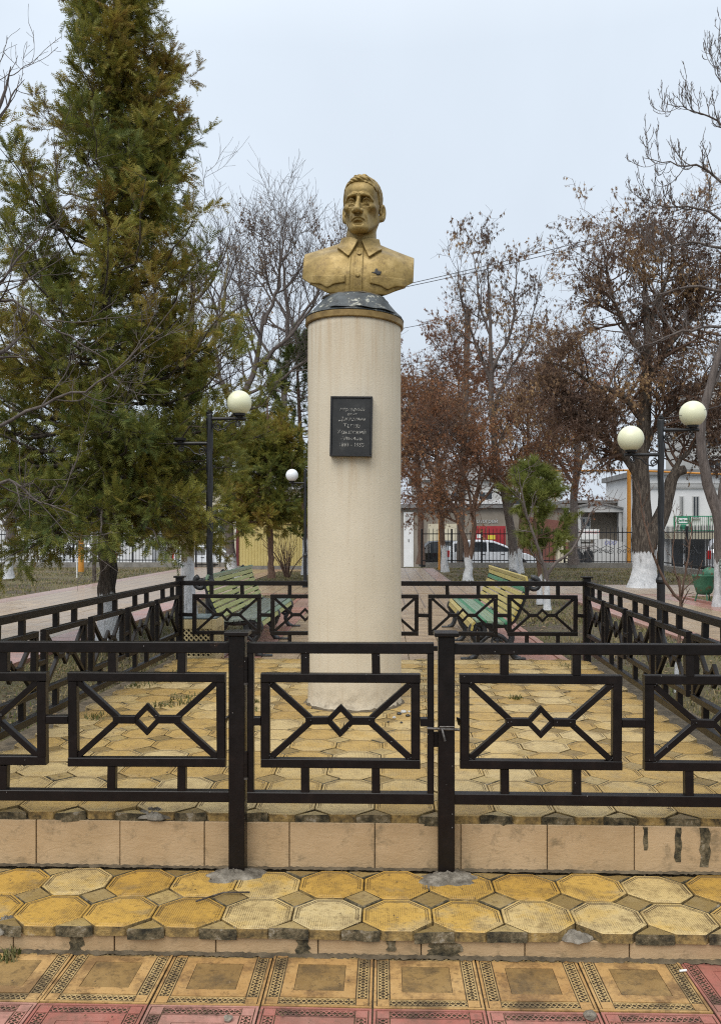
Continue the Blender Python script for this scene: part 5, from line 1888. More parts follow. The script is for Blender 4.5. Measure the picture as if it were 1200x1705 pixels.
# ------------------------------------------------------------------ park boundary fences (bars each an object)
def bar_fence(label, A, B, z0, z1, spacing, post_every, name='railing', group=None, ornaments=False):
    A, B = Vector((*A, 0)), Vector((*B, 0))
    L = (B - A).length
    d = (B - A).normalized()
    t = thing(name, label, 'fence', (A.x, A.y, z0), 0, group)
    ang = math.atan2(d.y, d.x)

    def P(u, z):
        v = A + d * u
        return (v.x, v.y, z)
    for z in (z0 + 0.10, z1 - 0.22):
        obj('rail', bar(P(0, z), P(L, z), 0.035, 0.04), M['black_iron'], t)
    me = mesh('fence_bar', *MB().add(box(-0.010, 0.010, -0.010, 0.010, 0.0, z1 - z0 - 0.05)).add(([(-0.010, -0.010, z1 - z0 - 0.05), (0.010, -0.010, z1 - z0 - 0.05), (0.010, 0.010, z1 - z0 - 0.05), (-0.010, 0.010, z1 - z0 - 0.05), (0, 0, z1 - z0 + 0.03)], [(0, 1, 4), (1, 2, 4), (2, 3, 4), (3, 0, 4)])).get(), M['black_iron'])
    mp = mesh('fence_post', *cbox(-0.035, 0.035, -0.035, 0.035, -0.35, z1 - z0 - 0.02, 0.004), M['black_iron'])
    n = int(L / spacing)
    for i in range(n + 1):
        u = i * spacing
        v = A + d * u
        post = i % post_every == 0
        ref('post' if post else 'bar', mp if post else me, t, (v.x - t.location.x, v.y - t.location.y, 0), ang)
    if ornaments:
        for uc in (L * 0.30, L * 0.72):
            mb = MB()
            for s in (-1, 1):
                mb.add(tube([P(uc + s * q[0], q[1]) for q in ((0.06, z0 + 0.62), (0.35, z0 + 0.75), (0.7, z0 + 0.55), (1.0, z0 + 0.42))], 0.012, 5))
                for (cu, cz, r) in ((0.16, 0.50, 0.11), (0.38, 0.52, 0.09), (0.58, 0.50, 0.08), (0.95, 0.48, 0.07)):
                    c = P(uc + s * cu, z0 + cz)
                    pts = []
                    for i in range(16):
                        a = i / 15 * 8.5
                        rr = r * (1 - 0.75 * i / 15)
                        v = d * (rr * math.cos(a) * s)
                        pts.append((c[0] + v.x, c[1] + v.y, c[2] + rr * math.sin(a)))
                    mb.add(tube(pts, 0.010, 5))
            obj('scroll_ornament', mb.get(), M['black_iron'], t)
    return t


bar_fence('black railing along the street on the conifer side of the park', (-20, 33.9), (-7.9, 33.9), ZG + 0.19, 1.78, 0.135, 18)
bar_fence('open black railing gate between the tan trunk and the kiosk', (-7.6, 33.5), (-5.7, 34.1), ZG + 0.02, 1.55, 0.24, 4, 'railing_gate')
bar_fence('black railing with spiked bars in front of the parked cars', (1.45, 33.9), (7.05, 33.9), ZG + 0.19, 1.80, 0.15, 8)
bar_fence('black railing gate with scroll ornament before the porch', (7.15, 33.9), (9.95, 33.9), ZG + 0.14, 1.86, 0.165, 17, 'railing_gate', None, True)
bar_fence('closely barred black railing running beside the silver car', (10.05, 33.6), (10.05, 15.5), ZG + 0.22, 1.86, 0.13, 20, ornaments=True)

# ------------------------------------------------------------------ kiosk
kx0, kx1, ky = at(394, 31.8)[0], at(566, 31.8)[0], 31.8
kz0, kz1 = ZPATH, ZPATH + 2.55
kk = thing('kiosk', 'pale yellow ribbed metal kiosk with maroon corner behind the shrub', 'kiosk', ((kx0 + kx1) / 2, ky, kz0))
n = 34
w = (kx1 - kx0) / n
zig = []
for i in range(n):
    x = kx0 + i * w
    zig += [(x, ky), (x + w * 0.55, ky), (x + w * 0.62, ky + 0.022), (x + w * 0.93, ky + 0.022)]
poly = zig + [(kx1, ky), (kx1, ky + 2.3), (kx0, ky + 2.3)]
fix_normals(obj('ribbed_wall', prism(poly, kz0 + 0.13, kz1, 'z'), M['kiosk'], kk))
obj('plinth', box(kx0 - 0.05, kx1 + 0.05, ky - 0.03, ky + 2.4, kz0 - 0.05, kz0 + 0.128), M['kerb'], kk)
obj('corner_trim', cbox(kx0 - 0.05, kx0 + 0.06, ky - 0.04, ky + 0.05, kz0 + 0.13, kz1, 0.004), M['maroon'], kk)
obj('roof', box(kx0 - 0.2, kx1 + 0.2, ky - 0.25, ky + 2.5, kz1 + 0.002, kz1 + 0.12), M['roof_grey'], kk)

# ------------------------------------------------------------------ posts, pole, cables, gas pipe
def post(name, label, px, depth, py0, py1, r, mat, lean=0, k=10, cat='post'):
    a, b = at(px, depth, py0), at(px + lean, depth, py1)
    t = tag(obj(name, tube([a, a + (b - a) * 0.5, b], [r * 1.1, r, r * 0.9], k), M[mat], smooth=False, loc=tuple(a)), label, cat)
    return t


post('gas_pipe_post', 'orange painted pipe post on the lawn under the conifer branches', 135, 29.0, 952, 845, 0.09, 'orange_paint', 0, 12, 'post')
post('utility_pole', 'leaning weathered wooden utility pole among the brown trees', 765, 36.0, 945, 515, 0.14, 'wood_pole', 14, 10, 'pole')
post('gas_pipe_post', 'thin orange pipe post beside the whitewashed trunk near the column', 731, 31.5, 950, 838, 0.035, 'orange_paint', 0, 8, 'post')
post('steel_post', 'short dark post standing on the lawn beside the conifer trunk', 157, 24.0, 968, 880, 0.055, 'bark', 0, 8, 'post')
post('white_stake', 'thin white stake on the lawn near the orange pipe post', 128, 25.5, 962, 920, 0.02, 'sign_white', 0, 6, 'stake')
# gas pipe: riser and overhead run beside the street
a0 = at(1047, 35.0, 948)
gp = thing('gas_pipe', 'orange gas pipe rising beside the gate and running overhead to the houses', 'pipe', tuple(a0))
a1 = at(1047, 35.0, 783)
obj('riser_pipe', tube([a0, a1], 0.085, 12), M['orange_paint'], gp)
pts = [a1, Vector((a1.x + 6, a1.y + 2, a1.z - 0.1)), Vector((a1.x + 16, a1.y + 6, a1.z - 0.25))]
obj('overhead_pipe', tube(pts, 0.042, 10), M['orange_paint'], gp)
obj('overhead_pipe', tube([a1, Vector((a1.x - 3, a1.y + 1, a1.z + 0.05))], 0.042, 10), M['orange_paint'], gp)


def cable(label, A, B, sag, r=0.012, d2=None):
    P = [A + (B - A) * t + Vector((0, 0, -sag * 4 * t * (1 - t))) for t in np.linspace(0, 1, 24)]
    t = tag(obj('cable', tube(P, r, 5), M['wire'], loc=tuple(A)), label, 'cable', 'overhead cables')
    return t


cable('upper of the two slanting cables in the open sky beside the bust', at(560, 40, 498), at(1330, 36, 300), 0.25, 0.017)
cable('lower of the two slanting cables in the open sky beside the bust', at(560, 40, 500), at(1330, 36, 306), 0.33, 0.017)
cable('cable meeting the wooden pole just under the pair beside the column cap', at(600, 44, 556), at(782, 36, 522), 0.1, 0.014)
cable('lowest cable sagging from the wooden pole towards the forked tree', at(600, 44, 612), at(1100, 30, 498), 0.5, 0.013)
cable('cable slung from the lamp post top across the cream globe', at(1100, 9.72, 697), at(1260, 9.4, 655), 0.03, 0.0035)


# ------------------------------------------------------------------ cars
def car(label, loc, rz, paint, L=4.2, W=1.70, H=1.5, prof=None, group=None, name='parked_car'):
    """lofted body with tapered cabin; x forward, origin at ground centre"""
    t = thing(name, label, 'car', loc, rz, group)
    if prof is None:          # (x from tail, top z)
        prof = [(0.0, 0.72), (0.03, 0.95), (0.10, 1.05), (0.28, 1.34), (0.55, 1.46), (1.2, 1.50), (2.0, 1.50), (2.55, 1.42), (3.30, 0.98), (3.75, 0.90), (4.08, 0.76), (4.2, 0.60)]
    belt = 0.92 * H / 1.5
    px_ = [p[0] for p in prof]
    pz_ = [p[1] for p in prof]
    xs_ = sorted(set(list(np.linspace(0, L, 43)) + px_))
    V, f = [], []
    for x in xs_:
        zt = float(np.interp(x, px_, pz_))
        e = min(x, L - x)
        wf = W / 2 * (1 - 0.16 * max(0, 1 - e / 0.5) ** 2)
        zl = 0.22 + 0.10 * max(0, 1 - e / 0.35)
        zb = min(belt, zt - 0.05)
        tp = max(0, zt - 0.06 - zb)
        hw = [(wf * 0.90, zl), (wf * 0.985, zl + 0.12), (wf, 0.55), (wf * 0.985, zb), (wf * 0.985 - 0.30 * tp, zb + tp), (wf * 0.80 - 0.28 * tp, zt - 0.015), (0, zt)]
        sec = [(-w, z) for w, z in hw[:-1]] + [(0, zt)] + [(w, z) for w, z in reversed(hw[:-1])]
        V += [(x - L / 2, w, z) for w, z in sec]
    k = 13
    m = len(xs_)
    for i in range(m - 1):
        for j in range(k - 1):
            f.append((i * k + j, i * k + j + 1, (i + 1) * k + j + 1, (i + 1) * k + j))
        f.append((i * k + k - 1, i * k, (i + 1) * k, (i + 1) * k + k - 1))
    f.append(tuple(range(k)))
    f.append(tuple(reversed(range((m - 1) * k, m * k))))
    b = obj('body', (V, f), M[paint], t, smooth=False, world=False)
    fix_normals(b)

    def side_pt(x, z, s, off=0.008):
        zt = float(np.interp(x, px_, pz_))
        e = min(x, L - x)
        wf = W / 2 * (1 - 0.16 * max(0, 1 - e / 0.5) ** 2)
        zb = min(belt, zt - 0.05)
        return (x - L / 2, s * (wf * 0.985 - 0.30 * max(0, z - zb) + off), z)
    # side windows between pillars
    top = lambda x: float(np.interp(x, px_, pz_)) - 0.11
    x_rear, x_front = L * 0.075, L * 0.735
    cuts = [(x_rear, L * 0.245), (L * 0.265, L * 0.44), (L * 0.46, x_front)]
    for s in (-1, 1):
        for (a, c) in cuts:
            n = 8
            up_, lo_ = [], []
            for i in range(n + 1):
                x = a + (c - a) * i / n
                z1 = max(belt + 0.03, top(x))
                lo_.append(side_pt(x, belt + 0.02, s))
                up_.append(side_pt(x, z1, s))
            Vw = lo_ + up_
            fw = [(i, i + 1, n + 2 + i, n + 1 + i) for i in range(n)]
            obj('side_window', (Vw, fw), M['glass'], t, world=False)
        hx = L * 0.44
        for q in (0.40, 0.62):
            p = side_pt(L * q, belt - 0.10, s, 0.012)
            obj('door_handle', box(p[0] - 0.09, p[0] + 0.09, p[1] - 0.012, p[1] + 0.012, p[2] - 0.015, p[2] + 0.015), M['plastic'], t, world=False)
        p = side_pt(x_front - 0.05, belt + 0.05, s, 0.09)
        obj('mirror', cbox(p[0] - 0.05, p[0] + 0.05, p[1] - 0.08, p[1] + 0.08, p[2] - 0.06, p[2] + 0.07, 0.02), M[paint], t, world=False)
        # lamps
        obj('tail_lamp', cbox(-L / 2 - 0.012, -L / 2 + 0.10, s * (W / 2 - 0.17) - 0.07, s * (W / 2 - 0.17) + 0.07, 0.70, 1.02, 0.01), M['red_lens'], t, world=False)
        obj('headlamp', cbox(L / 2 - 0.26, L / 2 - 0.035, s * (W / 2 - 0.24) - 0.14, s * (W / 2 - 0.24) + 0.14, 0.60, 0.76, 0.02), M['clear_lens'], t, world=False)
        for x in (L * 0.19, L * 0.805):
            cx, cy = x - L / 2, s * (W / 2 - 0.085)
            Vt, ft = lathe([(0.20, -0.10), (0.29, -0.105), (0.31, -0.06), (0.31, 0.06), (0.29, 0.105), (0.20, 0.10)], 24)
            Vt = [(cx + p_[0], cy + p_[2], 0.31 + p_[1]) for p_ in Vt]
            wh = obj('wheel', (Vt, ft), M['rubber'], t, world=False, smooth=False)
            Vr, fr = lathe([(0.20, -0.085), (0.19, -0.10), (0.06, -0.09), (0.05, -0.10), (0.05, 0.10), (0.06, 0.09), (0.19, 0.10), (0.20, 0.085)], 14)
            obj('wheel_rim', ([(cx + p_[0], cy + p_[2], 0.31 + p_[1]) for p_ in Vr], fr), M['rim'], wh, world=False)
            Va, fa = lathe([(0.36, -0.03), (0.36, 0.012)], 24)
            obj('wheel_arch', ([(cx + p_[0], s * (W / 2 - 0.006) + s * p_[2], 0.33 + p_[1]) for p_ in Va], fa), M['plastic'], t, world=False)
    # front and rear screens
    for (xa, za, xb, zb_, nm) in ((2.62 / 4.2 * L, None, 3.22 / 4.2 * L, None, 'windscreen'), (0.30 / 4.2 * L, None, 0.115 / 4.2 * L, None, 'rear_window')):
        za, zb_ = float(np.interp(xa, px_, pz_)), float(np.interp(xb, px_, pz_))
        dx, dz = xb - xa, zb_ - za
        nl = math.hypot(dx, dz)
        ox, oz = (-dz / nl * 0.012, dx / nl * 0.012)
        if oz < 0:
            ox, oz = -ox, -oz
        w0, w1 = W / 2 * 0.62, W / 2 * 0.80
        Vw = [(xa - L / 2 + ox, -w0, za + oz), (xa - L / 2 + ox, w0, za + oz), (xb - L / 2 + ox, w1, zb_ + oz), (xb - L / 2 + ox, -w1, zb_ + oz)]
        obj(nm, (Vw, [(0, 1, 2, 3)]), M['glass'], t, world=False)
    for x, nm in ((-L / 2 - 0.02, 'rear_bumper'), (L / 2 - 0.10, 'front_bumper')):
        obj(nm, cbox(x, x + 0.12, -W / 2 * 0.86, W / 2 * 0.86, 0.32, 0.52, 0.03), M['plastic' if paint == 'car_black' else paint], t, world=False)
    obj('number_plate', box(-L / 2 - 0.026, -L / 2 - 0.021, -0.26, 0.26, 0.60, 0.71), M['sign_white'], t, world=False)
    return t


def gz_at(x, y):
    return float(ground_z(np.array([min(x, 10.9)]), np.array([y]))[0]) + 0.021


cx = at(814, 41)[0]
van = [(0.0, 0.72), (0.03, 1.0), (0.12, 1.25), (0.30, 1.44), (0.8, 1.52), (1.6, 1.54), (2.2, 1.50), (2.75, 1.30), (3.35, 0.98), (3.8, 0.88), (4.12, 0.74), (4.24, 0.58)]
car('white minivan parked behind the railing', (cx, 41.0, gz_at(cx, 41)), math.radians(2), 'car_white', 4.24, 1.7, 1.54, van)
cx = at(768, 44.6)[0]
suv = [(0.0, 0.78), (0.03, 1.05), (0.25, 1.55), (0.45, 1.68), (1.2, 1.72), (2.1, 1.70), (2.5, 1.60), (3.1, 1.10), (3.8, 1.02), (4.2, 0.90), (4.35, 0.65)]
car('black off-road car parked behind the white minivan', (cx, 44.6, gz_at(cx, 44.6)), math.radians(4), 'car_black', 4.35, 1.8, 1.72, suv)
cx, cy = 13.15, 32.0
car('silver car seen through the close railing', (cx, cy, float(ground_z(np.array([cx]), np.array([cy]))[0]) + 0.02), math.radians(62), 'car_silver')
cx = at(352, 47)[0]
car('white car beyond the open railing gate', (cx, 47.0, gz_at(cx, 47)), math.radians(3), 'car_white')
cx = at(120, 46)[0]
car('white car behind the conifer and the street railing', (cx, 46.0, gz_at(cx, 46)), math.radians(182), 'car_white')


# ------------------------------------------------------------------ two women walking away
def woman(label, px, depth, h, seed, lean):
    x, y = at(px, depth)
    z = gz_at(x, y)
    t = thing('person', label, 'person', (x, y, z))
    s = h / 1.5
    Pp, op = grid3(-0.42, 0.42, -0.3, 0.3, -0.03, 1.55, 0.018)
    A = [np.abs(Pp[0]), Pp[1], Pp[2]]
    d = s_cap(Pp, (0, 0.0, 0.52), (0, -0.01 + lean * 0.3, 1.08), 0.215, 0.165)
    d = smin(d, s_ell(Pp, (0, 0.01, 0.48), (0.24, 0.19, 0.16)), 0.08)
    d = smin(d, s_cap(A, (0.04, lean * 0.3, 1.20), (0.15, lean * 0.3, 1.15), 0.085), 0.06)
    d = smin(d, s_path(A, [(0.185, lean * 0.3, 1.14), (0.245, 0.03, 0.88), (0.235, -0.06, 0.64)], [0.075, 0.062, 0.045]), 0.02)
    d = smin(d, s_ell(A, (0.235, -0.065, 0.585), (0.030, 0.038, 0.055)), 0.02)
    d = smin(d, s_cap(A, (0.085, 0.02, 0.42), (0.08, 0.03, 0.08), 0.06, 0.042), 0.03)
    d = smin(d, s_ell(A, (0.08, -0.02 + 0.02, 0.035), (0.045, 0.11, 0.04)), 0.02)
    d = smin(d, s_cap(Pp, (0, lean * 0.3, 1.18), (0, lean * 0.4 - 0.0, 1.32), 0.055), 0.03)
    d = smin(d, s_ell(Pp, (0, lean * 0.4 + 0.01, 1.385), (0.078, 0.095, 0.11)), 0.02)
    d = np.maximum(d, -Pp[2])
    V, Fq = surface_nets(d.astype(np.float32), op, 0.018)
    col = np.where((Pp[2] < 0), 0, 0)
    o = obj('figure', (V * s, Fq), M['coat'], t, smooth=True, world=False)
    dh = np.maximum(s_ell(Pp, (0, lean * 0.4 + 0.005, 1.39), (0.088, 0.105, 0.118)), Pp[1] * 0 - (Pp[2] - 1.27))
    dh = smin(dh, s_ell(Pp, (0, lean * 0.4 - 0.085, 1.27), (0.06, 0.05, 0.09)), 0.03)
    V, Fq = surface_nets(dh.astype(np.float32), op, 0.018)
    obj('headscarf', (V * s, Fq), M['scarf'], t, smooth=True, world=False)
    dl = s_cap(A, (0.085, 0.02, 0.36), (0.08, 0.03, 0.14), 0.064, 0.048)
    V, Fq = surface_nets(np.maximum(dl, Pp[2] - 0.36).astype(np.float32), op, 0.018)
    obj('stockings', (V * s, Fq), M['skin'], t, smooth=True, world=False)
    t.rotation_euler = (0, 0, math.radians(seed))
    return t


woman('stooped woman in a short black coat and dark headscarf at the gate', 964, 50.0, 1.36, 8, 0.18)
woman('taller woman in a long black coat walking beside the stooped one', 979, 50.0, 1.47, -6, 0.05)


# ------------------------------------------------------------------ houses across the street
def house(label, x0, x1, y, z0, z1, wall, roof=None, depth=8, eave=0.35, name='house'):
    t = thing(name, label, 'building', ((x0 + x1) / 2, y, z0))
    obj('wall', box(x0, x1, y, y + depth, z0 - 0.5, z1), M[wall], t)
    if roof:
        kind, h, mat = roof
        if kind == 'gable_x':
            V = [(x0 - eave, y - eave, z1 + 0.002), (x1 + eave, y - eave, z1 + 0.002), (x1 + eave, y + depth + eave, z1 + 0.002), (x0 - eave, y + depth + eave, z1 + 0.002),
                 (x0 - eave, y + depth / 2, z1 + h), (x1 + eave, y + depth / 2, z1 + h)]
            r = obj('roof', (V, [(0, 1, 5, 4), (2, 3, 4, 5), (0, 4, 3), (1, 2, 5), (3, 2, 1, 0)]), M[mat], t)
        else:
            r = obj('roof', box(x0 - eave, x1 + eave, y - eave, y + depth, z1 + 0.002, z1 + h), M[mat], t)
    return t


def window(t, x0, x1, z0, z1, y, frame='sign_white', panes=2, glass='glass', fr=0.07):
    w = obj('window', box(x0 - fr, x1 + fr, y - 0.05, y + 0.02, z0 - fr, z1 + fr), M[frame], t)
    n = panes
    for i in range(n):
        a = x0 + (x1 - x0) * i / n + (0.03 if i else 0)
        b = x0 + (x1 - x0) * (i + 1) / n - (0.03 if i < n - 1 else 0)
        obj('pane', box(a, b, y - 0.056, y - 0.03, z0, z1), M[glass], w)
    obj('sill', box(x0 - fr - 0.05, x1 + fr + 0.05, y - 0.14, y + 0.02, z0 - fr - 0.06, z0 - fr - 0.004), M['kerb'], w)
    return w


def door(t, x0, x1, z0, z1, y, mat, panels=2, handle=True, name='door'):
    d = obj(name, box(x0, x1, y - 0.06, y + 0.02, z0, z1), M[mat], t)
    n = panels
    for i in range(n):
        a, b = x0 + (x1 - x0) * (i + 0.12) / n, x0 + (x1 - x0) * (i + 0.88) / n
        obj('door_panel', box(a, b, y - 0.085, y - 0.06, z0 + 0.15, z1 - 0.15), M[mat], d)
    if handle:
        obj('handle', box((x0 + x1) / 2 - 0.03, (x0 + x1) / 2 + 0.03, y - 0.12, y - 0.06, (z0 + z1) / 2 - 0.1, (z0 + z1) / 2 + 0.1), M['steel'], d)
    return d


BY = 60.5
ZB = float(ground_z(np.array([0.0]), np.array([60.5]))[0])
ax = lambda px, d=BY: at(px, d)[0]
az_ = lambda py, d=BY: zat(py, d)

h = house('long low grey rendered shed with red double doors behind the cars', ax(628), ax(938), BY, ZB, az_(846), 'wall_grey', ('flat', 0.28, 'roof_grey'), 7)
y = BY
door(h, ax(672), ax(688), ZB, az_(853), y, 'sign_white', 1)
obj('notice', box(ax(674), ax(684), y - 0.10, y - 0.088, az_(874), az_(858)), M['wall_pale'], h)
window(h, ax(714), ax(732), az_(905), az_(874), y, 'wall_cream', 2, 'wall_cream')
window(h, ax(741), ax(758), az_(905), az_(874), y, 'wall_cream', 2, 'wall_cream')
door(h, ax(787), ax(808), ZB, az_(876), y, 'red_door', 1)
door(h, ax(809), ax(840), ZB, az_(876), y, 'red_door', 1)
obj('white_notice', box(ax(793), ax(802), y - 0.10, y - 0.088, az_(896), az_(889)), M['sign_white'], h)
obj('yellow_notice', box(ax(811), ax(823), y - 0.10, y - 0.088, az_(898), az_(891)), M['sign_yellow'], h)
text_obj('sign_lettering', 'отогрей', 0.40, M['wall_pale'], h, (ax(810) - h.location.x, y - 0.03 - h.location.y, az_(868) - h.location.z), extrude=0.02)
for i in range(24):
    x = ax(690) + (ax(835) - ax(690)) * i / 24
    obj('roof_sheet', box(x, x + 0.24, y - 0.42, y + 0.4, az_(846) + 0.285, az_(846) + 0.285 + 0.20 + 0.06 * (i * 7 % 3)), M['wall_white'], h)
# red-brown lean-to beside the shed
h2 = thing('shed', 'red brown sheet lean-to with slanting side next to the grey shed', 'building', (ax(905, 58), 58, ZB))
fix_normals(obj('wall', prism([(ax(870, 58), ZB), (ax(928, 58), ZB), (ax(938, 58), az_(868, 58)), (ax(872, 58), az_(860, 58))], 58.0, 59.8, 'y'), M['roof_brick'], h2))
obj('low_wall', box(ax(925, 57.5), ax(951, 57.5), 57.5, 58.6, ZB, az_(893, 57.5)), M['wall_cream'], h2)
obj('red_panel', box(ax(938, 57.4), ax(946, 57.4), 57.44, 57.495, az_(918, 57.4), az_(903, 57.4)), M['roof_brick'], h2)

h = house('small house with gabled porch and white door behind the ornate gate', ax(950), ax(1036), BY + 1.5, ZB, az_(838, 62), 'wall_grey', ('flat', 0.2, 'roof_grey'), 7)
y = BY + 1.5
# porch roof
pz0, pz1 = az_(853), az_(840)
V, f = prism([(ax(944), pz0), (ax(1034), pz0), (ax(1034), pz0 + 0.18), (ax(990), pz1 + 0.05), (ax(944), pz0 + 0.18)], y - 1.6, y - 0.01, 'y')
fix_normals(obj('porch_roof', (V, f), M['wall_pale'], h))
V, f = prism([(ax(943), pz0 + 0.185), (ax(990), pz1 + 0.055), (ax(1035), pz0 + 0.185), (ax(1035), pz0 + 0.30), (ax(990), pz1 + 0.18), (ax(943), pz0 + 0.30)], y - 1.75, y - 0.005, 'y')
fix_normals(obj('porch_ridge', (V, f), M['roof_grey'], h))
for px in (962, 1029):
    obj('porch_post', box(ax(px) - 0.10, ax(px) + 0.10, y - 1.5, y - 1.3, ZB, pz0 - 0.002), M['wall_pale'], h)
d = door(h, ax(972), ax(988), az_(903), az_(860), y, 'sign_white', 2)
for px in (975, 983):
    obj('door_pane', box(ax(px) - 0.02, ax(px + 3) + 0.02, y - 0.10, y - 0.0865, az_(876), az_(864)), M['glass'], d)
for i in range(6):
    obj('stair_step', box(ax(952), ax(960.5), y - 1.9 + i * 0.3, y - 0.01, ZB + i * 0.28, ZB + (i + 1) * 0.28 - 0.004), M['roof_grey'], h)
obj('porch_wall', box(ax(964), ax(1026), y - 1.45, y - 1.25, ZB, az_(905)), M['wall_pale'], h)
obj('banner', box(ax(962), ax(994), y - 1.56, y - 1.515, az_(898), az_(881)), M['sign_white'], h)
text_obj('banner_lettering', 'ПТ-СОСЕДИ', 0.24, M['sign_red'], h, ((ax(978)) - h.location.x, y - 1.563 - h.location.y, az_(886.5) - h.location.z), extrude=0.004)
lw = thing('wall', 'low white rendered wall with blue scrawl behind the ornate gate', 'wall', (ax(1005, 58.6), 58.6, ZB))
fix_normals(obj('masonry', prism([(ax(985, 58.6), ZB), (ax(1034, 58.6), ZB), (ax(1034, 58.6), az_(903, 58.6)), (ax(1005, 58.6), az_(897, 58.6)), (ax(985, 58.6), az_(899, 58.6))], 58.3, 58.55, 'y'), M['wall_pale'], lw))
text_obj('blue_scrawl', 'ООО', 0.36, M['sign_blue'], lw, (ax(1012, 58.3) - lw.location.x, 58.294 - lw.location.y, az_(904, 58.3) - lw.location.z), extrude=0.003, shear=0.3)
h = house('cream house with teal boarded gable beyond the orange pipe', ax(1030, 66), ax(1095, 66), 66, ZB, az_(866, 66), 'wall_cream', None, 8)
for i in range(11):
    z0 = az_(866, 66) + i * 0.26
    obj('teal_board', box(ax(1020, 66) + i * 0.02, ax(1095, 66), 65.9 - 0.0, 66.25, z0 + 0.004, z0 + 0.235), M['teal'], h)
obj('yellow_meter_box', box(ax(1037, 65.9), ax(1041.5, 65.9), 65.85, 65.995, az_(909, 66), az_(900, 66)), M['orange_paint'], h)

h = house('white two storey house with green balcony railing and green sign', ax(1064, 56), ax(1330, 56), 56, ZB - 0.5, az_(792, 56), 'wall_white', ('flat', 0.35, 'roof_grey'), 9)
for a, b in ((1127, 1131), (1148, 1156), (1178, 1186), (1212, 1220)):
    window(h, ax(a, 56), ax(b, 56), az_(862, 56), az_(828, 56), 56, 'wall_pale', 2, 'glass', 0.06)
for i in range(5):
    obj('cornice_moulding', box(ax(1064, 56) - 0.05, ax(1330, 56), 55.86 + 0.02 * i, 56.0, az_(814 - i * 2.0, 56) , az_(814 - i * 2.0, 56) + 0.05), M['wall_pale'], h)
bz0, bz1 = az_(886, 54.6), az_(860, 54.6)
obj('balcony_slab', box(ax(1110, 54.6), ax(1300, 54.6), 54.6, 56, bz0 - 0.45, bz0), M['wall_cream'], h)
for z in (bz0 + 0.06, bz1 - 0.03):
    obj('balcony_rail', box(ax(1118, 54.6), ax(1300, 54.6), 54.62, 54.68, z, z + 0.06), M['sign_green'], h)
me_b = mesh('baluster', *box(-0.012, 0.012, -0.012, 0.012, 0, bz1 - bz0 - 0.15), M['bench_pale_green'])
i = 0
px = 1119
while px < 1290:
    ref('baluster', me_b, h, (ax(px, 54.6) - h.location.x, 54.65 - h.location.y, bz0 + 0.121 - h.location.z))
    px += 3.2
for px in (1118, 1144, 1174, 1204, 1240):
    obj('balcony_post', box(ax(px, 54.6) - 0.04, ax(px, 54.6) + 0.04, 54.69, 54.76, bz0 + 0.001, bz1), M['sign_green'], h)
sg = obj('sign_board', box(ax(1122, 54.5), ax(1140, 54.5), 54.40, 54.50, az_(873, 54.5), az_(861, 54.5)), M['sign_green'], h)
obj('sign_bracket', box(ax(1127, 54.5), ax(1136, 54.5), 54.42, 54.50, az_(882, 54.5), az_(873.5, 54.5)), M['sign_green'], h)
obj('sign_face', box(ax(1123.6, 54.4), ax(1138.4, 54.4), 54.388, 54.3995, az_(871, 54.4), az_(863, 54.4)), M['sign_white'], sg)
tx = text_obj('sign_lettering', 'Сапфир', 0.185, M['sign_green'], sg, (0, 0, 0), extrude=0.004, bold=0.008)
tx.location = (ax(1131, 54.38) - h.location.x, 54.383 - h.location.y, az_(867, 54.4) - h.location.z)
for a, b in ((1112, 1130), (1140, 1165), (1172, 1200)):
    obj('shop_front', box(ax(a, 56), ax(b, 56), 55.93, 55.995, ZB - 0.3, az_(896, 56)), M['glass'], h)
    obj('shop_frame', box(ax(a, 56) - 0.08, ax(a, 56) - 0.002, 55.90, 55.998, ZB - 0.3, az_(894, 56)), M['sign_white'], h)

h = house('tall grey apartment block rising behind the white house', ax(1165, 90), ax(1420, 90), 90, ZB, az_(640, 90), 'wall_pale', ('flat', 0.4, 'roof_grey'), 12, name='apartment_building')
for r in range(5):
    for c in range(7):
        x0 = ax(1172, 90) + c * 2.6
        z0 = az_(700, 90) - r * 2.9
        window(h, x0, x0 + 1.3, z0, z0 + 1.5, 90, 'wall_white', 2)

# pale terrace on the conifer side
h = house('long pale house with tall windows beyond the street behind the conifer', ax(-90, 58), ax(250, 58), 58, ZB, az_(800, 58), 'wall_white', ('gable_x', 1.8, 'roof_grey'), 9)
for k in range(9):
    x0 = ax(-70 + k * 36, 58)
    window(h, x0, x0 + 0.8, az_(880, 58), az_(835, 58), 58, 'wall_pale', 2)
h = house('cream house with grey roof seen through twigs beside the lamp post', ax(262, 62), ax(520, 62), 62, ZB, az_(815, 62), 'wall_cream', ('gable_x', 2.0, 'roof_grey'), 9)
for k in range(6):
    x0 = ax(272 + k * 40, 62)
    window(h, x0, x0 + 1.0, az_(885, 62), az_(845, 62), 62, 'sign_white', 2)
h = house('pale block behind the brown trees beyond the grey shed', ax(690, 80), ax(930, 80), 80, ZB, az_(800, 80), 'wall_pale', ('gable_x', 2.2, 'roof_grey'), 9)
for k in range(5):
    x0 = ax(705 + k * 46, 80)
    window(h, x0, x0 + 1.2, az_(845, 80), az_(820, 80), 80, 'wall_white', 2)

# ------------------------------------------------------------------ trees
def nrm(a):
    return a / (np.linalg.norm(a, axis=-1, keepdims=True) + 1e-9)


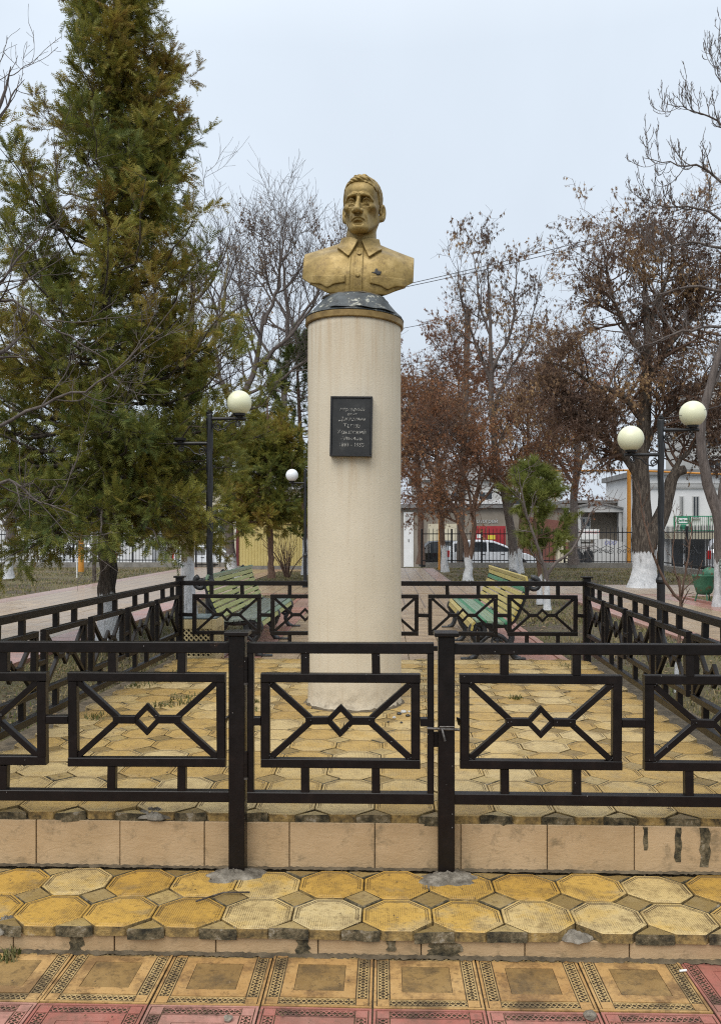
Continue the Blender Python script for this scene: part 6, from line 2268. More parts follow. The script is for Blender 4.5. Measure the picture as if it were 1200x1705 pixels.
def batch_tubes(P, R, k=4):
    """m polylines of n points -> one tube mesh (quads)"""
    m, n, _ = P.shape
    T = nrm(np.gradient(P, axis=1))
    mean = nrm(T.mean(1))
    a = np.where(np.abs(mean[:, 2:3]) < 0.8, np.array([[0, 0, 1.0]]), np.array([[1.0, 0, 0]]))
    N0 = nrm(np.cross(mean, a))[:, None, :]
    N = nrm(N0 - T * (N0 * T).sum(-1, keepdims=True))
    B = np.cross(T, N)
    th = np.arange(k) * 2 * math.pi / k
    ring = N[:, :, None, :] * np.cos(th)[None, None, :, None] + B[:, :, None, :] * np.sin(th)[None, None, :, None]
    V = (P[:, :, None, :] + ring * R[:, :, None, None]).reshape(-1, 3)
    base = (np.arange(m)[:, None, None] * n + np.arange(n - 1)[None, :, None]) * k
    j = np.arange(k)[None, None, :]
    q = (j + 1) % k
    Fq = np.stack([base + j, base + q, base + k + q, base + k + j], -1).reshape(-1, 4)
    return V, Fq


def children(rng, P, R, per, tr, ang, length, n=6, wander=0.12, trop=(0, 0, 0.05), ratio=0.55, tip=0.002, rmax=None, keep=None):
    m, pn, _ = P.shape
    t = rng.uniform(tr[0], tr[1], (m, per))
    t = (np.arange(per)[None] + rng.random((m, per))) / per * (tr[1] - tr[0]) + tr[0]
    f = t * (pn - 1)
    i0 = np.clip(f.astype(int), 0, pn - 2)
    w = f - i0
    mi = np.arange(m)[:, None]
    A, Bp = P[mi, i0], P[mi, i0 + 1]
    pos = (A + (Bp - A) * w[..., None]).reshape(-1, 3)
    tan = nrm(Bp - A).reshape(-1, 3)
    rad = (R[mi, i0] * (1 - w) + R[mi, i0 + 1] * w).reshape(-1)
    tt = t.reshape(-1)
    par = np.repeat(np.arange(m), per)
    if keep is not None:
        s = keep(pos, tt)
        pos, tan, rad, tt, par = pos[s], tan[s], rad[s], tt[s], par[s]
    c = len(pos)
    rv = nrm(np.cross(tan, rng.normal(size=(c, 3))))
    an = np.radians(rng.normal(ang[0], ang[1], c))[:, None]
    d = nrm(np.cos(an) * tan + np.sin(an) * rv)
    L = length(pos, tt, rng) if callable(length) else rng.uniform(length[0], length[1], c)
    out = np.empty((c, n, 3))
    out[:, 0] = pos
    step = (L / (n - 1))[:, None]
    tp = np.array(trop)[None]
    for k in range(1, n):
        d = nrm(d + rng.normal(0, wander, (c, 3)) + tp)
        out[:, k] = out[:, k - 1] + d * step
    r0 = np.clip(rad * ratio, tip, rmax if rmax else 9)
    Rr = tip + (r0[:, None] - tip) * (1 - np.linspace(0, 1, n)[None]) ** 0.9
    return out, Rr, par


def limb(pts, depth, radii, n=14, rough=0.0, seed=0):
    """stem through surveyed points (px, py, extra distance)"""
    W = [at(p[0], depth + (p[2] if len(p) > 2 else 0), p[1]) for p in pts]
    P = spline(W, n)
    if rough:
        r = np.random.default_rng(seed)
        P[1:-1] += r.normal(0, rough, (n - 2, 3))
    R = np.interp(np.linspace(0, 1, n), np.linspace(0, 1, len(radii)), radii)
    return P[None], R[None]


def stems(name, limbs, mat, parent, lime_z=None, k=12, flare=True, gnarl=0.0):
    """stem meshes of one tree joined in one skin"""
    Vs, Fs, n = [], [], 0
    for i, (P, R) in enumerate(limbs):
        R = R.copy()
        if flare and i == 0:
            hgt = P[0, :, 2] - P[0, 0, 2]
            R[0] *= 1 + 0.5 * np.exp(-hgt / 0.18)
        V, Fq = batch_tubes(P, R, k)
        if gnarl:
            th = np.tile(np.arange(k), P.shape[1]) * 2 * math.pi / k
            zz = V[:, 2]
            c = np.repeat(P[0], k, axis=0)
            g = 1 + gnarl * (np.sin(3 * th + zz * 3) + 0.6 * np.sin(5 * th - zz * 5 + 1) + 0.4 * np.sin(zz * 13 + th))
            V = c + (V - c) * g[:, None]
        Vs.append(V)
        Fs.append(Fq + n)
        n += len(V)
    V, Fq = np.concatenate(Vs), np.concatenate(Fs)
    at_ = None
    if lime_z is not None:
        at_ = {'lime': np.clip((lime_z - V[:, 2]) / 0.25 + 0.5, 0, 1)}
    return obj(name, (V, Fq), mat, parent, smooth=True, attrs=at_)


def twigs(name, levels, mat, parent, ks=(5, 4, 3, 3)):
    Vs, Fs, n = [], [], 0
    for (P, R), k in zip(levels, ks):
        if len(P) == 0:
            continue
        V, Fq = batch_tubes(P, R, k)
        Vs.append(V)
        Fs.append(Fq + n)
        n += len(V)
    return tag(obj(name, (np.concatenate(Vs), np.concatenate(Fs)), mat, parent, smooth=True), kind='stuff')


def scatter(name, tv, tf, pos, dirs, ups, scale, tint, mat, parent):
    """copies of a small leaf shape (x along dirs, z along ups) as one crown mesh"""
    x = nrm(dirs)
    y = nrm(np.cross(ups, x))
    z = np.cross(x, y)
    tv = np.asarray(tv, dtype=float)
    sc = np.asarray(scale, dtype=float)[:, None]
    V = (pos[:, None, :] + (x[:, None, :] * tv[None, :, 0:1] + y[:, None, :] * tv[None, :, 1:2] + z[:, None, :] * tv[None, :, 2:3]) * sc[:, :, None]).reshape(-1, 3)
    tf = np.asarray(tf)
    Fq = (np.arange(len(pos))[:, None, None] * len(tv) + tf[None]).reshape(-1, tf.shape[1])
    return tag(obj(name, (V, Fq), mat, parent, attrs={'tint': np.repeat(np.clip(tint, 0, 1), len(tv))}), kind='stuff')


def frond(pairs=5, wid=0.075, sp=0.34):
    V, f = [], []

    def tri(a, b, c):
        i = len(V)
        V.extend([a, b, c])
        f.append((i, i + 1, i + 2))
    for i in range(pairs):
        x = 0.06 + 0.76 * i / (pairs - 1)
        r = sp * (1 - 0.55 * abs(i / (pairs - 1) - 0.25))
        for s in (-1, 1):
            tri((x - 0.03, 0, 0), (x + wid, 0, 0.0), (x + r * 0.80, s * r, -0.05 - 0.03 * i / pairs))
            # side lobes make the scale-leaf fan ragged
            tri((x + r * 0.25, s * r * 0.30, -0.01), (x + r * 0.42, s * r * 0.40, -0.01), (x + r * 0.95, s * r * 0.50, -0.04))
    tri((0.72, -0.05, 0), (0.72, 0.05, 0), (1.05, 0, -0.03))
    tri((0.0, -0.02, 0), (0.0, 0.02, 0), (0.8, 0, 0))
    return V, f


def along(P, rng, per, tr=(0.2, 1.0)):
    """sample positions and tangents along polylines"""
    m, n, _ = P.shape
    t = rng.uniform(tr[0], tr[1], (m, per)) * (n - 1)
    i0 = np.clip(t.astype(int), 0, n - 2)
    w = (t - i0)[..., None]
    mi = np.arange(m)[:, None]
    A, B = P[mi, i0], P[mi, i0 + 1]
    return (A + (B - A) * w).reshape(-1, 3), nrm(B - A).reshape(-1, 3), np.repeat(np.arange(m), per)


def tree(name, label, px, depth, cat='tree'):
    x, y = at(px, depth)
    return thing(name, label, cat, (x, y, ZG - 0.02))


# ---- scale-leaved conifers
def conifer(label, px, D, trunk_pts, radii, lime, prof_z, prof_r, N, z_lo, z_hi, seed, rises, size, bark='bark', clear=(0.45, 1.9), tint0=(0.10, 0.66), brown=(3.2, 0.13), side=11):
    rng = np.random.default_rng(seed)
    t = tree('conifer_tree', label, px, D)
    tr = limb(trunk_pts, D, radii, 30, 0.006, 3)
    stems('trunk', [tr], M[bark], t, lime, 16, True, 0.06)
    base = np.array(t.location)
    u = rng.random(N * 4)
    zc_ = rng.uniform(z_lo, z_hi, N * 4)
    zt = np.sort(zc_[u * max(prof_r) < np.interp(zc_, prof_z, prof_r) + 0.15][:N])
    N = len(zt)
    az = rng.uniform(0, 2 * math.pi, N)
    L = np.interp(zt, prof_z, prof_r) * rng.uniform(0.55, 1.12, N)
    L *= 1 + 0.16 * np.cos(az * 2 + zt * 1.7)        # bays between the limbs
    rise = np.interp(zt, rises[0], rises[1])
    n = 9
    s = np.linspace(0, 1, n)[None, :, None]
    dirh = np.stack([np.cos(az), np.sin(az), np.zeros(N)], -1)[:, None, :]
    zb = zt - rise * L
    tx = np.interp(zb, tr[0][0, :, 2], tr[0][0, :, 0])
    ty = np.interp(zb, tr[0][0, :, 2], tr[0][0, :, 1])
    start = np.stack([tx, ty, zb], -1)[:, None, :]
    sag = -0.22 * np.sin(s * math.pi) * L[:, None, None] * np.interp(zt, [1.5, 4, 9], [0.2, 0.8, 0.8])[:, None, None]
    up = np.array([0, 0, 1.0])[None, None, :]
    P1 = start + dirh * (L[:, None, None] * s) + up * ((zt - zb)[:, None, None] * s ** 1.4 + sag)
    P1[:, 1:] += rng.normal(0, 0.035, (N, n - 1, 3))
    R1 = (0.010 + 0.010 * L[:, None]) * (1 - 0.85 * np.linspace(0, 1, n)[None])
    P2, R2, par2 = children(rng, P1, R1, side, (0.28, 1.0), (48, 14), lambda p, tt, r: r.uniform(0.20, 0.50, len(p)) * (1.15 - 0.5 * tt), 6, 0.16, (0, 0, 0.05), 0.5, 0.0025)
    P3, R3, par3 = children(rng, P2, R2, 5, (0.2, 0.95), (42, 13), (0.08, 0.22), 4, 0.15, (0, 0, 0.0), 0.6, 0.0018)
    twigs('branches', [(P1, R1), (P2, R2), (P3, R3)], M[bark], t, (6, 3, 3))
    tv, tf = frond()
    pa, ta, ia = along(P3, rng, 4, (0.2, 1.0))
    pb, tb, ib = along(P2, rng, 4, (0.35, 1.0))
    pos = np.concatenate([pa, pb, P3[:, -1], P2[:, -1]])
    dr = np.concatenate([ta, tb, nrm(P3[:, -1] - P3[:, -2]), nrm(P2[:, -1] - P2[:, -2])])
    l1 = np.concatenate([par2[par3[ia]], par2[ib], par2[par3], par2])
    dr = nrm(dr + rng.normal(0, 0.30, dr.shape) + np.array([0, 0, 0.04]))
    ups = nrm(np.array([0, 0, 1.0]) + rng.normal(0, 0.8, dr.shape))
    sc = rng.uniform(size[0], size[1], len(pos))
    branch_t = rng.uniform(tint0[0], tint0[1], N)
    rad = np.hypot(pos[:, 0] - base[0], pos[:, 1] - base[1])
    tint = branch_t[l1] + rng.normal(0, 0.13, len(pos)) + 0.20 * (rng.random(len(pos)) < 0.12) + 0.10 * np.sin(pos[:, 0] * 3 + pos[:, 2] * 2.2)
    tint += brown[1] * np.clip((pos[:, 2] - brown[0]) / 3.0, 0, 1)        # upper sprays are browned by the frost
    ok = ~((rad < clear[0]) & (pos[:, 2] < clear[1])) & (pos[:, 2] > 1.0)
    scatter('crown', tv, tf, pos[ok], dr[ok], ups[ok], sc[ok], tint[ok], M['needle'], t)


conifer('tall dense olive green conifer with dark trunk beside the side fence', 180, 10.65,
        [(181, 1068), (179, 960), (177, 860), (176, 700), (176, 500), (184, 300), (190, 120), (197, -40), (203, -150)], [0.118, 0.108, 0.10, 0.085, 0.07, 0.055, 0.04, 0.025, 0.01], ZG + 0.60,
        [1.15, 1.5, 2.3, 3.0, 3.8, 5.3, 6.1, 6.8, 7.6, 8.35, 9.0, 9.6], [1.5, 1.95, 2.15, 2.05, 1.92, 1.52, 1.22, 1.0, 0.80, 0.58, 0.42, 0.2], 222, 1.25, 9.6, 21,
        ([1.2, 1.6, 2.5, 4.0, 6.0, 9.6], [-0.45, -0.30, 0.0, 0.28, 0.45, 0.75]), (0.08, 0.145), 'bark', (0.55, 1.75), (0.22, 0.80), (3.0, 0.12))
conifer('smaller green conifer behind the lamp post with the single cream globe', 448, 23.0,
        [(452, 962), (450, 900), (448, 800), (446, 720), (445, 660)], [0.08, 0.075, 0.06, 0.04, 0.01], None,
        [1.5, 1.9, 2.6, 3.6, 5.2], [1.0, 1.5, 1.55, 1.2, 0.4], 66, 1.9, 5.1, 22,
        ([1.4, 2.5, 5.0], [-0.1, 0.2, 0.5]), (0.12, 0.21), 'bark_red', (0.2, 1.6), (0.2, 0.75), (9, 0), 10)


def bare_tree(name, label, px, depth, limbs, bark, seed, lime=None, l1=(10, (0.35, 1.0), (48, 14), (0.8, 1.8)), l2=(7, (0.3, 1.0), (45, 14), (0.4, 0.9)),
              l3=(6, (0.25, 1.0), (45, 15), (0.2, 0.5)), l4=None, trop=0.05, wander=0.12, leaf=None, tip=0.0028, gnarl=0.0, k=10, twig_mat=None, keep=None, from_limb=0):
    rng = np.random.default_rng(seed)
    t = tree(name, label, px, depth)
    stems('trunk', limbs, M[bark], t, lime, k, True, gnarl)
    Ps, Rs = [], []
    for i, (P, R) in enumerate(limbs):
        if i < from_limb:
            continue
        m = P.shape[1]
        q = np.linspace(0, m - 1, 16)
        Ps.append(np.stack([np.interp(q, np.arange(m), P[0, :, c]) for c in range(3)], -1)[None])
        Rs.append(np.interp(q, np.arange(m), R[0])[None])
    P0, R0 = np.concatenate(Ps), np.concatenate(Rs)
    levels = []
    P, R = P0, R0
    tz = trop
    for i, l in enumerate((l1, l2, l3, l4)):
        if l is None:
            break
        P, R, par = children(rng, P, R, l[0], l[1], l[2], l[3], (8, 7, 6, 5)[i], wander, (0, 0, tz), 0.62 if i == 0 else 0.6, tip if i < 2 else tip * 0.75, keep=keep if i == 0 else None)
        levels.append((P, R))
    twigs('branches', levels, M[twig_mat or bark], t)
    if leaf:
        mat, per, size, shape, spread = leaf
        src = levels[-1][0]
        c0 = src[:, 0]
        g_ = np.sin(c0[:, 0] * 2.3 + 1.7 * np.sin(c0[:, 2] * 1.9)) + np.sin(c0[:, 1] * 2.9 + c0[:, 2] * 2.1) + rng.normal(0, 0.6, len(src))
        src = np.concatenate([src[g_ > -0.5], src[g_ > 0.9]])
        pos, tan, idx = along(src, rng, per, (0.15, 1.0))
        pos2, tan2, idx2 = along(levels[-2][0], rng, max(1, per // 2), (0.4, 1.0))
        pos, tan = np.concatenate([pos, pos2]), np.concatenate([tan, tan2])
        dr = nrm(np.array([0, 0, -1.0]) + rng.normal(0, spread, pos.shape))
        ups = nrm(rng.normal(size=pos.shape))
        cl = 0.5 + 0.25 * np.sin(pos[:, 0] * 2.1 + pos[:, 2] * 1.6) + 0.2 * np.sin(pos[:, 1] * 2.7 - pos[:, 2] * 2.9)
        scatter('crown', shape[0], shape[1], pos, dr, ups, rng.uniform(size[0], size[1], len(pos)), np.clip(cl + rng.normal(0, 0.2, len(pos)), 0, 1), M[mat], t)
    return t


# hanging seed keys: a bunch of three narrow wings
KEY = ([(0, -0.05, 0), (0.55, -0.16, 0.05), (1.0, 0.0, 0.02), (0.5, 0.13, -0.02),
        (0, -0.03, 0.02), (0.35, -0.25, 0.2), (0.75, -0.36, 0.28), (0.5, -0.12, 0.12),
        (0, 0.03, -0.02), (0.4, 0.22, -0.2), (0.85, 0.34, -0.22), (0.45, 0.34, -0.16)], [(0, 1, 2, 3), (4, 5, 6, 7), (8, 9, 10, 11)])
BUD = ([(0, -0.25, 0), (0.6, -0.3, 0.1), (1.0, 0, 0), (0.5, 0.3, -0.1)], [(0, 1, 2, 3)])

# ---- bare trees on the conifer's side
D = 14.0
bare_tree('plane_tree', 'tan barked bare tree with whitewashed foot behind the litter bin', 313, D,
          [limb([(313, 1028), (313, 900), (311, 760), (313, 620), (318, 530), (324, 460)], D, [0.115, 0.105, 0.10, 0.085, 0.06, 0.02], 18, 0.01, 1),
           limb([(312, 660), (340, 600), (365, 540), (378, 470), (376, 400)], D, [0.05, 0.04, 0.03, 0.018, 0.006], 14, 0.02, 2),
           limb([(314, 600), (290, 540), (280, 480), (270, 400)], D, [0.04, 0.03, 0.02, 0.006], 12, 0.02, 3)],
          'bark_tan', 31, zat(940, D), l1=(7, (0.35, 1.0), (40, 12), (0.7, 1.5)), l2=(6, (0.3, 1.0), (42, 12), (0.35, 0.8)), l3=(5, (0.3, 1.0), (40, 12), (0.2, 0.45)),
          trop=0.08, from_limb=0, keep=lambda p, tt: p[:, 2] > 2.6, twig_mat='bark_grey')
D = 25.0
bare_tree('bare_tree', 'bare spreading tree with whitewashed slanting trunk beside the yellow kiosk', 385, D,
          [limb([(388, 962), (383, 900), (376, 800), (392, 690), (425, 610), (440, 520)], D, [0.15, 0.13, 0.12, 0.10, 0.08, 0.05], 18, 0.02, 4),
           limb([(440, 540), (462, 480), (470, 420), (468, 350)], D, [0.06, 0.045, 0.03, 0.008], 12, 0.03, 5),
           limb([(425, 610), (480, 560), (525, 500), (552, 430)], D, [0.07, 0.05, 0.035, 0.01], 12, 0.03, 6),
           limb([(392, 690), (365, 620), (360, 530), (388, 430)], D, [0.06, 0.05, 0.035, 0.01], 14, 0.03, 7),
           limb([(400, 660), (450, 640), (510, 600), (560, 560)], D, [0.05, 0.04, 0.03, 0.01], 12, 0.03, 8),
           limb([(380, 760), (340, 690), (300, 640), (230, 560)], D, [0.05, 0.04, 0.03, 0.01], 12, 0.03, 9)],
          'bark_grey', 32, zat(928, D), l1=(12, (0.15, 0.95), (46, 13), (0.9, 2.0)), l2=(8, (0.2, 1.0), (42, 13), (0.6, 1.3)), l3=(6, (0.2, 1.0), (42, 13), (0.3, 0.7)),
          trop=0.09, wander=0.11, keep=lambda p, tt: p[:, 2] > 3.0, tip=0.0050)
D = 33.0
bare_tree('bare_tree', 'fine twigged tree with dark buds rising behind the statue shoulder', 470, D,
          [limb([(470, 925), (468, 800), (475, 650), (480, 540), (472, 460), (466, 400)], D, [0.16, 0.14, 0.12, 0.09, 0.05, 0.02], 18, 0.03, 14),
           limb([(480, 560), (520, 500), (545, 440), (552, 400)], D, [0.07, 0.05, 0.03, 0.01], 12, 0.03, 15),
           limb([(478, 530), (445, 470), (430, 410)], D, [0.06, 0.04, 0.01], 12, 0.03, 16),
           limb([(475, 620), (430, 560), (405, 500), (395, 450)], D, [0.06, 0.05, 0.03, 0.01], 12, 0.03, 17)],
          'bark_grey', 33, None, l1=(9, (0.3, 1.0), (40, 12), (0.9, 1.6)), l2=(6, (0.2, 1.0), (40, 13), (0.5, 1.1)), l3=(6, (0.2, 1.0), (40, 13), (0.25, 0.55)),
          trop=0.12, keep=lambda p, tt: p[:, 2] > 5.2, tip=0.0062, leaf=('dark_key', 3, (0.05, 0.11), BUD, 0.9))
D = 7.0
bare_tree('bare_tree', 'pale twigged bare tree reaching in from the picture edge before the conifer', -60, D,
          [limb([(-62, 1110), (-60, 900), (-72, 700), (-55, 500), (-30, 300), (0, 170), (18, 110)], D, [0.10, 0.085, 0.07, 0.055, 0.035, 0.015, 0.004], 20, 0.01, 24),
           limb([(-66, 800), (0, 710), (90, 665), (170, 635), (250, 560), (300, 490)], D, [0.024, 0.015, 0.011, 0.008, 0.005, 0.0025], 18, 0.012, 25),
           limb([(-70, 600), (-10, 480), (60, 400), (120, 330)], D, [0.018, 0.011, 0.007, 0.0025], 14, 0.012, 26),
           limb([(-68, 860), (10, 800), (60, 830), (130, 860)], D, [0.02, 0.012, 0.008, 0.003], 14, 0.01, 27),
           limb([(-60, 520), (10, 500), (90, 545), (180, 600)], D, [0.02, 0.012, 0.008, 0.003], 14, 0.01, 28)],
          'bark_grey', 34, None, l1=(7, (0.25, 1.0), (45, 14), (0.35, 0.9)), l2=(5, (0.25, 1.0), (45, 14), (0.15, 0.4)), l3=(3, (0.3, 1.0), (45, 14), (0.06, 0.16)),
          trop=0.08, keep=lambda p, tt: p[:, 2] > 1.8, tip=0.0022)
for (px, D, top, lean, s, lab) in ((15, 24.5, 520, 6, 41, 'slender tree with pale whitewashed trunk on the lawn at the picture edge'),):
    bare_tree('bare_tree', lab, px, D, [limb([(px, 964), (px + 1, 900), (px + lean, 760), (px + 2 * lean, top)], D, [0.12, 0.11, 0.09, 0.02], 14, 0.02, s)], 'bark_grey', s, zat(905, D),
              l1=(12, (0.35, 1.0), (50, 12), (0.9, 1.9)), l2=(5, (0.3, 1.0), (45, 12), (0.4, 0.9)), l3=None, tip=0.005)

# ---- dry-leaved trees on the other side
D = 29.7
bare_tree('dry_leaved_tree', 'dense reddish brown tree with whitewashed trunk nearest the column', 737, D,
          [limb([(741, 953), (737, 900), (734, 830), (728, 760), (722, 680), (715, 600)], D, [0.115, 0.10, 0.09, 0.075, 0.05, 0.015], 16, 0.02, 51),
           limb([(733, 800), (690, 740), (672, 680)], D, [0.05, 0.035, 0.012], 10, 0.02, 52),
           limb([(730, 780), (760, 700), (762, 610), (755, 560)], D, [0.06, 0.045, 0.025, 0.01], 12, 0.02, 53)],
          'bark_red', 51, zat(905, D), l1=(22, (0.15, 1.0), (62, 15), (1.0, 2.3)), l2=(9, (0.15, 1.0), (50, 15), (0.5, 1.0)), l3=(6, (0.2, 1.0), (50, 15), (0.25, 0.5)),
          trop=0.0, keep=lambda p, tt: p[:, 2] > 2.4, tip=0.0045, leaf=('dry_leaf', 4, (0.055, 0.115), KEY, 0.45))
D = 24.3
bare_tree('dry_leaved_tree', 'low spreading red brown tree with forked whitewashed trunk before the parked cars', 779, D,
          [limb([(779, 968), (779, 935), (774, 900), (760, 860), (735, 815), (700, 780)], D, [0.12, 0.105, 0.075, 0.06, 0.04, 0.012], 16, 0.015, 54),
           limb([(780, 940), (787, 890), (790, 840), (800, 780), (790, 700)], D, [0.08, 0.07, 0.055, 0.04, 0.012], 14, 0.015, 55),
           limb([(788, 870), (775, 800), (750, 740), (735, 680)], D, [0.045, 0.04, 0.03, 0.01], 12, 0.015, 56),
           limb([(790, 850), (830, 800), (870, 760), (890, 700)], D, [0.045, 0.035, 0.025, 0.01], 12, 0.015, 57)],
          'bark_red', 52, zat(928, D), l1=(18, (0.25, 1.0), (58, 15), (0.8, 2.0)), l2=(9, (0.2, 1.0), (50, 15), (0.4, 0.9)), l3=(6, (0.2, 1.0), (50, 15), (0.2, 0.45)),
          trop=0.0, keep=lambda p, tt: p[:, 2] > 1.9, tip=0.0038, leaf=('dry_leaf', 3, (0.05, 0.10), KEY, 0.45))
D = 25.2
bare_tree('dry_leaved_tree', 'tall slim tree with hanging dark seed bunches against the open sky', 856, D,
          [limb([(857, 965), (853, 900), (843, 840), (828, 770), (819, 690), (818, 600), (815, 510), (810, 430)], D, [0.145, 0.13, 0.115, 0.10, 0.085, 0.065, 0.04, 0.008], 22, 0.015, 58),
           limb([(820, 640), (790, 570), (768, 500), (760, 430)], D, [0.055, 0.04, 0.025, 0.006], 14, 0.02, 59),
           limb([(818, 620), (850, 550), (857, 490), (860, 425)], D, [0.055, 0.04, 0.025, 0.006], 14, 0.02, 60),
           limb([(819, 690), (845, 620), (880, 560), (902, 440)], D, [0.05, 0.04, 0.025, 0.005], 14, 0.02, 61),
           limb([(838, 820), (800, 770), (770, 740), (730, 700)], D, [0.055, 0.04, 0.028, 0.01], 12, 0.02, 62),
           limb([(845, 850), (880, 790), (900, 740), (930, 680)], D, [0.055, 0.04, 0.028, 0.01], 12, 0.02, 63),
           limb([(817, 560), (800, 510), (792, 450), (788, 415)], D, [0.045, 0.03, 0.02, 0.005], 12, 0.02, 64)],
          'bark_grey', 53, zat(922, D), l1=(10, (0.15, 0.95), (36, 12), (0.55, 1.15)), l2=(6, (0.2, 1.0), (42, 14), (0.35, 0.7)), l3=(4, (0.2, 1.0), (45, 14), (0.2, 0.4)),
          trop=0.06, keep=lambda p, tt: p[:, 2] > 2.0, tip=0.0042, leaf=('dark_key', 2, (0.07, 0.15), KEY, 0.30))
D = 28.5
bare_tree('dry_leaved_tree', 'russet tree behind the young pine with whitewashed trunk', 866, D,
          [limb([(866, 955), (866, 900), (872, 820), (880, 730), (878, 640)], D, [0.10, 0.09, 0.08, 0.05, 0.015], 14, 0.02, 65),
           limb([(868, 860), (910, 790), (940, 720), (960, 650)], D, [0.05, 0.04, 0.03, 0.01], 12, 0.02, 66),
           limb([(872, 800), (840, 740), (830, 670)], D, [0.04, 0.03, 0.01], 12, 0.02, 67)],
          'bark_red', 54, zat(915, D), l1=(18, (0.25, 1.0), (58, 15), (0.9, 2.0)), l2=(9, (0.2, 1.0), (50, 15), (0.4, 0.9)), l3=(6, (0.2, 1.0), (50, 15), (0.2, 0.45)),
          trop=0.0, keep=lambda p, tt: p[:, 2] > 2.6, tip=0.0042, leaf=('dry_leaf', 3, (0.06, 0.13), KEY, 0.5))
D = 21.0
bare_tree('dry_leaved_tree', 'large forked tree with broad whitewashed base behind the twin globe lamp', 1072, D,
          [limb([(1070, 980), (1072, 930), (1070, 885), (1066, 820), (1068, 740), (1074, 660), (1078, 580), (1076, 500), (1070, 430)], D, [0.30, 0.27, 0.25, 0.21, 0.18, 0.15, 0.11, 0.07, 0.02], 24, 0.01, 71),
           limb([(1078, 910), (1096, 870), (1113, 820), (1122, 790), (1140, 782)], D, [0.22, 0.19, 0.15, 0.13, 0.11], 12, 0.01, 72),
           limb([(1118, 800), (1130, 765), (1160, 735), (1185, 690), (1205, 620)], D, [0.08, 0.06, 0.045, 0.03, 0.01], 12, 0.02, 73),
           limb([(1066, 800), (1040, 760), (1000, 725), (960, 690), (920, 650)], D, [0.13, 0.09, 0.07, 0.05, 0.015], 14, 0.02, 74),
           limb([(1070, 700), (1035, 660), (990, 640), (940, 610), (900, 600)], D, [0.09, 0.065, 0.05, 0.03, 0.01], 14, 0.02, 75),
           limb([(1074, 640), (1110, 580), (1150, 530), (1195, 480)], D, [0.10, 0.08, 0.06, 0.02], 14, 0.02, 76),
           limb([(1077, 600), (1045, 550), (1020, 490), (1010, 440), (1020, 410)], D, [0.08, 0.06, 0.04, 0.025, 0.01], 14, 0.02, 77),
           limb([(1078, 550), (1105, 480), (1120, 420), (1112, 370)], D, [0.07, 0.05, 0.03, 0.01], 14, 0.02, 78),
           limb([(1068, 760), (1100, 700), (1150, 660), (1200, 600)], D, [0.08, 0.06, 0.04, 0.015], 14, 0.02, 79)],
          'bark', 55, zat(920, D), l1=(22, (0.15, 0.97), (58, 15), (0.8, 1.7)), l2=(10, (0.2, 1.0), (48, 15), (0.45, 0.95)), l3=(6, (0.2, 1.0), (48, 15), (0.2, 0.45)),
          trop=0.0, keep=lambda p, tt: p[:, 2] > 2.9, tip=0.0042, leaf=('dark_key', 4, (0.05, 0.105), KEY, 0.35), twig_mat='bark_red', gnarl=0.07, k=18, from_limb=2)
D = 15.5
bare_tree('bare_tree', 'leaning bare tree with whitewashed foot at the picture edge, twigs curling up', 1200, D,
          [limb([(1203, 1016), (1200, 930), (1196, 860), (1174, 790), (1167, 710), (1185, 630), (1215, 530), (1250, 380), (1275, 200)], D, [0.14, 0.125, 0.11, 0.09, 0.08, 0.07, 0.055, 0.04, 0.012], 24, 0.008, 81),
           limb([(1196, 870), (1206, 800), (1212, 700), (1215, 560)], D, [0.085, 0.075, 0.065, 0.04], 12, 0.01, 82),
           limb([(1240, 430), (1170, 405), (1120, 408), (1080, 425)], D, [0.03, 0.022, 0.014, 0.005], 12, 0.015, 83),
           limb([(1250, 360), (1180, 285), (1125, 272), (1070, 262)], D, [0.03, 0.020, 0.012, 0.005], 12, 0.015, 84),
           limb([(1260, 310), (1200, 205), (1155, 185), (1110, 172)], D, [0.025, 0.018, 0.010, 0.005], 12, 0.015, 85),
           limb([(1268, 250), (1225, 170), (1195, 130), (1185, 90)], D, [0.02, 0.012, 0.008, 0.004], 12, 0.012, 86),
           limb([(1225, 490), (1150, 478), (1090, 490), (1030, 505)], D, [0.03, 0.022, 0.014, 0.006], 12, 0.02, 87),
           limb([(1212, 540), (1130, 555), (1060, 580)], D, [0.03, 0.02, 0.006], 12, 0.02, 88),
           limb([(1245, 400), (1165, 345), (1110, 345), (1076, 330)], D, [0.028, 0.02, 0.012, 0.005], 12, 0.02, 89)],
          'bark_grey', 56, zat(930, D), l1=(14, (0.25, 1.0), (58, 12), (0.28, 0.72)), l2=(5, (0.25, 1.0), (48, 14), (0.10, 0.28)), l3=(3, (0.3, 1.0), (40, 14), (0.04, 0.10)),
          trop=0.30, wander=0.10, keep=lambda p, tt: p[:, 2] > 4.2, tip=0.0050, from_limb=0)

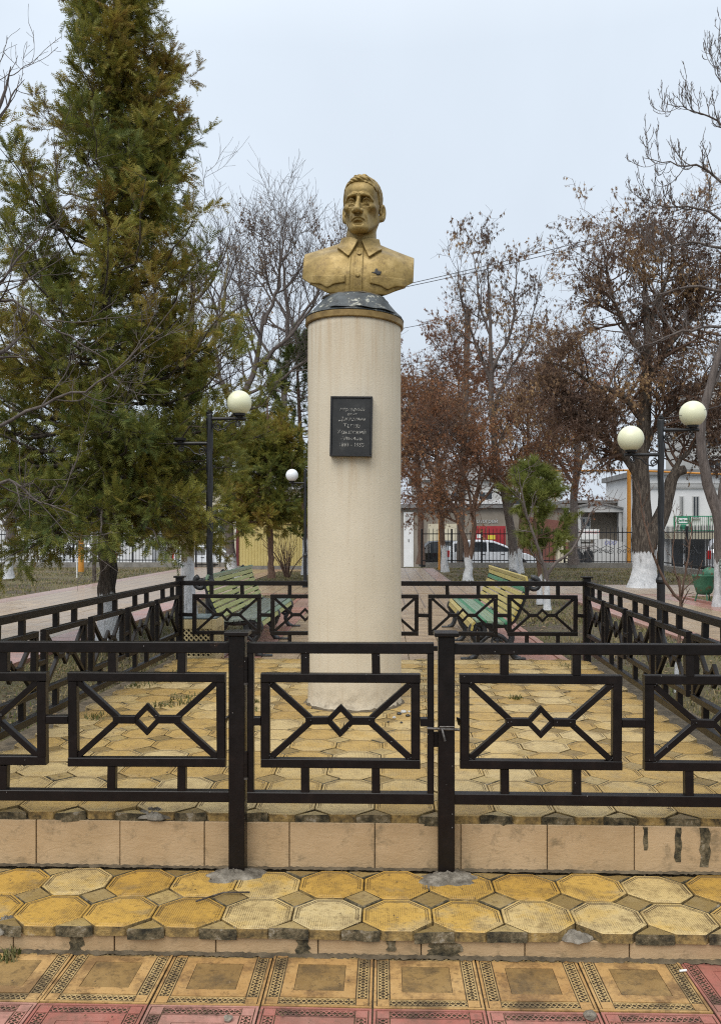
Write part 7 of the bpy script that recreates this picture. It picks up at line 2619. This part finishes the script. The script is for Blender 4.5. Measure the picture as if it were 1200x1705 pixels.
D = 33.0
bare_tree('dry_leaved_tree', 'brown leaved tree further back between the tall slim tree and the forked tree', 955, D,
          [limb([(955, 940), (955, 860), (960, 760), (966, 700), (970, 640), (968, 590)], D, [0.17, 0.15, 0.13, 0.10, 0.06, 0.015], 16, 0.02, 151),
           limb([(958, 810), (920, 750), (900, 700), (893, 650)], D, [0.08, 0.06, 0.04, 0.01], 12, 0.02, 152),
           limb([(960, 780), (1000, 720), (1020, 650), (1025, 600)], D, [0.08, 0.06, 0.04, 0.01], 12, 0.02, 153),
           limb([(965, 720), (938, 660), (928, 610)], D, [0.06, 0.04, 0.01], 12, 0.02, 154)],
          'bark_grey', 155, None, l1=(14, (0.2, 1.0), (52, 15), (0.9, 1.9)), l2=(8, (0.2, 1.0), (48, 15), (0.5, 1.1)), l3=(6, (0.2, 1.0), (48, 15), (0.25, 0.5)),
          trop=0.02, keep=lambda p, tt: p[:, 2] > 3.2, tip=0.0058, leaf=('dry_leaf', 2, (0.06, 0.13), KEY, 0.4))
D = 38.0
bare_tree('dry_leaved_tree', 'rust brown tree furthest back between the column and the wooden pole', 700, D,
          [limb([(700, 940), (700, 860), (694, 760), (690, 680), (688, 610)], D, [0.16, 0.14, 0.11, 0.07, 0.015], 16, 0.02, 161),
           limb([(696, 800), (660, 740), (640, 670)], D, [0.07, 0.05, 0.01], 12, 0.02, 162),
           limb([(694, 780), (730, 710), (745, 640)], D, [0.07, 0.05, 0.01], 12, 0.02, 163)],
          'bark_red', 165, None, l1=(20, (0.2, 1.0), (58, 15), (1.2, 2.6)), l2=(9, (0.2, 1.0), (50, 15), (0.6, 1.2)), l3=(6, (0.2, 1.0), (50, 15), (0.3, 0.6)),
          trop=0.0, keep=lambda p, tt: p[:, 2] > 3.0, tip=0.006, leaf=('dry_leaf', 4, (0.09, 0.18), KEY, 0.5))

# ---- sapling beside the side fence, small fork-stemmed tree by the pine, leafless shrub
D = 7.2
x0 = at(1133, D)
bare_tree('sapling', 'thin leafless sapling with pale foot just outside the side fence', 1130, D,
          [limb([(1124, 1160), (1128, 1090), (1133, 1040), (1133, 1000), (1130, 960)], D, [0.017, 0.016, 0.0155, 0.014, 0.010], 12, 0.002, 91),
           limb([(1133, 1000), (1105, 965), (1085, 915), (1070, 860), (1062, 800)], D, [0.013, 0.012, 0.010, 0.007, 0.003], 14, 0.004, 92),
           limb([(1133, 998), (1140, 960), (1148, 910), (1153, 860)], D, [0.011, 0.009, 0.007, 0.003], 12, 0.004, 93),
           limb([(1132, 985), (1120, 930), (1124, 880), (1121, 850)], D, [0.007, 0.005, 0.004, 0.002], 12, 0.004, 94),
           limb([(1133, 990), (1150, 970), (1162, 960)], D, [0.006, 0.004, 0.002], 8, 0.003, 95)],
          'bark_red', 57, zat(1080, D), l1=(6, (0.3, 1.0), (45, 12), (0.06, 0.22)), l2=(2, (0.3, 1.0), (45, 12), (0.03, 0.08)), l3=None, trop=0.08, tip=0.0018, k=8, keep=lambda p, tt: p[:, 2] > 0.9)
D = 14.6
bare_tree('sapling', 'small bare tree with one long sweeping branch and white foot near the pine', 911, D,
          [limb([(911, 1016), (911, 975), (908, 955), (905, 940)], D, [0.05, 0.045, 0.04, 0.032], 10, 0.004, 96),
           limb([(909, 960), (925, 938), (950, 918), (972, 880), (985, 850), (1005, 835)], D, [0.032, 0.026, 0.02, 0.015, 0.01, 0.004], 16, 0.008, 97),
           limb([(905, 942), (893, 905), (880, 870), (868, 820), (862, 780)], D, [0.03, 0.024, 0.018, 0.012, 0.004], 14, 0.008, 98)],
          'bark_grey', 58, zat(968, D), l1=(7, (0.3, 1.0), (48, 12), (0.25, 0.7)), l2=(4, (0.3, 1.0), (45, 12), (0.12, 0.3)), l3=None, trop=0.06, tip=0.0035, k=8, keep=lambda p, tt: p[:, 2] > 1.0)
D = 26.0
rs = np.random.default_rng(5)
sh = tree('shrub', 'leafless multi stemmed shrub in front of the yellow kiosk', 478, D, 'shrub')
b0 = np.array([*at(478, D), ZG])
Ps, Rs = [], []
for i in range(16):
    a = rs.uniform(0, 6.283)
    sp = rs.uniform(0.25, 1.1)
    h = rs.uniform(0.9, 1.5)
    s = np.linspace(0, 1, 8)[:, None]
    Ps.append(b0 + np.array([math.cos(a) * 0.08, math.sin(a) * 0.08, 0]) + s * np.array([0, 0, h]) + (s ** 1.6) * np.array([math.cos(a), math.sin(a), 0]) * sp)
    Rs.append(np.linspace(0.018, 0.005, 8))
P1, R1 = np.array(Ps), np.array(Rs)
for i in range(16):
    obj('stem', batch_tubes(P1[i:i + 1], R1[i:i + 1], 5), M['bark_red'], sh, smooth=True)
P2, R2, _ = children(rs, P1, R1, 5, (0.3, 1), (32, 8), (0.2, 0.5), 5, 0.08, (0, 0, 0.08), 0.6, 0.004)
twigs('twigs', [(P2, R2)], M['bark_red'], sh, (3,))


# ---- pines with long needles
def pine(name, label, px, depth, trunk_pts, radii, seed, crown, n1, size, lime, tuft=(26, 0.10), tintb=0.5):
    rng = np.random.default_rng(seed)
    t = tree(name, label, px, depth)
    tr = limb(trunk_pts, depth, radii, 18, 0.006, seed)
    stems('trunk', [tr], M['bark_red'], t, lime, 9)
    zs, rsz = crown
    zt = rng.uniform(zs[0], zs[-1], n1)
    az = rng.uniform(0, 6.283, n1)
    L = np.interp(zt, zs, rsz) * rng.uniform(0.45, 1.15, n1)
    tx, ty = np.interp(zt, tr[0][0, :, 2], tr[0][0, :, 0]), np.interp(zt, tr[0][0, :, 2], tr[0][0, :, 1])
    n = 7
    s = np.linspace(0, 1, n)[None, :, None]
    P1 = np.stack([tx, ty, zt - 0.10 * L], -1)[:, None, :] + np.stack([np.cos(az), np.sin(az), np.zeros(n1)], -1)[:, None] * (L[:, None, None] * s) + np.array([0, 0, 1.0]) * (s ** 2 * 0.42 * L[:, None, None])
    P1[:, 1:] += rng.normal(0, 0.02, (n1, n - 1, 3))
    R1 = np.linspace(1, 0.3, n)[None] * (0.006 + 0.008 * L[:, None])
    P2, R2, par = children(rng, P1, R1, 5, (0.35, 1), (42, 10), (size * 0.5, size * 1.3), 5, 0.1, (0, 0, 0.12), 0.6, 0.003)
    twigs('branches', [(P1, R1), (P2, R2)], M['bark_red'], t, (5, 3))
    pa, ta, ia = along(P2, rng, 4, (0.3, 1.0))
    pos, dr = np.concatenate([pa, P2[:, -1], P1[:, -1]]), np.concatenate([ta, nrm(P2[:, -1] - P2[:, -2]), nrm(P1[:, -1] - P1[:, -2])])
    bt = rng.uniform(-0.22, 0.22, n1)
    tb = np.concatenate([bt[par[ia]], bt[par], bt])
    k, ln = tuft
    V, f = [], []
    r2 = np.random.default_rng(1)
    for i in range(k):
        a = r2.uniform(0, 6.283)
        sp = r2.uniform(0.25, 1.0)
        x0 = r2.uniform(-0.4, 0.3)
        d = np.array([1.0, math.cos(a) * sp, math.sin(a) * sp])
        d = d / np.linalg.norm(d) * r2.uniform(0.7, 1.1)
        w = np.cross(d, r2.normal(size=3))
        w = w / np.linalg.norm(w) * 0.030
        b = np.array([x0, 0, 0])
        j = len(V)
        V += [b - w, b + w, b + d + np.array([0, 0, -0.06])]
        f.append((j, j + 1, j + 2))
    scatter('crown', V, f, pos, nrm(dr + rng.normal(0, 0.25, dr.shape)), nrm(np.array([0, 0, 1.0]) + rng.normal(0, 0.3, dr.shape)), rng.uniform(0.7, 1.3, len(pos)) * ln,
            np.clip(tintb + tb + rng.normal(0, 0.12, len(pos)), 0, 1), M['pine_needle'], t)


D = 16.0
pine('pine_tree', 'young light green pine with whitewashed stem on the lawn beyond the bench', 898, D, [(899, 1006), (897, 950), (892, 890), (889, 830), (886, 790)], [0.05, 0.045, 0.035, 0.022, 0.006], 61,
     ([zat(925, D), zat(900, D), zat(850, D), zat(810, D), zat(785, D)], [0.52, 0.66, 0.50, 0.34, 0.10]), 36, 0.24, zat(960, D), (26, 0.15), 0.86)
D = 27.0
pine('pine_tree', 'dark bushy pine standing behind the small white globe lamp', 508, D, [(508, 957), (508, 880), (503, 780), (498, 680), (492, 560)], [0.10, 0.09, 0.08, 0.06, 0.02], 62,
     ([zat(900, D), zat(860, D), zat(760, D), zat(660, D), zat(550, D)], [1.2, 2.0, 1.9, 1.4, 0.4]), 120, 0.45, zat(900, D), (22, 0.20), 0.40)

# ------------------------------------------------------------------ grass, dead leaves, twigs and rubble on the ground
rg = np.random.default_rng(99)


def on_lawn(x, y):
    ok = (y > 4.0) & (y < 33.5)
    ok &= ~((x > -2.30 + 0.03 * (y - 3.7)) & (x < 2.06 + 0.03 * (y - 3.7)) & (y < 8.46))
    for (a, b, c, d) in ((-1.85, 1.95, 8.4, 33.2), (-7.95, -3.75, 7.9, 33.7), (3.70, 6.25, 7.3, 18.4), (-3.9, 30, 18.3, 22.5), (-7.95, -1.75, 30.1, 34)):
        ok &= ~((x > a) & (x < b) & (y > c) & (y < d))
    return ok


def blades(n, xr, yr, h, name, label, seed, tint=(0.2, 1.0), clump=None):
    r = np.random.default_rng(seed)
    x, y = r.uniform(*xr, n), r.uniform(*yr, n)
    if clump is not None:
        c = clump[r.integers(len(clump), size=n)]
        x, y = c[:, 0] + r.normal(0, c[:, 2]), c[:, 1] + r.normal(0, c[:, 2])
        ok = np.ones(n, bool)
        z = c[:, 3]
    else:
        dens = np.sin(x * 1.3 + 2 * np.sin(y * 0.7)) + np.sin(y * 1.9 + x * 0.6) + r.normal(0, 0.8, n)
        ok = on_lawn(x, y) & (dens > -0.4)
        z = ground_z(x, y)
    x, y, z = x[ok], y[ok], z[ok]
    m = len(x)
    a = r.uniform(0, 6.283, m)
    hh = h * r.uniform(0.4, 1.3, m)
    ln = hh * r.uniform(0.2, 1.3, m)
    w = r.uniform(0.002, 0.0045, m) * (1 + y / 14)
    dx, dy = np.cos(a), np.sin(a)
    b = np.stack([x, y, z - 0.003], -1)
    side = np.stack([-dy, dx, np.zeros(m)], -1) * w[:, None]
    mid = b + np.stack([dx * ln * 0.4, dy * ln * 0.4, hh * 0.65], -1)
    tip = b + np.stack([dx * ln, dy * ln, hh], -1)
    V = np.stack([b - side, b + side, mid + side * 0.7, mid - side * 0.7, tip], 1).reshape(-1, 3)
    i = np.arange(m)[:, None] * 5
    Fq = np.concatenate([i + np.array([[0, 1, 2]]), i + np.array([[0, 2, 3]]), i + np.array([[3, 2, 4]])])
    o = obj(name, (V, Fq), M['grass'], attrs={'tint': np.repeat(np.clip(r.uniform(*tint, m), 0, 1), 5)}, loc=(0, 10, ZG))
    return tag(o, label, 'grass', kind='stuff')


blades(60000, (-4, 6.5), (4, 14), 0.045, 'grass', 'short dry grass on the lawn strips near the fences', 1)
blades(70000, (-16, 10), (12, 33), 0.06, 'grass', 'sparse dry grass on the far lawns', 2, (0.1, 1.0))
tufts = np.array([(-1.62, 6.0, 0.05, ZP), (-1.52, 6.3, 0.06, ZP), (-1.45, 6.1, 0.05, ZP), (-0.98, 6.15, 0.03, ZP), (0.98, 6.35, 0.025, ZP), (-1.95, 5.6, 0.05, ZP), (-0.95, 5.9, 0.025, ZP), (-1.85, 7.4, 0.06, ZP),
                  (-2.0, 6.8, 0.06, ZP), (1.7, 7.9, 0.05, ZP - 0.01), (-1.40, 3.09, 0.02, 0.0)])
blades(620, (0, 1), (0, 1), 0.03, 'grass', 'green weed tufts in the platform joints', 3, (0.15, 0.75), tufts)


def leaves(n, xr, yr, size, name, label, seed, cond=None, zf=None):
    r = np.random.default_rng(seed)
    x, y = r.uniform(*xr, n), r.uniform(*yr, n)
    ok = cond(x, y) if cond else np.ones(n, bool)
    x, y = x[ok], y[ok]
    m = len(x)
    z = zf(x, y)
    s = r.uniform(size[0], size[1], m)
    a = r.uniform(0, 6.283, m)
    tl = r.normal(0, 0.25, (m, 2))
    q = np.array([(-0.5, 0), (-0.1, -0.32), (0.5, 0), (-0.1, 0.32)])
    V = np.empty((m, 4, 3))
    for k in range(4):
        u, v = q[k] * 1.0
        ux, uy = u * np.cos(a) - v * np.sin(a), u * np.sin(a) + v * np.cos(a)
        V[:, k, 0] = x + ux * s
        V[:, k, 1] = y + uy * s
        V[:, k, 2] = z + 0.006 + np.abs(ux * tl[:, 0] + uy * tl[:, 1]) * s + (0.15 * s if k in (0, 2) else 0)
    Fq = np.arange(m * 4).reshape(m, 4)
    o = obj(name, (V.reshape(-1, 3), Fq), M['leaf_litter'], attrs={'tint': np.repeat(r.random(m), 4)}, loc=(0, 10, ZG))
    return tag(o, label, 'leaves', kind='stuff')


leaves(9000, (-4.0, 4.2), (4, 15), (0.015, 0.05), 'fallen_leaves', 'dead leaves and crumbs littering the lawn strips', 4, on_lawn, ground_z)
leaves(12000, (-14, 10), (12, 33.5), (0.03, 0.08), 'fallen_leaves', 'dead leaves scattered over the far lawns', 5, on_lawn, ground_z)
leaves(160, (-2.0, 2.0), (3.75, 8.2), (0.008, 0.025), 'fallen_leaves', 'small dead leaves and crumbs on the platform tiles', 6, None, lambda x, y: np.full(len(x), ZP))
leaves(70, (-1.6, 1.6), (3.15, 3.68), (0.005, 0.014), 'fallen_leaves', 'crumbs along the yellow step', 7, None, lambda x, y: np.full(len(x), ZS))
leaves(60, (-1.6, 1.6), (2.6, 3.12), (0.005, 0.016), 'fallen_leaves', 'crumbs on the lower pavement', 8, None, lambda x, y: np.full(len(x), 0.0))


def stone(name, label, x, y, z, s, seed, mat='tile_edge', cat='stone', group=None):
    r = np.random.default_rng(seed)
    V, f = sphere((0, 0, 0), s, 9, 6)
    V = np.array(V)
    V *= 1 + r.uniform(-0.25, 0.2, (len(V), 1))
    V[:, 2] *= 0.55
    return tag(obj(name, (V + np.array([x, y, z + s * 0.35]), f), M[mat], loc=(x, y, z)), label, cat, group)


# rubble beside the column's foot and grass tufts
k = 0
for (px, py, s) in ((664, 1190, 0.022), (672, 1187, 0.026), (679, 1193, 0.020), (656, 1196, 0.016), (668, 1204, 0.012), (681, 1186, 0.014), (646, 1203, 0.010), (690, 1200, 0.012)):
    d = (HC - ZP) * F / (py - 889)
    x, y = at(px, d)
    stone('rubble', 'dark chip of rubble on the tiles beside the foot of the column', x, y, ZP, s * 0.8, k, 'wall_pale' if k % 2 else 'plaque', 'rubble', 'rubble beside the column')
    k += 1
d = HC * F / (1700 - 889)
x, y = at(982, HC * F / (1695 - 889))
stone('stone', 'flat grey stone lying on the red tiles of the lower pavement', x, y, 0.0, 0.022, 31, 'cement')
x, y = at(380, HC * F / (1699 - 889))
stone('stone', 'small grey clod on the red tiles below the gate', x, y, 0.0, 0.016, 32, 'cement')
# twig on the step, cigarette end, dry bush tip at the step end
tw = [at(326, (HC - ZS) * F / (1505 - 889), None), at(372, (HC - ZS) * F / (1490 - 889), None), at(416, (HC - ZS) * F / (1489 - 889), None)]
tag(obj('twig', tube([(tw[0][0], tw[0][1], ZS + 0.008), ((tw[0][0] + tw[1][0]) / 2, (tw[0][1] + tw[1][1]) / 2 - 0.01, ZS + 0.012), (tw[1][0], tw[1][1], ZS + 0.008), (tw[2][0], tw[2][1], ZS + 0.007)], 0.0035, 6), M['bark'], loc=(tw[0][0], tw[0][1], ZS)),
    'dark twig lying across the yellow step tiles', 'twig')
x, y = at(1132, HC * F / (1614 - 889))
tag(obj('cigarette_end', tube([(x - 0.012, y - 0.03, 0.008), (x + 0.014, y - 0.024, 0.008)], 0.004, 8), M['sign_white'], loc=(x, y - 0.03, 0)), 'white cigarette end on the pavement at the foot of the step', 'cigarette end')
